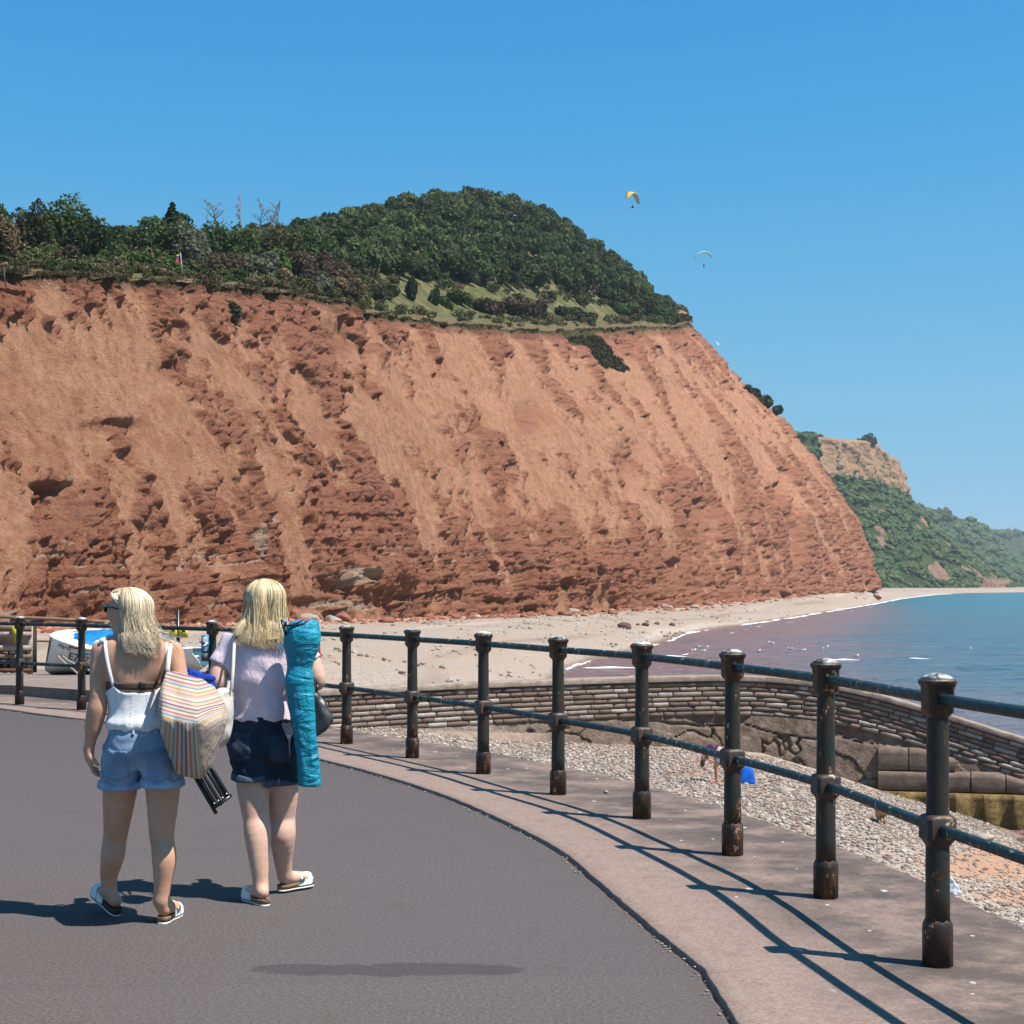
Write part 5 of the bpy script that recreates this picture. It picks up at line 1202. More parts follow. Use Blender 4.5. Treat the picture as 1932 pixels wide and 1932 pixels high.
    def mesh(s, name, mat, attrs=None, sm=3):
        V, F = surfnet(s.v, s.lo, s.st)
        for _ in range(sm):                # a touch of smoothing along the surface
            e = np.concatenate([F[:, [0, 1]], F[:, [1, 2]], F[:, [2, 3]], F[:, [3, 0]]]); acc = np.zeros_like(V); n = np.zeros(len(V))
            np.add.at(acc, e[:, 0], V[e[:, 1]]); np.add.at(n, e[:, 0], 1); V = V*.5+.5*acc/np.maximum(n, 1)[:, None]
        return mesh(name, V, F, mat, attrs(V) if attrs else None, True)
def patch(fld, x0, x1, z0, z1, off, name, mat, parent, nx=10, nz=10, shape=None, thick=.004):
    u, v = np.meshgrid(np.linspace(0, 1, nx), np.linspace(0, 1, nz)); X = x0+(x1-x0)*u; Z = z0+(z1-z0)*v
    if shape is not None: X, Z = shape(u, v, X, Z)
    Y = fld.back(X, Z)-off; A_ = np.stack([X, Y, Z], -1).reshape(-1, 3); B_ = A_+[0, thick+off*1.2, 0]
    n = nx*nz; rim = []
    idx = np.arange(n).reshape(nz, nx); loop = list(idx[0])+list(idx[1:, -1])+list(idx[-1, -2::-1])+list(idx[-2:0:-1, 0])
    rim = [[loop[i], loop[i-1], loop[i-1]+n, loop[i]+n] for i in range(len(loop))]
    return link(name, mesh(name, np.concatenate([A_, B_]), np.concatenate([grid_faces(nz, nx), np.array(rim)]), mat, None, True), parent)

# materials
def skin_mat(name, a, b):
    m = M_(name, .58, .25); n = m.noise(11, 5, .6); n2 = m.noise(60, 4, .6)
    c = m.ramp(n, [(.3, a), (.7, b)]); c = m.mix(m.rng(n2, .55, .75, 0, .25), c, (.42, .17, .11)); m.color(c)
    m.b.inputs['Subsurface Weight'].default_value = .12; m.b.inputs['Subsurface Radius'].default_value = (.012, .004, .002); m.b.inputs['Subsurface Scale'].default_value = 1
    m.bump(n2, .12, .003); return m.m
SKIN1 = skin_mat('skin_tanned', (.60, .315, .195), (.70, .39, .255)); SKIN2 = skin_mat('skin_fair', (.68, .40, .295), (.78, .49, .375))
def cloth_mat(name, col, weave=900, var=.15, seam=None, fold=.5):
    m = M_(name, .85, .2); c = np.array(col); n = m.noise(9, 5, .6); w = m.noise(weave, 2, .5)
    k = m.ramp(n, [(.3, tuple(c*(1-var))), (.7, tuple(np.minimum(c*(1+var), .95)))]); m.color(k)
    m.bump(m.math('ADD', m.noise(26, 5, .6, m.mapv((1, 1, .55)), .6), m.math('MULTIPLY', w, .25)), fold, .012); return m.m
DEN1 = cloth_mat('denim_light', (.27, .375, .52), 500, .35); DEN1D = cloth_mat('denim_light_pocket', (.22, .325, .48), 500, .3); DEN1C = cloth_mat('denim_light_cuff', (.34, .45, .60), 500, .2)
DEN2 = cloth_mat('denim_dark', (.022, .036, .062), 500, .5); DEN2C = cloth_mat('denim_dark_cuff', (.075, .11, .155), 500, .25)
def tee_mat():
    m = M_('pink_jersey', .85, .2); m.color(m.ramp(m.noise(7, 4, .6), [(.3, (.66, .51, .57)), (.7, (.76, .62, .68))]))
    sz = m.n('SeparateXYZ'); m.put(sz.inputs[0], m.obj); band = m.math('MULTIPLY', m.rng(sz.outputs[2], 1.07, 1.045), 1)
    v = m.vor(95, m.obj); v2 = m.rng(v, .10, .22, 1, 0)
    hole = m.math('MULTIPLY', m.math('MULTIPLY', v2, band), m.rng(m.noise(18, 3, .5, m.obj), .42, .55))
    c = m.ramp(m.noise(7, 4, .6), [(.3, (.66, .51, .57)), (.7, (.76, .62, .68))]); m.color(m.mix(m.math('MULTIPLY', hole, .75), c, (.12, .08, .10)))
    m.bump(m.math('SUBTRACT', m.noise(16, 5, .6, m.mapv((1, 1, .5)), .8), m.math('MULTIPLY', hole, .5)), .55, .02); return m.m
TEE = tee_mat()
def knit_mat():
    m = M_('white_knit', .9, .2)
    w = m.n('TexWave', wave_type='BANDS', bands_direction='Z'); m.put(w.inputs[0], m.obj); w.inputs['Scale'].default_value = 70; w.inputs['Distortion'].default_value = 6; w.inputs['Detail'].default_value = 2
    sx = m.n('SeparateXYZ'); m.put(sx.inputs[0], m.obj)
    ch = m.math('ADD', m.math('MULTIPLY', sx.outputs[2], 60), m.math('MULTIPLY', m.math('ABSOLUTE', m.math('SINE', m.math('MULTIPLY', sx.outputs[0], 42))), 2.2))
    dots = m.math('MULTIPLY', m.rng(m.math('SINE', m.math('MULTIPLY', ch, 6.28)), .5, .9), m.rng(m.math('ABSOLUTE', m.math('SINE', m.math('MULTIPLY', sx.outputs[0], 42))), .30, .18))
    m.color(m.mix(m.math('MULTIPLY', dots, .55), (.80, .79, .80), (.30, .27, .28))); m.bump(m.math('ADD', w.outputs[1], m.noise(20, 4, .6)), .5, .006); return m.m
KNIT = knit_mat(); WHITE = plain('white_leather', (.72, .72, .71), .5, .4, .08, 40); CORK = plain('cork', (.34, .205, .115), .9, .1, .25, 160); SOLEW = plain('white_sole', (.66, .64, .58), .8); FOOTBED = plain('footbed', (.12, .06, .045), .9)
def hair_mat(name, a, b, c_):
    m = M_(name, .38, .5); m.color(m.ramp(m.attr('tint'), [(0, a), (.45, b), (1, c_)])); m.b.inputs['Anisotropic'].default_value = .5; return m.m
HAIR1 = hair_mat('hair_blonde_ash', (.24, .16, .09), (.58, .45, .28), (.82, .74, .58)); HAIR2 = hair_mat('hair_blonde_gold', (.28, .18, .08), (.62, .47, .25), (.85, .73, .48))
MAT_GLASS = plain('dark_lens', (.012, .010, .012), .12, .6, 0)
def strand_set(name, paths, rad, mat, parent, r, tint=None):
    """paths (n, k, 3) as thin tapered ribbons with three sides"""
    n, k, _ = paths.shape; T_ = np.gradient(paths, axis=1); T_ /= np.linalg.norm(T_, axis=2, keepdims=True)+1e-9
    a = np.cross(T_, np.array([.31, .9, .3])); a /= np.linalg.norm(a, axis=2, keepdims=True)+1e-9; b = np.cross(T_, a)
    tp = np.interp(np.linspace(0, 1, k), [0, .08, .7, 1], [.6, 1, .9, .15]); q = (rad[:, None]*tp[None])[..., None]; rings = []
    for th in (0, 2.094, 4.189): rings.append(paths+q*(math.cos(th)*a+.6*math.sin(th)*b))
    V = np.stack(rings, 2).reshape(-1, 3); base = (np.arange(n)*k*3)[:, None, None]; i, j = np.meshgrid(np.arange(k-1), np.arange(3), indexing='ij')
    f = np.stack([i*3+j, i*3+(j+1) % 3, (i+1)*3+(j+1) % 3, (i+1)*3+j], -1).reshape(1, -1, 4); F = (f+base).reshape(-1, 4)
    return link(name, mesh(name, V, F, mat, {'tint': np.repeat(r.random(n) if tint is None else tint, k*3)}, True), parent)
def sandal(parent, heel, yaw, pitch, kind, size=.245):
    """footbed, straps; heel = point on the ground under the heel's back edge"""
    o = empty('sandal', tuple(heel), 0); o.parent = parent; o.rotation_euler = (pitch, 0, yaw)     # +y runs to the toe
    t = np.linspace(0, 1, 26); w = np.interp(t, [0, .04, .15, .4, .62, .78, .9, .97, 1], [.012, .024, .032, .031, .041, .043, .036, .022, .008]); 
    def ring(z, s): 
        L_ = np.stack([-w*s, t*size, np.full(26, z)], -1); R_ = np.stack([w[::-1]*s, t[::-1]*size, np.full(26, z)], -1); return np.concatenate([L_, R_])
    def slab(name, zs, mat):
        rr = [ring(z, s) for z, s in zs]; V = np.concatenate(rr+[[[0, size/2, zs[0][0]]], [[0, size/2, zs[-1][0]]]]); m = 52; k = len(rr); j = np.arange(m)
        tri = np.concatenate([np.stack([(j+1) % m, j, np.full(m, k*m)], -1), np.stack([(k-1)*m+j, (k-1)*m+(j+1) % m, np.full(m, k*m+1)], -1)])
        return link(name, mesh(name, V, grid_faces(k, m, 0, True)[:, ::-1], mat, None, False, None, tri[:, ::-1]), o)
    slab('sole', [(0, .97), (.001, 1.0), (.008, 1.0)], SOLEW); slab('footbed', [(.0082, .99), (.03, 1.0), (.034, .98), (.031, .90)], CORK if kind != 'dark' else FOOTBED)
    for (y0, y1, hh) in (((.105, .150, .080), (.155, .205, .062)) if kind != 'cross' else ((.11, .205, .070),)):
        nu_, nv_ = 13, 5; V = []
        for v in np.linspace(0, 1, nv_):
            y = y0+(y1-y0)*v; ww = np.interp(y/size, t, w)+.004; h_ = hh*(1-.18*v)
            for u in np.linspace(-1, 1, nu_): V.append([ww*np.sign(u)*abs(math.sin(u*math.pi/2))**.8, y+.012*(1-abs(u)), .018+h_*(math.cos(u*math.pi/2))**.75])
        V = np.array(V); V2 = V*[.94, 1, 1]-[0, 0, .004]; n_ = len(V)
        link('strap', mesh('strap', np.concatenate([V, V2]), np.concatenate([grid_faces(nv_, nu_), grid_faces(nv_, nu_, n_)[:, ::-1], [[i, i+1, i+1+n_, i+n_] for i in range(nu_-1)], [[n_-nu_+i+1, n_-nu_+i, 2*n_-nu_+i, 2*n_-nu_+i+1] for i in range(nu_-1)]]), WHITE, None, True), o)
    mb = MB(); mb.box((.045, .13, .05), (.006, .03, .022)); mb.build('buckle', plain('buckle_metal', (.6, .58, .5), .3, .5, 0, 20, .9), o, False)
    return o
def foot_pts(heel, yaw, pitch, size=.245):
    f = np.array([-math.sin(yaw)*math.cos(pitch), math.cos(yaw)*math.cos(pitch), math.sin(pitch)]); up = np.array([math.sin(yaw)*math.sin(pitch), -math.cos(yaw)*math.sin(pitch), math.cos(pitch)])
    side = np.cross(f, up); return np.asarray(heel), f, up, side
def add_foot(F_, heel, yaw, pitch, ankle, ra):
    h, f, up, sd = foot_pts(heel, yaw, pitch)
    hl = h+f*.045+up*.062; ball = h+f*.165+up*.052; F_.cap(hl, ball, .030, .026, .01)
    F_.cap(hl+sd*.004, ball+sd*.02, .024, .024, .012); F_.cap(hl-sd*.004, ball-sd*.018, .024, .022, .012); F_.cap(hl+up*.004, ankle, .0285, ra, .012); F_.cap(ankle, ball, ra*.85, .018, .03)
    for k, (sx_, ln, rr) in enumerate(((.024, .056, .012), (.009, .052, .009), (-.004, .046, .0085), (-.016, .039, .008), (-.027, .030, .008))):
        F_.cap(ball+sd*sx_*(1 if True else -1), ball+sd*sx_+f*ln-up*.012, rr+.002, rr, .012)
def hand(F_, wrist, direc, palm_n, size=1.0, curl=.5, thumb_side=1):
    d = np.array(direc, float); d /= np.linalg.norm(d); n = np.array(palm_n, float); n -= d*(n@d); n /= np.linalg.norm(n); s = np.cross(d, n)*thumb_side
    pc = wrist+d*.05*size
    F_.cap(wrist, pc+s*.016*size, .021*size, .022*size, .02); F_.cap(wrist, pc-s*.018*size, .020*size, .020*size, .02); F_.cap(pc+s*.02*size, pc-s*.02*size, .017*size, .016*size, .012)
    for k, (o_, ln, cu) in enumerate(((.028, .072, .45), (.0095, .080, .55), (-.009, .074, .65), (-.026, .060, .75))):
        b = wrist+d*.078*size+s*o_*size; c_ = cu*curl*2
        d1 = d*math.cos(c_*.5)+n*math.sin(c_*.5); d2 = d*math.cos(c_*1.2)+n*math.sin(c_*1.2); d3 = d*math.cos(c_*1.8)+n*math.sin(c_*1.8)
        p1 = b+d1*ln*.45*size; p2 = p1+d2*ln*.32*size; p3 = p2+d3*ln*.25*size
        F_.chain([b-d*.02*size, b, p1, p2, p3], [.0095*size, .0092*size, .0085*size, .0078*size, .0065*size], .006, fine=False)
    tb = wrist+d*.022*size+s*.022*size; t1 = tb+(d*.6+s*.62+n*.35)*.038*size; t2 = t1+(d*.85+s*.15+n*.45)*.032*size
    F_.chain([tb, t1, t2], [.013*size, .011*size, .008*size], .012)
def head(F_, c, yaw, tilt=0.0, k=1.0):
    """skull, jaw, nose, ears; the face looks along +y turned by yaw"""
    f = np.array([-math.sin(yaw), math.cos(yaw), 0]); s = np.array([math.cos(yaw), math.sin(yaw), 0]); u = np.array([0, 0, 1.]); c = np.asarray(c)
    F_.ell(c+u*.018*k, (.074*k, .094*k, .090*k), .02, yaw); F_.ell(c+f*.030*k-u*.045*k, (.056*k, .062*k, .072*k), .035, yaw)
    F_.cap(c+f*.072*k-u*.092*k, c+f*.066*k-u*.10*k, .018*k, .017*k, .03)            # chin
    F_.cap(c+f*.092*k+u*.002*k, c+f*.112*k-u*.028*k, .008*k, .011*k, .014)           # nose
    F_.cap(c+f*.090*k-u*.058*k+s*.012*k, c+f*.090*k-u*.058*k-s*.012*k, .009*k, .009*k, .012)    # lips
    for q in (-1, 1):
        F_.cap(c+f*.080*k+s*q*.045*k+u*.022*k, c+f*.090*k+s*q*.015*k+u*.026*k, .012*k, .012*k, .02)   # brow
        F_.cap(c+f*.070*k+s*q*.042*k-u*.020*k, c+f*.06*k+s*q*.048*k-u*.03*k, .020*k, .016*k, .03)      # cheek
        F_.ell(c+s*q*.076*k-f*.008*k-u*.008*k, (.010*k, .020*k, .030*k), .008, yaw)                    # ear
    return f, s, u
def sunglasses(parent, c, f, s, u, k=1.0):
    o = empty('sunglasses', (0, 0, 0)); o.parent = parent
    for q in (-1, 1):
        V, F = ICO1; e = c+f*.102*k+s*q*.034*k+u*.012*k; W = (V[:, 0:1]*s*.030+V[:, 1:2]*f*.008+V[:, 2:3]*u*.025)*k+e; link('lens', mesh('lens', W, F, MAT_GLASS, None, True), o)
        mb = MB(); mb.tube([e+s*q*.026*k+u*.008*k, c+f*.03*k+s*q*.082*k+u*.016*k, c-f*.02*k+s*q*.080*k+u*.006*k], [.005*k, .0045*k, .003*k], 6); mb.build('temple', MAT_GLASS, o)
    mb = MB(); mb.tube([c+f*.108*k-s*.012*k+u*.016*k, c+f*.112*k+u*.02*k, c+f*.108*k+s*.012*k+u*.016*k], .004*k, 6); mb.build('bridge', MAT_GLASS, o)
    return o
def closed_loft(name, secs, mat, parent, n=28, wob=0.0, seed=0, attrs=None):
    """secs: list of (centre, half width vector, half depth vector, squareness)"""
    th = np.arange(n)/n*2*np.pi; rows = []
    for i, (c, a, b, p) in enumerate(secs):
        e = (np.abs(np.cos(th))**p+np.abs(np.sin(th))**p)**(-1/p)
        w_ = 1+wob*fbm(np.cos(th)*1.6+seed, np.sin(th)*1.6, i*.33, 3, seed)
        rows.append(np.asarray(c)+(e*w_*np.cos(th))[:, None]*np.asarray(a)+(e*w_*np.sin(th))[:, None]*np.asarray(b))
    V = np.concatenate(rows+[[np.asarray(secs[0][0])], [np.asarray(secs[-1][0])]]); k = len(secs); j = np.arange(n)
    tri = np.concatenate([np.stack([(j+1) % n, j, np.full(n, k*n)], -1), np.stack([(k-1)*n+j, (k-1)*n+(j+1) % n, np.full(n, k*n+1)], -1)])
    return link(name, mesh(name, V, grid_faces(k, n, 0, True), mat, attrs(V) if attrs else None, True, None, tri), parent)
def dense(secs, m=5):
    c = np.array([s[0] for s in secs], float); a = np.array([s[1] for s in secs], float); b = np.array([s[2] for s in secs], float); p = np.array([s[3] for s in secs], float)
    t = np.arange(len(secs), dtype=float); q = np.linspace(0, t[-1], (len(secs)-1)*m+1)
    return list(zip(crom(t, c, q), crom(t, a, q), crom(t, b, q), np.maximum(np.interp(q, t, p), 1.5)))

# ======================================================================== woman in white camisole, head turned to her left
Y1 = 7.75; O1 = np.array([(255-966)/FPX*Y1, Y1, 0])
W = lambda px, py, y=0.0: P(px, py, Y1+y)-O1
w1 = empty('person', tuple(O1), 0, 'person with blonde hair in white knitted camisole and light denim shorts, walking', 'person')
ST = .0065
lo, hi = (-.36, -.34, -.01), (.40, .40, 1.70)
tor = [  # torso, used again for the camisole
 ('ell', W(252, 1262, .0), (.152, .095, .152)), ('cap', W(254, 1300, .0), W(256, 1365, .0), .122, .118, .74), ('ell', W(268, 1398, .01), (.146, .104, .115)),
]
glu = [(W(244, 1418, -.035), .080), (W(295, 1416, -.03), .080)]
thL = [W(233, 1420, .02), W(226, 1492, .05), W(219, 1568, .10)]; thR = [W(302, 1420, .0), W(307, 1490, -.01), W(305, 1570, -.02)]
def torso(F_, T_, off=0.0, k=.05):
    for t in T_:
        if t[0] == 'ell': F_.ell(t[1], t[2], k, off=off)
        else: F_.cap(t[1], t[2], t[3], t[4], k, sy=t[5], off=off)
B1 = Field(lo, hi, ST); torso(B1, tor)
for c, q in glu: B1.ell(c, (q, q*.9, q), .05)
shL, shR = W(196, 1230, .0), W(322, 1230, .0)
B1.cap(shL, shR, .047, .047, .05, sy=.95); B1.cap(W(243, 1195, .02), W(214, 1222, .0), .040, .045, .05); B1.cap(W(243, 1195, .02), W(300, 1222, .0), .040, .045, .05)
for sx_ in (-1, 1): B1.ell(W(252+sx_*34, 1245, -.055), (.062, .035, .085), .05)         # shoulder blades
B1.cap(W(243, 1205, .015), W(240, 1168, .025), .049, .050, .03)
hc1 = W(240, 1152, .03); yaw1 = 1.18; f1, s1, u1 = head(B1, hc1, yaw1, 0, .94)
aL = [shL+[-.012, 0, 0], W(186, 1272, -.02), W(185, 1325, -.035), W(177, 1365, -.02), W(168, 1412, .0)]
B1.chain(aL, [.049, .0405, .038, .034, .0225], .03); B1.cap(W(183, 1338, -.03), W(176, 1372, -.02), .041, .033, .03)
hand(B1, W(167, 1414, .0), W(172, 1462, .03)-W(167, 1412, .0), (.75, .35, 0), .97, .55, 1)
aR = [shR+[.012, 0, 0], W(338, 1275, -.02), W(346, 1318, -.03), W(338, 1322, .10), W(330, 1318, .20)]; B1.chain(aR, [.049, .040, .037, .032, .022], .03)
hand(B1, aR[-1], (-.1, 1, .0), (-.6, 0, -.6), .95, .9, -1)
for th, kn, an, ra in ((thL, [W(216, 1585, .11), W(213, 1612, .095), W(206, 1650, .12), W(206, 1682, .13)], .031, 0), (thR, [W(307, 1590, -.025), W(310, 1622, -.05), W(307, 1665, -.05), W(304, 1700, -.05)], .034, 0)):
    B1.chain([*th, *kn], [.088, .081, .058, .053, .056, .041, an], .05)
hL1, hR1 = W(222, 1731, .10)*[1, 1, 0], W(304, 1746, -.085)*[1, 1, 0]; yL1, pL1, yR1, pR1 = .78, .36, -.12, .0
add_foot(B1, hL1, yL1, pL1, W(206, 1682, .13), .031); add_foot(B1, hR1, yR1, pR1, W(304, 1700, -.05), .034)
body1 = link('body', B1.mesh('body', SKIN1), w1)
sandal(w1, hL1, yL1, pL1, 'dark'); sandal(w1, hR1, yR1, pR1, 'cork')
# camisole
C1 = Field((-.3, -.25, .85), (.32, .25, 1.25), .006); torso(C1, tor, .010)
X, Y, Z = C1.grid(); fold = .0045*np.sin(X*70+6*noise(X*9, Y*9, Z*5, 3))*sst(1.02, .94, Z)+.006*fbm(X*12, Y*12, Z*9, 2, 5)
zt = W(255, 1307, -.1)[2]+.030*np.exp(-((np.abs(X-.03)-.115)/.03)**2)*(Y < .02)+.05*(Y > .02); zb = W(255, 1376, 0)[2]
C1.v = np.maximum(np.maximum(C1.v+fold-.016*np.exp(-((Z-zb-.035)/.03)**2), Z-zt), zb-Z+.006*np.sin(X*60)); cam_o = link('camisole', C1.mesh('camisole', KNIT), w1)
def over(fld, pts, off): 
    q = crom(np.arange(len(pts), dtype=float), np.array(pts), np.linspace(0, len(pts)-1, 14)); q[:, 1] = fld.back(q[:, 0], q[:, 2])-off; return q
for pts in ([W(202, 1203), W(208, 1225), W(214, 1255), W(223, 1294)], [W(318, 1214), W(321, 1240), W(322, 1262), W(318, 1294)]):
    q = over(B1, pts, .004); q = np.concatenate([[q[0]+[0, .05, -.005]], [q[0]+[0, .02, .008]], q]); MB().tube(q, .0085, 8, flat=.5).build('strap', KNIT, w1)
MB().tube([W(202, 1204, -.03), W(192, 1208, -.045), W(189, 1214, -.05)], [.010, .014, .006], 7).build('strap_bow', KNIT, w1)
patch(B1, W(205, 1290)[0], W(318, 1290)[0], W(255, 1299)[2], W(255, 1285)[2], .005, 'bra_band', plain('taupe_band', (.13, .085, .066), .8), w1, 24, 4)
patch(B1, W(272, 1290)[0], W(283, 1290)[0], W(255, 1300)[2], W(255, 1284)[2], .010, 'clasp', plain('dark_clasp', (.05, .035, .03), .4), w1, 4, 4)
# shorts
def shorts(wc, bodyT, glus, legs, lo_, hi_, waist, hems, mid, mat, cuffmat, parent, loose=.009, cuff=.032):
    def field(off):
        S_f = Field(lo_, hi_, .006); S_f.ell(bodyT[0], bodyT[1], .05, off=off); S_f.cap(wc[1], wc[2], wc[3], wc[4], .05, sy=wc[5], off=off*.8)
        for c, q in glus: S_f.ell(c, (q, q*.9, q), .05, off=off*.9)
        for th in legs: S_f.cap(th[0], th[1], .088, .083, .03, off=off+.005); S_f.cap(th[1], th[1]+(th[1]-th[0])*.8, .083, .084, .03, off=off+.009)
        return S_f
    S_f = field(loose); X, Y, Z = S_f.grid(); hem = np.where(X < mid, hems[0], hems[1])+.012*np.sin(Y*9); wr = .007*fbm(X*10, Y*10, Z*14, 3, 7)+.004*np.sin(Z*95+X*40+8*noise(X*7, Y*7, Z*7, 9))*sst(waist-.06, waist-.16, Z)
    crease = .018*np.exp(-((X-mid)/.010)**2)*sst(waist-.03, waist-.20, Z)*(Y < .02); base = S_f.v.copy()
    S_f.v = np.maximum(np.maximum(base+wr+crease*.25, Z-waist), hem-Z); o = link('shorts', S_f.mesh('shorts', mat), parent)
    Cf = field(loose+.0045); Cf.v = np.maximum(np.maximum(Cf.v+.004*fbm(X*14, Y*14, Z*10, 2, 8), Z-hem-cuff-.006*np.sin(X*33)), hem-.003-Z); link('cuff', Cf.mesh('cuff', cuffmat), o)
    Wb = field(loose+.003); Wb.v = np.maximum(np.maximum(Wb.v, Z-waist-.002), waist-.032-Z); link('waistband', Wb.mesh('waistband', mat), o)
    return o, S_f
sh1, S1 = shorts(tor[1], (tor[2][1], tor[2][2]), glu, (thL, thR), (-.27, -.27, .5), (.36, .27, 1.02), W(255, 1364)[2], (W(227, 1488)[2], W(307, 1480)[2]), W(266, 1400)[0], DEN1, DEN1C, w1)
def pocket(u, v, X, Z): return X, Z-.02*(1-np.abs(u*2-1))*(v < .2)
patch(S1, W(205, 1400)[0], W(251, 1400)[0], W(255, 1464)[2], W(255, 1412)[2], .004, 'pocket', DEN1D, sh1, 12, 10, pocket); patch(S1, W(287, 1400)[0], W(330, 1400)[0], W(255, 1464)[2], W(255, 1412)[2], .004, 'pocket', DEN1D, sh1, 12, 10, pocket)
for x in (219, 261, 303): patch(S1, W(x-2.5, 1400)[0], W(x+2.5, 1400)[0], W(255, 1383)[2], W(255, 1368)[2], .007, 'belt_loop', DEN1C, sh1, 3, 5)
# hair
def hair(parent, c, yaw, mat, ends_z, n, seed, sway=(0, 0), part=.0, spread=1.0, back_y=-.06, lim=(-120, 120), side_up=.04, k=1.0, bodyf=None):
    r = np.random.default_rng(seed); f = np.array([-math.sin(yaw), math.cos(yaw), 0]); s = np.array([math.cos(yaw), math.sin(yaw), 0]); u = np.array([0, 0, 1.])
    o = empty('hair', (0, 0, 0)); o.parent = parent
    def path(az_, lay, ln, jit, K=16, front=None):
        P_ = []
        for t in np.linspace(0, 1, K):
            az = az_ if front is None else front+(az_-front)*min(t/.42, 1)**1.3
            d = -f*math.cos(az)+s*math.sin(az)                 # az 0 is the back of the head
            if t < .45:
                th = math.radians(6+88*t/.45); q = c+u*.018*k+(d*math.sin(th)*(.094*abs(math.cos(az))+.080*abs(math.sin(az)))*k+u*math.cos(th)*.094*k)*(1.045+lay*.10)
            else:
                g = (t-.45)/.55; e = c+u*.010*k+d*(.094*abs(math.cos(az))+.080*abs(math.sin(az)))*(1.045+lay*.10)*k
                zz = e[2]+(ln-e[2])*g; inw = (1-.12*g*(1-g)*4)*(1+.04*g*spread); q = np.array([c[0]+(e[0]-c[0])*inw, c[1]+(e[1]-c[1])*inw, zz])
                q = q+np.array([sway[0]*g**1.6, sway[1]*g**1.6, 0])+jit*g
                if bodyf is not None and q[1] > back_y*g+(c[1]-.02)*(1-g) and g > .35 and q[2] < c[2]-.11: q[1] = q[1]*(1-(g-.35)*1.2)+(back_y)*(g-.35)*1.2
            P_.append(q)
        return P_
    A_ = []; Rd = []; Tn = []
    a0, a1 = [math.radians(q) for q in lim]; nl = 110; laz = r.uniform(a0, a1, nl); ljit = r.standard_normal((nl, 3))*np.array([.022, .014, 0]); llen = .065*r.random(nl)**1.2; ltint = np.clip(.15+.75*r.random(nl), 0, 1)
    for i in range(n):
        q_ = r.integers(0, nl); az = np.clip(laz[q_]+.055*r.standard_normal(), a0, a1); lay = r.random(); mid_ = (a0+a1)/2; z = ends_z+llen[q_]+side_up*(abs(az-mid_)/(a1-a0)*2)**2-.010*r.random()
        A_.append(path(az, lay, z, ljit[q_]*(.4+.8*lay)+r.standard_normal(3)*np.array([.009, .007, .0])*(1+2*(r.random() < .06)))); Rd.append(r.uniform(.0010, .0024)); Tn.append(np.clip(ltint[q_]*.45+.75*r.random()-.08, 0, 1))
    for i in range(int(n*.22)):               # swept back from the hairline
        sg_ = -1 if i % 2 else 1; edge_ = a0 if sg_ < 0 else a1; fr_ = edge_+sg_*R(5+75*r.random()); q_ = r.integers(0, nl); az = edge_-sg_*R(14*r.random())
        A_.append(path(az, r.random()*.8, ends_z+llen[q_]+side_up*.7, ljit[q_]*.8, 16, fr_)); Rd.append(r.uniform(.0010, .0024)); Tn.append(np.clip(.2+.7*r.random(), 0, 1))
    strand_set('strands', np.array(A_), np.array(Rd), mat, o, r, np.array(Tn))
    # under layer: a solid fall of hair below the loose strands
    azs = np.linspace(a0*.98, a1*.98, 40); G_ = np.array([path(a, -.22, ends_z+.045+side_up*(abs(a-(a0+a1)/2)/(a1-a0)*2)**2, np.zeros(3), 18) for a in azs])
    link('under_layer', mesh('under_layer', G_.reshape(-1, 3), grid_faces(40, 18), mat, {'tint': np.repeat(.22+.25*r.random(40), 18)}, True), o)
    return o
hr1 = hair(w1, hc1, yaw1, HAIR1, W(265, 1238)[2], 3000, 3, (.045, -.01), spread=1.5, back_y=-.13, lim=(-74, 112), side_up=.03, k=.92, bodyf=B1)
r = np.random.default_rng(4); wisps = []
for i in range(14):
    a = hc1+[.07+.02*r.random(), -.03, -.02-.05*r.random()]; e = W(330+25*r.random(), 1190+30*r.random(), -.06); mid = (a+e)/2+[0, 0, -.01-.02*r.random()]
    wisps.append(crom(np.arange(3.), np.array([a, mid, e]), np.linspace(0, 2, 16)))
strand_set('wisps', np.array(wisps), np.full(14, .0012), HAIR1, hr1, r)
sunglasses(w1, hc1, f1, s1, u1, .94)

# ======================================================================== woman in pink T-shirt and dark denim shorts
Y2 = 8.3; O2 = np.array([(500-966)/FPX*Y2, Y2, 0])
W2 = lambda px, py, y=0.0: P(px, py, Y2+y)-O2
w2 = empty('person', tuple(O2), 0, 'person with long straight blonde hair in pale pink T-shirt and dark denim shorts', 'person')
tor2 = [('ell', W2(495, 1252, .0), (.158, .098, .160)), ('cap', W2(494, 1290, .0), W2(494, 1352, .0), .132, .136, .74), ('ell', W2(494, 1395, .01), (.158, .112, .120))]
glu2 = [(W2(467, 1412, -.035), .083), (W2(522, 1412, -.03), .083)]
thA = [W2(474, 1415, .0), W2(477, 1480, -.02), W2(482, 1532, -.05)]; thB = [W2(526, 1415, .02), W2(533, 1482, .06), W2(532, 1536, .09)]
B2 = Field((-.40, -.36, -.01), (.42, .46, 1.74), ST); torso(B2, tor2)
for c, q in glu2: B2.ell(c, (q, q*.9, q), .05)
sA, sB = W2(440, 1214, .0), W2(556, 1214, .0)
B2.cap(sA, sB, .050, .050, .05); B2.cap(W2(498, 1178, .015), W2(465, 1205, 0), .042, .048, .05); B2.cap(W2(498, 1178, .015), W2(532, 1205, 0), .042, .048, .05); B2.cap(W2(498, 1190, .01), W2(499, 1150, .02), .050, .052, .03)
hc2 = W2(499, 1132, .03); yaw2 = .30; f2_, s2_, u2_ = head(B2, hc2, yaw2, 0, .94)
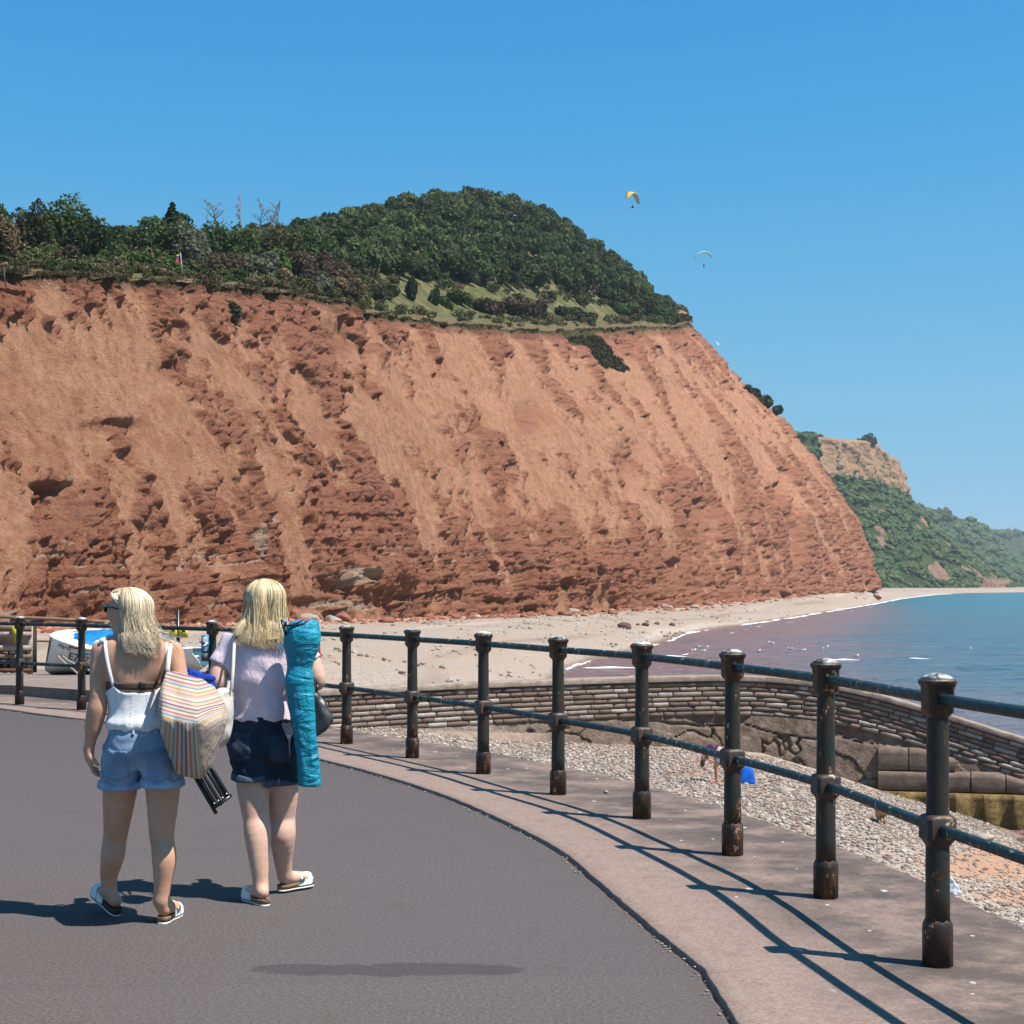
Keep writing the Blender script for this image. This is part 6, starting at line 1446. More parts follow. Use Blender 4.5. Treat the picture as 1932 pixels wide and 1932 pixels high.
B2.chain([sA+[-.012, 0, 0], W2(417, 1250, -.03), W2(408, 1290, -.06), W2(412, 1293, .06), W2(418, 1290, .17)], [.052, .045, .041, .036, .023], .03); hand(B2, W2(418, 1290, .17), (.15, 1, .05), (.7, 0, -.5), .95, .9, 1)
B2.chain([sB+[.012, 0, 0], W2(586, 1244, -.01), W2(599, 1284, -.02), W2(590, 1288, .09), W2(572, 1284, .18)], [.052, .045, .041, .036, .023], .03); hand(B2, W2(572, 1284, .18), (-.2, 1, .05), (-.7, 0, -.5), .95, .9, -1)
for th, kn, an in ((thA, [W2(484, 1548, -.06), W2(486, 1575, -.09), W2(489, 1628, -.12), W2(492, 1672, -.13)], .034), (thB, [W2(533, 1550, .09), W2(533, 1576, .07), W2(534, 1622, .12), W2(537, 1652, .15)], .033)):
    B2.chain([*th, *kn], [.088, .083, .068, .062, .066, .047, an], .05)
hA2, hB2 = W2(503, 1711, -.20)*[1, 1, 0], W2(526, 1684, .13)*[1, 1, 0]; hB2[2] = .012; yA2, yB2 = .62, -.68
add_foot(B2, hA2, yA2, 0, W2(492, 1672, -.13), .034); add_foot(B2, hB2, yB2, 0.0, W2(537, 1652, .15), .033)
link('body', B2.mesh('body', SKIN2), w2); sandal(w2, hA2, yA2, 0, 'cross'); sandal(w2, hB2, yB2, 0, 'cross')
# T-shirt
T2 = Field((-.36, -.28, .88), (.38, .28, 1.46), .006); torso(T2, tor2[:2], .016); T2.ell(tor2[2][1], tor2[2][2], .05, off=.022)
T2.cap(sA, sB, .050, .050, .05, off=.012); T2.cap(W2(490, 1192, .01), W2(465, 1205, 0), .045, .048, .05, off=.006); T2.cap(W2(506, 1192, .01), W2(532, 1205, 0), .045, .048, .05, off=.006)
T2.cap(sA, W2(415, 1256, -.03), .062, .066, .04, cut=1); T2.cap(sB, W2(586, 1252, -.015), .062, .066, .04, cut=1)
X, Y, Z = T2.grid(); zb = W2(494, 1358)[2]+.005*np.sin(X*75); T2.v = np.maximum(np.maximum(T2.v+.008*fbm(X*9, Y*9, Z*6, 3, 15)+.006*np.sin(X*38+Z*30+7*noise(X*6, Y*6, Z*4, 16))*sst(1.3, 1.05, Z), zb-Z), np.maximum(.050-np.hypot(X-W2(498, 0)[0], Y-.01), Z-1.385)*1.0)
T2.v = np.maximum(T2.v, Z-1.40); link('t_shirt', T2.mesh('t_shirt', TEE), w2)
sh2, S2 = shorts(tor2[1], (tor2[2][1], tor2[2][2]), glu2, (thA, thB), (-.30, -.30, .5), (.32, .30, 1.02), W2(494, 1350)[2], (W2(474, 1468, -.03)[2], W2(534, 1476, .06)[2]), W2(505, 1400)[0], DEN2, DEN2C, w2, .014)
DEN2P = cloth_mat('denim_dark_pocket', (.034, .054, .088), 500, .4)
patch(S2, W2(435, 1400)[0], W2(480, 1400)[0], W2(490, 1428)[2], W2(490, 1378)[2], .005, 'pocket', DEN2P, sh2, 12, 10, pocket); patch(S2, W2(516, 1400)[0], W2(552, 1400)[0], W2(490, 1430)[2], W2(490, 1384)[2], .005, 'pocket', DEN2P, sh2, 12, 10, pocket)
hr2 = hair(w2, hc2, yaw2, HAIR2, W2(499, 1222)[2], 3200, 8, (-.004, -.02), spread=.2, back_y=-.13, lim=(-118, 112), side_up=.055, k=.90, bodyf=B2)
sunglasses(w2, hc2, f2_, s2_, u2_, .94)
# ------------------------------------------------------------------ what the two people carry
def hull(name, pts, mat, parent, sub=3, smooth=.55, wob=.006, seed=0, attrs=None):
    bm = bmesh.new()
    for p in pts: bm.verts.new(p)
    bm.verts.ensure_lookup_table(); bmesh.ops.convex_hull(bm, input=bm.verts); bmesh.ops.delete(bm, geom=[v for v in bm.verts if not v.link_faces], context='VERTS')
    bmesh.ops.triangulate(bm, faces=bm.faces)
    for k in range(sub):
        bmesh.ops.subdivide_edges(bm, edges=bm.edges, cuts=1, use_grid_fill=True)
        bmesh.ops.triangulate(bm, faces=bm.faces)
        if k > 0:
            for _ in range(2): bmesh.ops.smooth_vert(bm, verts=bm.verts, factor=smooth*.5, use_axis_x=True, use_axis_y=True, use_axis_z=True)
    bm.normal_update(); V = np.array([v.co for v in bm.verts]); N = np.array([v.normal for v in bm.verts]); F = np.array([[v.index for v in f.verts] for f in bm.faces]) if False else None
    bm.verts.index_update(); F = np.array([[v.index for v in f.verts] for f in bm.faces]); bm.free()
    V = V+N*(wob*fbm(V[:, 0]*14, V[:, 1]*14, V[:, 2]*14, 3, seed)+wob*.6*np.sin(V[:, 0]*55+6*noise(V[:, 0]*8, V[:, 1]*8, V[:, 2]*8, seed)))[:, None]
    return link(name, mesh(name, V, F, mat, attrs(V) if attrs else None, True), parent)
# striped beach bag
o_b = P(350, 1470, 7.5); bag = empty('beach_bag', tuple(o_b), 0, 'large striped canvas beach bag hanging from the shoulder strap', 'bag')
Q = lambda px, py, Y: P(px, py, Y)-o_b
bp = [Q(314, 1262, 7.62), Q(345, 1266, 7.60), Q(404, 1290, 7.62), Q(432, 1340, 7.60), Q(431, 1362, 7.56), Q(373, 1365, 7.36), Q(302, 1358, 7.36), Q(291, 1345, 7.44), Q(334, 1470, 7.56), Q(384, 1474, 7.54), Q(398, 1450, 7.60),
      Q(312, 1275, 7.80), Q(400, 1295, 7.84), Q(428, 1352, 7.84), Q(296, 1350, 7.66), Q(340, 1455, 7.76), Q(388, 1455, 7.78)]
STRIPES = [(.54, .43, .33), (.56, .29, .26), (.55, .45, .35), (.52, .30, .09), (.56, .48, .38), (.20, .30, .42), (.54, .43, .34), (.48, .15, .15), (.58, .50, .41), (.22, .21, .15), (.54, .42, .33), (.24, .11, .24), (.57, .49, .40), (.46, .25, .10), (.62, .44, .42), (.27, .31, .17), (.62, .53, .41)]
def bag_mat():
    m = M_('striped_canvas', .9, .15); n = len(STRIPES)
    def st(at, rep, sh, dark):
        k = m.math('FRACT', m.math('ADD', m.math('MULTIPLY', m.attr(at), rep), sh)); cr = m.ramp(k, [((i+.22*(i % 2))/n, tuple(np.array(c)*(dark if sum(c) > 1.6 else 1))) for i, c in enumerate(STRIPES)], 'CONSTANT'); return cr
    up = st('su', 1.55, .0, 1.0); loC = st('sl', 1.3, .3, .42)  # down-facing lower panel: shade painted in by a factor on very pale stripes only
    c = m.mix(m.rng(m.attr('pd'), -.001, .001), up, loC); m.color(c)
    m.bump(m.math('ADD', m.noise(18, 5, .6, m.obj, .5), m.math('MULTIPLY', m.noise(700, 2), .15)), .5, .015); return m.m
def bag_attr(V):
    px, py = proj(V+o_b)
    line = np.interp(px, [290, 302, 373, 431], [1350, 1358, 1365, 1350])
    su = (line-py+12*np.sin((px-300)/60))/95.0; sl = (px-302+(py-1365)*-.10*np.sign(px-345)*np.clip(np.abs(px-345)/40, 0, 1))/80.0
    right = np.clip((px-373)/58, 0, 1)
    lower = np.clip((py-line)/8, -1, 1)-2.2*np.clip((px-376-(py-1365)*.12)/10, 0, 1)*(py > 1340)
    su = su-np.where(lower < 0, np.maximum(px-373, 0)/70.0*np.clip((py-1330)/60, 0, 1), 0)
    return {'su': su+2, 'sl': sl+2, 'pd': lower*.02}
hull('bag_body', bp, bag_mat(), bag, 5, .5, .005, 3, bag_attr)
MB().tube([Q(322, 1216, 7.70), Q(319, 1236, 7.655), Q(316, 1262, 7.615), Q(318, 1275, 7.63)], [.010, .011, .012, .01], 8, flat=.45).build('strap', plain('cream_webbing', (.70, .64, .56), .9), bag)
MB().tube([Q(322, 1216, 7.70), Q(326, 1212, 7.76), Q(332, 1240, 7.84), Q(335, 1275, 7.80)], [.010, .011, .012, .01], 8, flat=.45).build('strap', plain('cream_webbing2', (.70, .64, .56), .9), bag)
# folded camp chair, blue fabric and black tubes
oc = P(410, 1520, 7.62); ch = empty('camp_chair', tuple(oc), 0, 'folded blue camp chair with black tube legs tucked behind the striped bag', 'chair')
Qc = lambda px, py, Y: P(px, py, Y)-oc
BLK = plain('black_tube', (.016, .016, .018), .32, .5, .2, 60); RIV = plain('rivet_steel', (.6, .6, .6), .3, .5, 0, 20, .9)
ax = Qc(420, 1513, 7.60)-Qc(345, 1385, 7.74); ax /= np.linalg.norm(ax); perp = np.array([ax[2], 0, -ax[0]]); perp /= np.linalg.norm(perp)
cnt = Qc(419, 1513, 7.60)
for k, (t, dy, ext) in enumerate(((-.052, 0, .030), (-.030, -.015, .0), (-.006, -.02, .0), (.018, -.015, .0), (.040, .0, -.004), (-.018, .03, .01), (.022, .03, .0))):
    e = cnt+perp*-t+np.array([0, dy, 0])+ax*ext; MB().tube([e-ax*.42, e-ax*.2, e], .0095, 10).build('leg', BLK, ch)
    if k in (1, 2, 3, 4):
        V, F = ICO1; link('rivet', mesh('rivet', V*.0055+e-ax*.016+[0, -.0095, 0], F, RIV, None, True), ch)
MB().box(cnt-perp*-.002+ax*.0, (.018, .055, .105), np.stack([ax, [0, 1, 0], perp], 1)).build('foot_bar', BLK, ch, False)
BLUE = cloth_mat('royal_blue_cloth', (.012, .05, .36), 500, .4)
hull('fabric', [Qc(328, 1256, 7.80), Qc(345, 1256, 7.78), Qc(352, 1274, 7.80), Qc(372, 1272, 7.78), Qc(395, 1274, 7.78), Qc(408, 1290, 7.80), Qc(400, 1310, 7.84), Qc(330, 1280, 7.86), Qc(360, 1400, 7.84), Qc(400, 1400, 7.84), Qc(350, 1262, 7.9), Qc(400, 1280, 7.9), Qc(392, 1430, 7.72), Qc(372, 1430, 7.72)], BLUE, ch, 4, .25, .008, 5)
V, F = ICO2; link('fabric_fold', mesh('fabric_fold', V*np.array([.048, .03, .022])*(1+.2*fbm(V[:, 0]*2, V[:, 1]*2, V[:, 2]*2, 2, 3))[:, None]+Qc(340, 1264, 7.76), F, BLUE, None, True), ch); link('fabric_fold', mesh('fabric_fold', V*np.array([.050, .03, .022])*(1+.2*fbm(V[:, 0]*2, V[:, 1]*2, V[:, 2]*2, 2, 4))[:, None]+Qc(388, 1280, 7.74), F, BLUE, None, True), ch)
# cream cloth tote of the second person
ot = P(420, 1400, 8.05); tt_ = empty('tote_bag', tuple(ot), 0, 'cream cloth tote bag squeezed between the two walking people', 'bag'); Qt = lambda px, py, Y: P(px, py, Y)-ot
CREAM = cloth_mat('cream_canvas', (.62, .58, .50), 600, .1)
hull('bag_body', [Qt(410, 1302, 7.95), Qt(438, 1298, 8.02), Qt(440, 1375, 8.04), Qt(424, 1402, 8.0), Qt(396, 1432, 7.95), Qt(385, 1400, 7.95), Qt(408, 1300, 8.12), Qt(436, 1300, 8.14), Qt(432, 1395, 8.14), Qt(395, 1425, 8.1)], CREAM, tt_, 4, .25, .010, 7)
MB().tube([Qt(437, 1302, 8.02), Qt(440, 1260, 8.10), Qt(442, 1215, 8.185), Qt(446, 1196, 8.24), Qt(444, 1200, 8.33), Qt(436, 1250, 8.40), Qt(430, 1302, 8.14)], .0085, 8, flat=.4).build('strap', CREAM, tt_)
# long turquoise sack
os_ = P(575, 1484, 8.12); sk = empty('carry_sack', tuple(os_), 0, 'long turquoise drawstring sack slung behind the shoulder of the pink T-shirt', 'sack')
rows_ = [(366, 1590, 1640), (374, 1545, 1675), (395, 1505, 1692), (440, 1476, 1700), (500, 1470, 1702), (560, 1478, 1690), (620, 1486, 1664), (680, 1490, 1650), (760, 1476, 1660), (850, 1490, 1664), (950, 1506, 1668), (1050, 1524, 1672), (1150, 1538, 1682), (1230, 1550, 1690), (1330, 1555, 1700), (1395, 1560, 1706), (1416, 1566, 1704), (1424, 1585, 1690)]
secs = []
for (y, a, b) in rows_:
    xa, xb, py = 96.2+.2988*a, 96.2+.2988*b, 1058.3+.2988*y; Yd = 8.10+.02*(y/1400); c = P((xa+xb)/2, py, Yd)-os_; hw = (xb-xa)/2*Yd/FPX; secs.append((c, (hw, 0, 0), (0, hw*.72 if y > 420 else hw*.6, 0), 2.2))
SACK = M_('turquoise_nylon', .5, .4); nn1 = SACK.noise(6, 5, .6); SACK.color(SACK.ramp(nn1, [(.3, (.003, .22, .33)), (.7, (.008, .34, .47))])); SACK.bump(SACK.math('ADD', SACK.noise(11, 4, .55, SACK.mapv((1, 1, .35)), 1.0), SACK.noise(14, 3, .5, SACK.mapv((.5, .5, 1.2)), .8)), .85, .035)
closed_loft('sack_body', dense(secs, 5), SACK.m, sk, 40, .055, 4)
pat = M_('patterned_lining', .8); pat.color(pat.ramp(pat.vor(45, None, 'F1', 1), [(0, (.02, .05, .12)), (.4, (.10, .35, .55)), (.6, (.5, .06, .12)), (.8, (.02, .02, .03)), (1, (.6, .5, .5))], 'CONSTANT'))
for (a, b, c) in (((532, 1168), (541, 1172), (536, 1196)), ((552, 1176), (574, 1167), (560, 1180)), ((570, 1180), (578, 1166), (582, 1172))):
    A1, B1_, C1_ = [P(x, y, 8.07)-os_ for x, y in (a, b, c)]; hull('lining_flap', [A1, B1_, C1_, A1+[0, .02, 0], B1_+[0, .02, 0], C1_+[0, .02, 0], (A1+B1_+C1_)/3+[0, -.015, 0]], pat.m, sk, 2, .2, .003, 2)
MB().tube([P(531, 1169, 8.06)-os_, P(535, 1185, 8.05)-os_, P(540, 1198, 8.06)-os_], .006, 6).build('drawstring', BLK, sk); MB().tube([P(536, 1180, 8.06)-os_, P(556, 1180, 8.05)-os_, P(572, 1177, 8.06)-os_, P(580, 1170, 8.08)-os_], .006, 6).build('drawstring', BLK, sk)
patch_ = MB().box(P(530, 1219, 8.10)-os_, (.045, .003, .03)); patch_.build('paper_tag', plain('paper_white', (.75, .74, .72), .8), sk, False)
MB().tube([P(590, 1178, 8.10)-os_, P(597, 1205, 8.2)-os_, P(588, 1215, 8.30)-os_, P(570, 1205, 8.28)-os_], [.012, .012, .012, .01], 7, flat=.4).build('sling', SACK.m, sk)
# orange bag and black handbag beyond the sack
oo_ = P(596, 1262, 8.34); og = empty('shoulder_bag', tuple(oo_), 0, 'bright orange bag edge showing behind the turquoise sack', 'bag')
hull('bag_body', [P(588, 1195, 8.30)-oo_, P(603, 1205, 8.30)-oo_, P(605, 1235, 8.32)-oo_, P(602, 1262, 8.34)-oo_, P(586, 1262, 8.34)-oo_, P(588, 1195, 8.42)-oo_, P(603, 1215, 8.44)-oo_, P(602, 1260, 8.44)-oo_, P(586, 1260, 8.44)-oo_], plain('orange_nylon', (.62, .07, .018), .5), og, 4, .25, .004, 2)
oh_ = P(605, 1385, 8.2); hb = empty('handbag', tuple(oh_), 0, 'black leather handbag hanging beside the turquoise sack', 'bag')
hull('bag_body', [P(590, 1305, 8.16)-oh_, P(604, 1306, 8.18)-oh_, P(628, 1350, 8.15)-oh_, P(631, 1362, 8.14)-oh_, P(622, 1374, 8.12)-oh_, P(598, 1390, 8.12)-oh_, P(588, 1385, 8.14)-oh_, P(592, 1305, 8.28)-oh_, P(625, 1355, 8.3)-oh_, P(600, 1385, 8.3)-oh_, P(586, 1380, 8.3)-oh_], plain('black_leather', (.028, .027, .028), .42, .45, .3, 90), hb, 4, .3, .005, 6)
MB().tube([P(596, 1310, 8.2)-oh_, P(600, 1290, 8.22)-oh_, P(596, 1286, 8.30)-oh_, P(598, 1312, 8.28)-oh_], .007, 7).build('handle', BLK, hb)

# ------------------------------------------------------------------ boats and gear behind the rail
WPAINT = plain('white_gelcoat', (.74, .73, .70), .35, .45, .08, 6)
def text(name, s, size, mat, parent, loc, rot, font_shear=0.0):
    cu = bpy.data.curves.new(name, 'FONT'); cu.body = s; cu.size = size; cu.extrude = .002; cu.shear = font_shear; cu.align_x = 'LEFT'
    tmp = bpy.data.objects.new(name, cu); COL.objects.link(tmp); dg = bpy.context.evaluated_depsgraph_get(); me = bpy.data.meshes.new_from_object(tmp.evaluated_get(dg)); bpy.data.objects.remove(tmp)
    me.materials.clear(); me.materials.append(mat); o = link(name, me, parent); o.matrix_local = Matrix.LocRotScale(Vector(loc), rot, None); return o
BLACKP = plain('black_paint', (.02, .018, .018), .5)
def boat(name, stations, beam, keelz, sheer, label, mats, n=15):
    """hull from stations along x: half breadth, keel height, gunwale height; x runs bow to stern"""
    o = empty(name, (0, 0, 0), 0, label, 'boat'); rows = []; inn = []
    for (x, hb, kz, gz, fl) in stations:
        t = np.linspace(-1, 1, n); prof = np.abs(t); y = np.sign(t)*hb*(1-(1-prof)**2.0)**.62; z = kz+(gz-kz)*prof**fl
        rows.append(np.stack([np.full(n, x)-(1-prof)*0, y, z], -1)); inn.append(np.stack([np.full(n, x), y*.93, np.maximum(z+.03, kz+.16*(gz-kz))], -1))
    rows, inn = np.array(rows), np.array(inn); k = len(stations)
    h = link('hull', mesh('hull', rows.reshape(-1, 3), grid_faces(k, n)[:, ::-1], mats['hull'], None, True), o)
    link('inner_hull', mesh('inner_hull', (inn-[0, 0, .035]).reshape(-1, 3), grid_faces(k, n), mats['in'], None, True), o)
    tr = rows[-1]; link('transom', mesh('transom', np.concatenate([tr, [[tr[0][0], 0, tr[0][2]]]]), [[i, i+1, n] for i in range(n-1)], mats['hull']), o)
    for s in (0, -1):
        MB().tube(rows[:, s]+[0, 0, .0], .028, 8).build('gunwale', mats['trim'], o)
    return o, rows
mh = M_('boat_hull_paint', .35, .45); sz_ = mh.n('SeparateXYZ'); mh.put(sz_.inputs[0], mh.obj)
mh.color(mh.mix(mh.rng(mh.noise(5, 5, .7), .55, .75, 0, .35), mh.ramp(mh.rng(sz_.outputs[2], 0, 1, 0, 1, False), [(0, (.10, .11, .10)), (.10, (.10, .11, .10)), (.13, (.58, .55, .48)), (1, (.74, .73, .71))]), (.42, .38, .32)))
st_ = [(0, .05, .18, 1.02, 1.0), (.18, .22, .08, 1.0, .85), (.5, .44, .03, .96, .7), (1.1, .66, .0, .90, .6), (1.9, .78, .0, .86, .55), (2.8, .76, .02, .84, .55), (3.6, .66, .06, .86, .6), (4.1, .56, .12, .88, .65)]
b1, br = boat('fishing_boat', st_, 1, 0, 1, 'white clinker rowing boat lettered E217 drawn up behind the railing', {'hull': mh.m, 'in': WPAINT, 'trim': WPAINT})
bY = 33.2; b1.location = (P(82, 1270, bY)[0], bY, float(slab_z(bY+1.2))); b1.rotation_euler = (R(20), R(0), R(46)); b1.scale = (.74, .92, .88)
# foredeck, oar, tarpaulin
V = np.concatenate([br[:4, 0], br[:4, -1]]); V[:, 2] += .012; link('foredeck', mesh('foredeck', V, [[i, i+1, i+5, i+4] for i in range(3)], WPAINT), b1)
def tarp(parent, x0, x1, w, z0, mat, seed, h=.35):
    u, v = np.meshgrid(np.linspace(0, 1, 34), np.linspace(-1, 1, 28)); X = x0+(x1-x0)*u; Yv = v*w*(1-.15*np.abs(u-.4)); Zv = z0+h*(1-np.abs(v)**2.2)*np.sin(np.pi*np.clip(u*.95+.05, 0, 1))**.5+.09*fbm(u*5, v*4, 0, 4, seed)+.03*np.abs(noise(u*14, v*9, 0, seed+1))
    return link('tarpaulin', mesh('tarpaulin', np.stack([X, Yv, Zv], -1).reshape(-1, 3), grid_faces(28, 34), mat, None, False), parent)
TARP = plain('blue_tarp', (.008, .19, .42), .35, .45, .25, 4)
tarp(b1, .75, 3.6, .62, .78, TARP, 5)
OAR = plain('yellow_oar', (.55, .36, .04), .5)
MB().tube([[.55, -.50, .93], [1.6, -.74, .88], [3.2, -.78, .86]], [.035, .032, .03], 8).build('oar', OAR, b1); MB().tube([[.30, -.42, .95], [.55, -.50, .93]], [.028, .036], 8).build('oar_handle', plain('oar_grip', (.12, .05, .02)), b1)
def side_text(s, size, x, zrel, boat_o, rows, mat, shear=0.0, dz=0.0):
    i = np.searchsorted([q[0] for q in st_], x)-1; i = int(np.clip(i, 0, len(st_)-2)); f = (x-st_[i][0])/(st_[i+1][0]-st_[i][0]); prof = rows[i]*(1-f)+rows[i+1]*f; n = len(prof)//2+1
    half = prof[:n]; z = zrel; y = np.interp(-z, -half[:, 2], half[:, 1]); y2 = np.interp(-(z+size*.7), -half[:, 2], half[:, 1])
    tx = rows[i+1][0]-rows[i][0]; tx = np.array([tx[0], tx[1], tx[2]*.3]); tx /= np.linalg.norm(tx); up = np.array([0, y2-y, size*.7]); up -= tx*(up@tx); up /= np.linalg.norm(up); nn = np.cross(tx, up)
    rot = Matrix((tx, up, nn)).transposed().to_quaternion(); return text('lettering', s, size, mat, boat_o, np.array([x, y, z])+nn*.022, rot, shear)
side_text('E217', .27, .40, .60, b1, br, BLACKP); side_text('Marta', .15, .12, .84, b1, br, BLACKP, .3)
ms = plain('grey_tender', (.62, .62, .60), .4)
st_keep = st_
st_ = [(0, .30, .22, .62, .8), (.25, .48, .08, .60, .6), (.8, .58, .02, .56, .5), (1.6, .60, .02, .54, .5), (2.4, .54, .06, .54, .5)]
b2, br2 = boat('dinghy', st_, 1, 0, 1, 'small white dinghy lying behind the sign post', {'hull': WPAINT, 'in': plain('dinghy_inside', (.10, .22, .26), .6), 'trim': WPAINT})
bY = 31.0; b2.location = (P(386, 1262, bY)[0], bY, float(slab_z(bY))-.02); b2.rotation_euler = (0, 0, R(180-38)); b2.scale = (1.0, 1.0, .95)
for y in (-.3, .3): MB().tube([[.02, y, .5], [-.10, y*.8, .35], [-.06, y*.5, .2], [.06, y*.4, .18]], .018, 7).build('rope_handle', plain('grey_rope', (.5, .5, .46)), b2)
MB().box((.8, 0, .40), (.25, 1.0, .04)).build('thwart', WPAINT, b2, False)
# wooden rack with lobster-pot like crates at the far left
WOOD = boulder_mat('weathered_wood', (.17, .105, .07), (.33, .235, .165)); PALE = boulder_mat('pale_wood', (.36, .28, .22), (.52, .44, .36)); MAT_DARKIN = plain('rusty_iron', (.13, .06, .035), .8)
Yc = 34.0; oc_ = np.array([P(30, 1258, Yc)[0], Yc, float(slab_z(Yc))]); rk_ = empty('timber_rack', tuple(oc_), 0, 'weathered timber rack with pale slats standing behind the railing', 'rack')
pxm = Yc/FPX
for (x, w, h) in ((-40, 7, 98), (27, 8, 98), (-78, 7, 98)): MB().box(((x)*pxm, 0, h*pxm/2), (w*pxm, .10, h*pxm)).build('upright', PALE, rk_, False)
for (z, th, mt) in ((88, 12, WOOD), (76, 9, PALE), (50, 10, PALE), (34, 8, WOOD), (8, 7, MAT_DARKIN)): MB().box((-25*pxm, -.07, z*pxm), (112*pxm, .04, th*pxm)).build('slat', mt, rk_, False)
for k in range(7): MB().box(((-66+k*14)*pxm, .12, 22*pxm), (8*pxm, .05, 40*pxm)).build('plank', WOOD, rk_, False)
MB().box((-25*pxm, .35, 46*pxm), (110*pxm, .03, 88*pxm)).build('back_board', plain('dark_board', (.05, .032, .024), .9), rk_, False)
mb = MB(); mb.box(P(31, 1196, Yc-.15)-oc_, (.13, .08, .36), Matrix.Rotation(R(-14), 3, 'Y')); yb = mb.build('battery_lamp', plain('yellow_plastic', (.60, .46, .02), .5), None, False); yb.location = oc_; tag(yb, 'small yellow plastic case propped on the timber rack', 'case')
# rope hanging from the rack to the boat
r = np.random.default_rng(9)
for k, (a, b, sag, lab) in enumerate((((98, 1150+60), (185, 1266), .25, 'looser pale rope trailing along the slab to the boat'), ((96, 1215), (150, 1262), .15, 'shorter pale rope hanging from the timber rack'))):
    A0, B0 = P(a[0], a[1], 33.7), np.array([P(b[0], 1266, 31.0)[0], 31.0, float(slab_z(31.0))+.02]); t = np.linspace(0, 1, 24)[:, None]; q = A0*(1-t)+B0*t-np.array([0, 0, 1.])*sag*4*t*(1-t)*(1-t); q[:, 2] = np.maximum(q[:, 2], slab_z(q[:, 1])+.02)
    o = MB().tube(q, .02, 7).build('rope', plain('manila_rope', (.42, .36, .27), .9)); tag(o, lab, 'rope')
# plain wooden handrail in the background behind the rack
wr_ = empty('handrail', tuple(P(-100, 1250, 42)), 0, 'thin brown wooden handrail on uprights beyond the boats', 'handrail'); wo = P(-100, 1250, 42)
MB().tube([P(-140, 1158, 42)-wo, P(110, 1168, 42)-wo, P(310, 1180, 43)-wo], .045, 8).build('top_bar', WOOD, wr_); MB().tube([P(-140, 1205, 42)-wo, P(110, 1210, 42)-wo, P(205, 1214, 42.5)-wo], .03, 8).build('lower_bar', WOOD, wr_)
for x in (-60, 200, 325): c = P(x, 1172, 42.4); MB().tube([np.array([c[0], c[1], -1.6])-wo, c-wo], .05, 8).build('upright', WOOD, wr_)
# warning sign on a pole
Ys = 38.0; so = P(336, 1262, Ys); so[2] = -.5; sg = empty('warning_sign', tuple(so), 0, 'pair of yellow warning panels on a thin black pole', 'sign')
top_ = P(336, 1150, Ys); MB().tube([[0, 0, -1.5], [0, 0, top_[2]-so[2]]], .045, 8).build('pole', BLK, sg)
YEL = plain('sign_yellow', (.72, .58, .02), .6)
for (x0, x1, y0, y1) in ((319.5, 334, 1185, 1201), (338, 354.5, 1185, 1203)):
    a, b = P(x0, y1, Ys-.06)-so, P(x1, y0, Ys-.06)-so; c = (a+b)/2; pn = MB().box(c, (b[0]-a[0], .02, b[2]-a[2])).build('panel', YEL, sg, False)
    mb = MB(); w_, h_ = b[0]-a[0], b[2]-a[2]
    tri_ = np.array([[-.06, 0, 0], [.06, 0, 0], [0, 0, .10]])+[c[0]-w_*.0, c[1]-.013, c[2]+h_*.08]; mb.t.append(np.array([[0, 1, 2]])+mb.n); mb.v.append(tri_); mb.n += 3
    for k in range(3): mb.box((c[0], c[1]-.012, c[2]-h_*(.08+.13*k)), (w_*(.72-.1*k), .003, h_*.055))
    mb.build('print', BLACKP, pn, False)
# blue notice on a railing post
pb = PB[10]; on_ = P(387, 1215, pb[1]-.07); nt_ = empty('notice_plate', tuple(on_), 0, 'blue and white notice fixed to a railing post between the two people', 'sign')
pw = 14*pb[1]/FPX; phh = 34*pb[1]/FPX
MB().box((0, 0, 0), (pw, .012, phh)).build('plate', plain('notice_blue', (.05, .20, .38), .5), nt_, False)
V, F = ICO2; dsc = V[np.abs(V[:, 1]) < 2]; link('white_mark', mesh('white_mark', V*np.array([pw*.33, .003, phh*.17])+[0, -.007, phh*.22], F, plain('notice_white', (.72, .74, .74)), None, True), nt_)
mb = MB(); mb.tube([[-pw*.30, -.008, -phh*.12], [pw*.05, -.008, -phh*.08], [pw*.34, -.008, phh*.10]], [.012, .016, .006], 6); mb.build('white_wave', plain('notice_white2', (.7, .72, .72)), nt_)
for k in range(3): MB().box((0, -.007, -phh*(.22+.07*k)), (pw*(.75-.12*k), .003, phh*.025)).build('text_line', plain('notice_white3', (.62, .66, .7)), nt_, False)
MB().box((0, -.002, -phh*.5-.05), (pw*.95, .03, .09)).build('lock_box', plain('lock_grey', (.10, .10, .10)), nt_, False)
MB().box((.03, .05, -.0), (.05, .10, .03)).build('bracket', BLK, nt_, False)

# ------------------------------------------------------------------ on the cove: bending person, blue bag, dog
Yp = 47.0; op = P(1352, 1484, Yp); op[2] = cove_h(op[0], op[1])+.02; pe = empty('person', tuple(op), 0, 'person in grey shorts bending over on the shingle beside a blue bag', 'person')
k_ = Yp/FPX; Wp = lambda px, py, y=0.0: np.array([(px-1352)*k_, y, (1484-py)*k_])
Bp = Field((-.75, -.35, -.03), (.45, .35, 1.15), .014)
Bp.ell(Wp(1356, 1428), (.16, .16, .15), .06); Bp.chain([Wp(1356, 1426), Wp(1343, 1420), Wp(1333, 1428)], [.14, .125, .10], .06); Bp.ell(Wp(1328, 1438, -.02), (.085, .08, .11), .03)
for s in (-1, 1):
    Bp.chain([Wp(1356, 1430, s*.08), Wp(1351, 1455, s*.09), Wp(1352, 1478, s*.09), ], [.10, .062, .038], .05); Bp.cap(Wp(1352, 1480, s*.09), Wp(1340, 1483, s*.09), .036, .03, .03)
    Bp.chain([Wp(1337, 1424, s*.15), Wp(1336, 1440, s*.17), Wp(1347, 1444, s*.12)], [.05, .042, .032], .03)
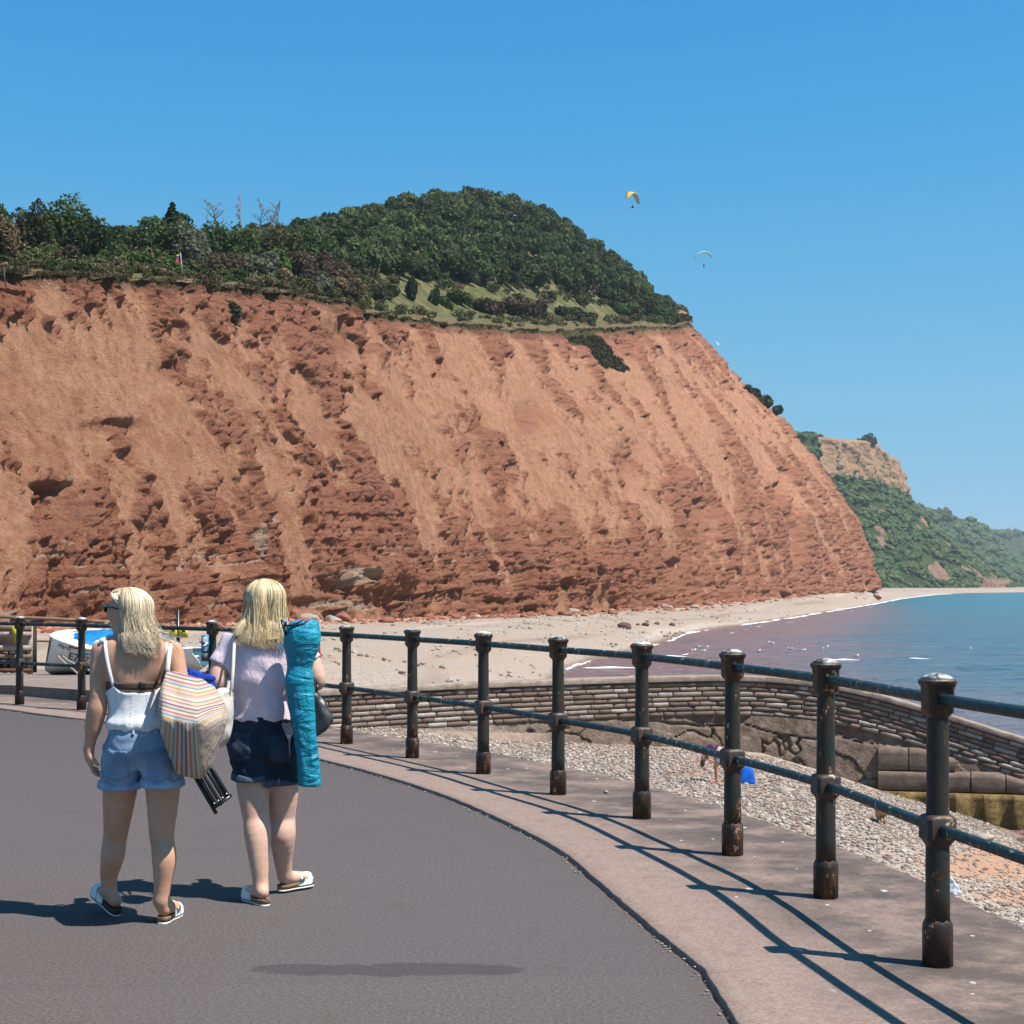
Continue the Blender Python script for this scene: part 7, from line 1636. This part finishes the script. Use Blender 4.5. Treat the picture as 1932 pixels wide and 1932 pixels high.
link('body', Bp.mesh('body', SKIN1), pe)
Sp = Field((-.3, -.35, .4), (.4, .35, 1.15), .014); Sp.ell(Wp(1356, 1428), (.16, .16, .15), .06, off=.02)
for s in (-1, 1): Sp.cap(Wp(1356, 1430, s*.08), Wp(1353, 1446, s*.09), .12, .11, .05, cut=1)
X, Y, Z = Sp.grid(); Sp.v = np.maximum(Sp.v, Wp(1347, 0)[0]-X); link('shorts', Sp.mesh('shorts', cloth_mat('grey_cotton', (.42, .41, .43), 300)), pe)
Tp = Field((-.45, -.35, .6), (.2, .35, 1.2), .014); Tp.chain([Wp(1350, 1423), Wp(1343, 1420), Wp(1336, 1425)], [.14, .135, .12], .05)
link('top', Tp.mesh('top', plain('red_blue_top', (.10, .03, .09), .8, .2, .8, 14)), pe)
r = np.random.default_rng(3); A_ = []
for i in range(260):
    a = Wp(1330+r.uniform(-5, 4), 1432+r.uniform(-3, 4), r.uniform(-.09, .07)); e = Wp(1325+r.uniform(-4, 3), 1450+r.uniform(0, 7), r.uniform(-.08, .06)); A_.append([a*(1-t)+e*t for t in np.linspace(0, 1, 8)])
strand_set('hair', np.array(A_), np.full(260, .006), hair_mat('hair_brown', (.10, .055, .03), (.25, .16, .09), (.4, .28, .17)), pe, r)
for s in (-1, 1): MB().box(Wp(1345, 1483.5, s*.09), (.25, .09, .03)).build('shoe', plain('pink_shoe', (.55, .16, .17)), pe, False)
Yb = 47.5; ob = P(1409, 1481, Yb); ob[2] = cove_h(ob[0], ob[1]); bb = empty('cool_bag', tuple(ob), 0, 'bright blue cool bag standing on the rocks beside the bending person', 'bag'); kb = Yb/FPX
secs = [((0, 0, .0), (15*kb, 0, 0), (0, .16, 0), 5), ((0, 0, 8*kb), (15*kb, 0, 0), (0, .15, 0), 5), ((0, 0, 22*kb), (12.5*kb, 0, 0), (0, .12, 0), 5), ((0, 0, 31*kb), (10*kb, 0, 0), (0, .07, 0), 4), ((0, 0, 32*kb), (6*kb, 0, 0), (0, .04, 0), 3)]
closed_loft('bag_body', dense(secs, 4), plain('vivid_blue_nylon', (.006, .13, .62), .4, .4, .3, 12), bb, 28, .05, 3)
MB().tube([[-.09, -.05, 30*kb], [-.05, -.05, 35*kb], [.05, -.05, 35*kb], [.09, -.05, 30*kb]], .012, 7).build('handle', plain('blue_webbing', (.01, .08, .40)), bb)
# dog seen from behind
Yd = 42.0; od = P(1664, 1556, Yd); od[2] = cove_h(od[0], od[1])+.005; dg_ = empty('dog', tuple(od), 0, 'sandy coloured dog seen from behind sniffing along the quay foot', 'dog'); kd = Yd/FPX
Wd = lambda px, py, y=0.0: np.array([(px-1664)*kd, y, (1556-py)*kd])
D_ = Field((-.5, -.35, -.03), (.5, .75, .85), .012)
D_.chain([Wd(1662, 1527, -.15), Wd(1667, 1526, .1), Wd(1672, 1527, .38)], [.135, .125, .15], .06, sy=1.0); D_.chain([Wd(1673, 1527, .42), Wd(1678, 1535, .58), Wd(1681, 1545, .66)], [.09, .075, .06], .05); D_.cap(Wd(1681, 1545, .66), Wd(1683, 1551, .74), .05, .03, .03)
for s in (-1, 1):
    D_.chain([Wd(1661+s*5, 1530, -.14), Wd(1661+s*5.5, 1541, -.06), Wd(1661+s*5.5, 1548, -.19), Wd(1661+s*5.5, 1554.5, -.17)], [.10, .062, .032, .028], .05); D_.cap(Wd(1661+s*5.5, 1554.5, -.17), Wd(1661+s*5.5, 1555, -.10), .03, .027, .02)
    D_.chain([Wd(1672+s*5, 1533, .36), Wd(1672+s*5, 1545, .34), Wd(1672+s*5, 1555, .36)], [.07, .038, .028], .05); D_.ell(Wd(1680+s*4, 1541, .62), (.02, .03, .06), .02)
link('body', D_.mesh('body', boulder_mat('sandy_fur', (.34, .21, .11), (.52, .37, .22))), dg_)
MB().tube([Wd(1661, 1521, -.24), Wd(1658, 1512, -.33), Wd(1653, 1503, -.36), Wd(1650, 1500, -.34)], [.045, .04, .03, .012], 8).build('tail', boulder_mat('sandy_fur_tail', (.38, .25, .14), (.56, .41, .26)), dg_)
# white crumpled bag on the shingle behind the nearest post
ow_ = P(1792, 1690, 24); Yw = 20.0
while P(1797, 1688, Yw)[2] > cove_h(*P(1797, 1688, Yw)[:2]): Yw += .1
ow_ = P(1797, 1688, Yw); ow_[2] = cove_h(ow_[0], ow_[1]); kw = Yw/FPX; pl_ = empty('plastic_sheet', tuple(ow_), 0, 'crumpled white plastic sheet lying on the shingle behind a post', 'sheet')
hull('sheet', [np.array(q)*kw for q in ((-14, 0, 0), (18, 0, 0), (12, 0, 18), (-4, 0, 36), (-12, 0, 20), (-10, 25, 0), (12, 25, 0), (0, 20, 24))], plain('white_plastic', (.62, .65, .68), .4, .4, .15, 9), pl_, 3, .2, .02, 4)

# ------------------------------------------------------------------ birds and paragliders
GW = plain('gull_white', (.74, .74, .73), .8); GG = plain('gull_grey', (.32, .34, .36), .8)
def gull_data():
    F_ = Field((-.32, -.12, -.02), (.32, .12, .26), .014); F_.ell((0, 0, .09), (.20, .08, .08), .03); F_.chain([(.12, 0, .12), (.17, 0, .19)], [.05, .038], .03); F_.cap((.17, 0, .195), (.24, 0, .185), .022, .008, .02); F_.cap((-.15, 0, .10), (-.27, 0, .11), .05, .015, .03)
    w = Field((-.32, -.14, .0), (.2, .14, .24), .014)
    for s in (-1, 1): w.ell((-.06, s*.065, .115), (.19, .025, .055), .02)
    return F_.mesh('body', GW), w.mesh('wings', GG)
gd = gull_data()
def gull(c, yaw, lab, grp=None, s=1.0):
    o = empty('gull', tuple(c), yaw, lab, 'gull', grp); o.scale = (s, s, s); link('body', gd[0], o); link('wings', gd[1], o); return o
r = np.random.default_rng(21)
for (x, y) in ((2735, 2540), (2778, 2541), (2714, 2554), (2760, 2556), (3018, 2522), (3027, 2527), (3097, 2549), (3153, 2554), (3099, 2549), (3230, 2547), (3246, 2540), (3807, 2547), (3358, 2576), (2980, 2556), (2840, 2560)):
    c = G(x/2.0787, y/2.0787, SEA); gull(c+[0, 0, .0], r.random()*6.28, 'white gull floating on the reddish water off the beach', 'gulls floating on the water', 1.5)
for i in range(46):
    x = r.uniform(1085, 1225); y = 1178+(x-1085)*.16+r.normal(0, 7)
    c = on_beach(x, y)
    gull(c, r.random()*6.28, 'white gull resting on the shingle above the waterline', 'gulls resting on the shingle', 1.0)
# flying gulls
def flying(px, py, Y, roll, lab, s=1.0):
    o = empty('gull', tuple(P(px, py, Y)), .6, lab, 'gull'); o.scale = (s, s, s); F_ = Field((-.3, -.1, -.1), (.3, .1, .1), .014); F_.ell((0, 0, 0), (.22, .06, .06), .02); F_.cap((.18, 0, .01), (.27, 0, 0), .035, .012, .02); F_.cap((-.15, 0, 0), (-.28, 0, .01), .03, .03, .02); link('body', F_.mesh('body', GW), o)
    for q in (-1, 1):
        V = []; 
        for t in np.linspace(0, 1, 7):
            sp = q*t*.65; zz = .22*math.sin(t*1.9)+roll*q*t*.35; ch_ = .16*(1-t**2)+.02
            V += [[ch_*.5-.10*t*t, sp, zz], [-ch_*.5-.12*t*t, sp, zz], [-.05*t, sp, zz+.015]]
        f = []
        for i in range(6):
            a = i*3
            for (u_, v_) in ((0, 1), (1, 2), (2, 0)): f.append([a+u_, a+v_, a+3+v_, a+3+u_])
        link('wing', mesh('wing', V, f, GW if q > 0 else GG), o)
    return o
flying(1357, 651, 260, .9, 'white gull flying in the sky beyond the red cliff', 1.3); flying(972, 407, 420, .2, 'tiny gull flying in front of the wooded hill', 1.3); flying(1232, 520-1, 500, .4, 'tiny gull gliding at the edge of the hill slope', 1.2) if False else None
def paraglider(px, py, Y, span, arc, yaw, pitch, mat, lab, hang):
    c = P(px, py, Y); o = empty('paraglider', tuple(c), yaw, lab, 'paraglider'); n = 25; V = []; 
    for t in np.linspace(-1, 1, n):
        a = t*arc; x = span/2*math.sin(a)/math.sin(arc); z = span/2/math.sin(arc)*(math.cos(a)-1); ch_ = 2.7*(1-.55*abs(t)**2.5)
        nr = np.array([math.sin(a), 0, math.cos(a)])
        for (u_, th) in ((-.5, 0), (-.38, .24), (-.1, .34), (.25, .2), (.5, 0), (.25, -.05), (-.1, -.07), (-.38, -.05)):
            p = np.array([x, u_*ch_, z])+nr*th*(1-.5*t*t); p = np.array([p[0], p[1]*math.cos(pitch)-p[2]*math.sin(pitch)*0, p[2]+p[1]*math.sin(pitch)]); V.append(p)
    link('canopy', mesh('canopy', V, grid_faces(n, 8, 0, True)[:, ::-1], mat, None, True), o)
    F_ = Field((-.6, -.9, -.9), (.6, .9, .9), .05); F_.ell((0, 0, .15), (.26, .24, .36), .08); F_.ell((0, 0, .62), (.15, .15, .17), .04); F_.chain([(0, -.1, -.1), (0, .35, -.15), (0, .75, -.2)], [.26, .2, .14], .08)
    for q in (-1, 1): F_.chain([(q*.22, 0, .38), (q*.4, .05, .55), (q*.35, .05, .8)], [.09, .07, .06], .04)
    pl = link('pilot', F_.mesh('pilot', plain('pilot_suit', (.03, .035, .045), .8)), o); pl.location = (0, 0, hang)
    for q in (-.9, -.5, .5, .9):
        a = q*arc; e = np.array([span/2*math.sin(a)/math.sin(arc), 0, span/2/math.sin(arc)*(math.cos(a)-1)]); MB().tube([e, [math.copysign(.25, q), 0, hang+.5]], .012, 4).build('line', plain('line_grey', (.5, .5, .5)), o)
    return o
YP = M_('yellow_canopy', .7); sx_ = YP.n('SeparateXYZ'); YP.put(sx_.inputs[0], YP.obj); YP.color(YP.ramp(YP.rng(sx_.outputs[0], -4.5, 4.5, 0, 1, False), [(0, (.62, .42, .06)), (.42, (.62, .42, .06)), (.5, (.72, .66, .10)), (.62, (.70, .70, .62))], 'CONSTANT'))
paraglider(1194, 364, 560, 9.0, 1.15, 1.05, .35, YP.m, 'yellow and white paraglider high above the headland', -5.0)
paraglider(1328, 476, 620, 7.0, 1.1, .12, .1, plain('pale_canopy', (.55, .66, .66), .7), 'pale blue paraglider with an arched wing beside the hill', -5.4)
# ------------------------------------------------------------------ sea air: far headlands fade a little
hm = bpy.data.materials.new('haze'); hm.use_nodes = True; hn = hm.node_tree; hn.nodes.remove(hn.nodes['Principled BSDF'])
pv = hn.nodes.new('ShaderNodeVolumePrincipled'); pv.inputs['Color'].default_value = (.80, .90, 1.0, 1); pv.inputs['Density'].default_value = .00006; pv.inputs['Anisotropy'].default_value = .2
hn.links.new(pv.outputs[0], hn.nodes['Material Output'].inputs['Volume'])
mb = MB(); mb.box((1500, 4500, 120), (15400, 9700, 262)); o = mb.build('haze', hm, None, False); tag(o, kind='stuff')
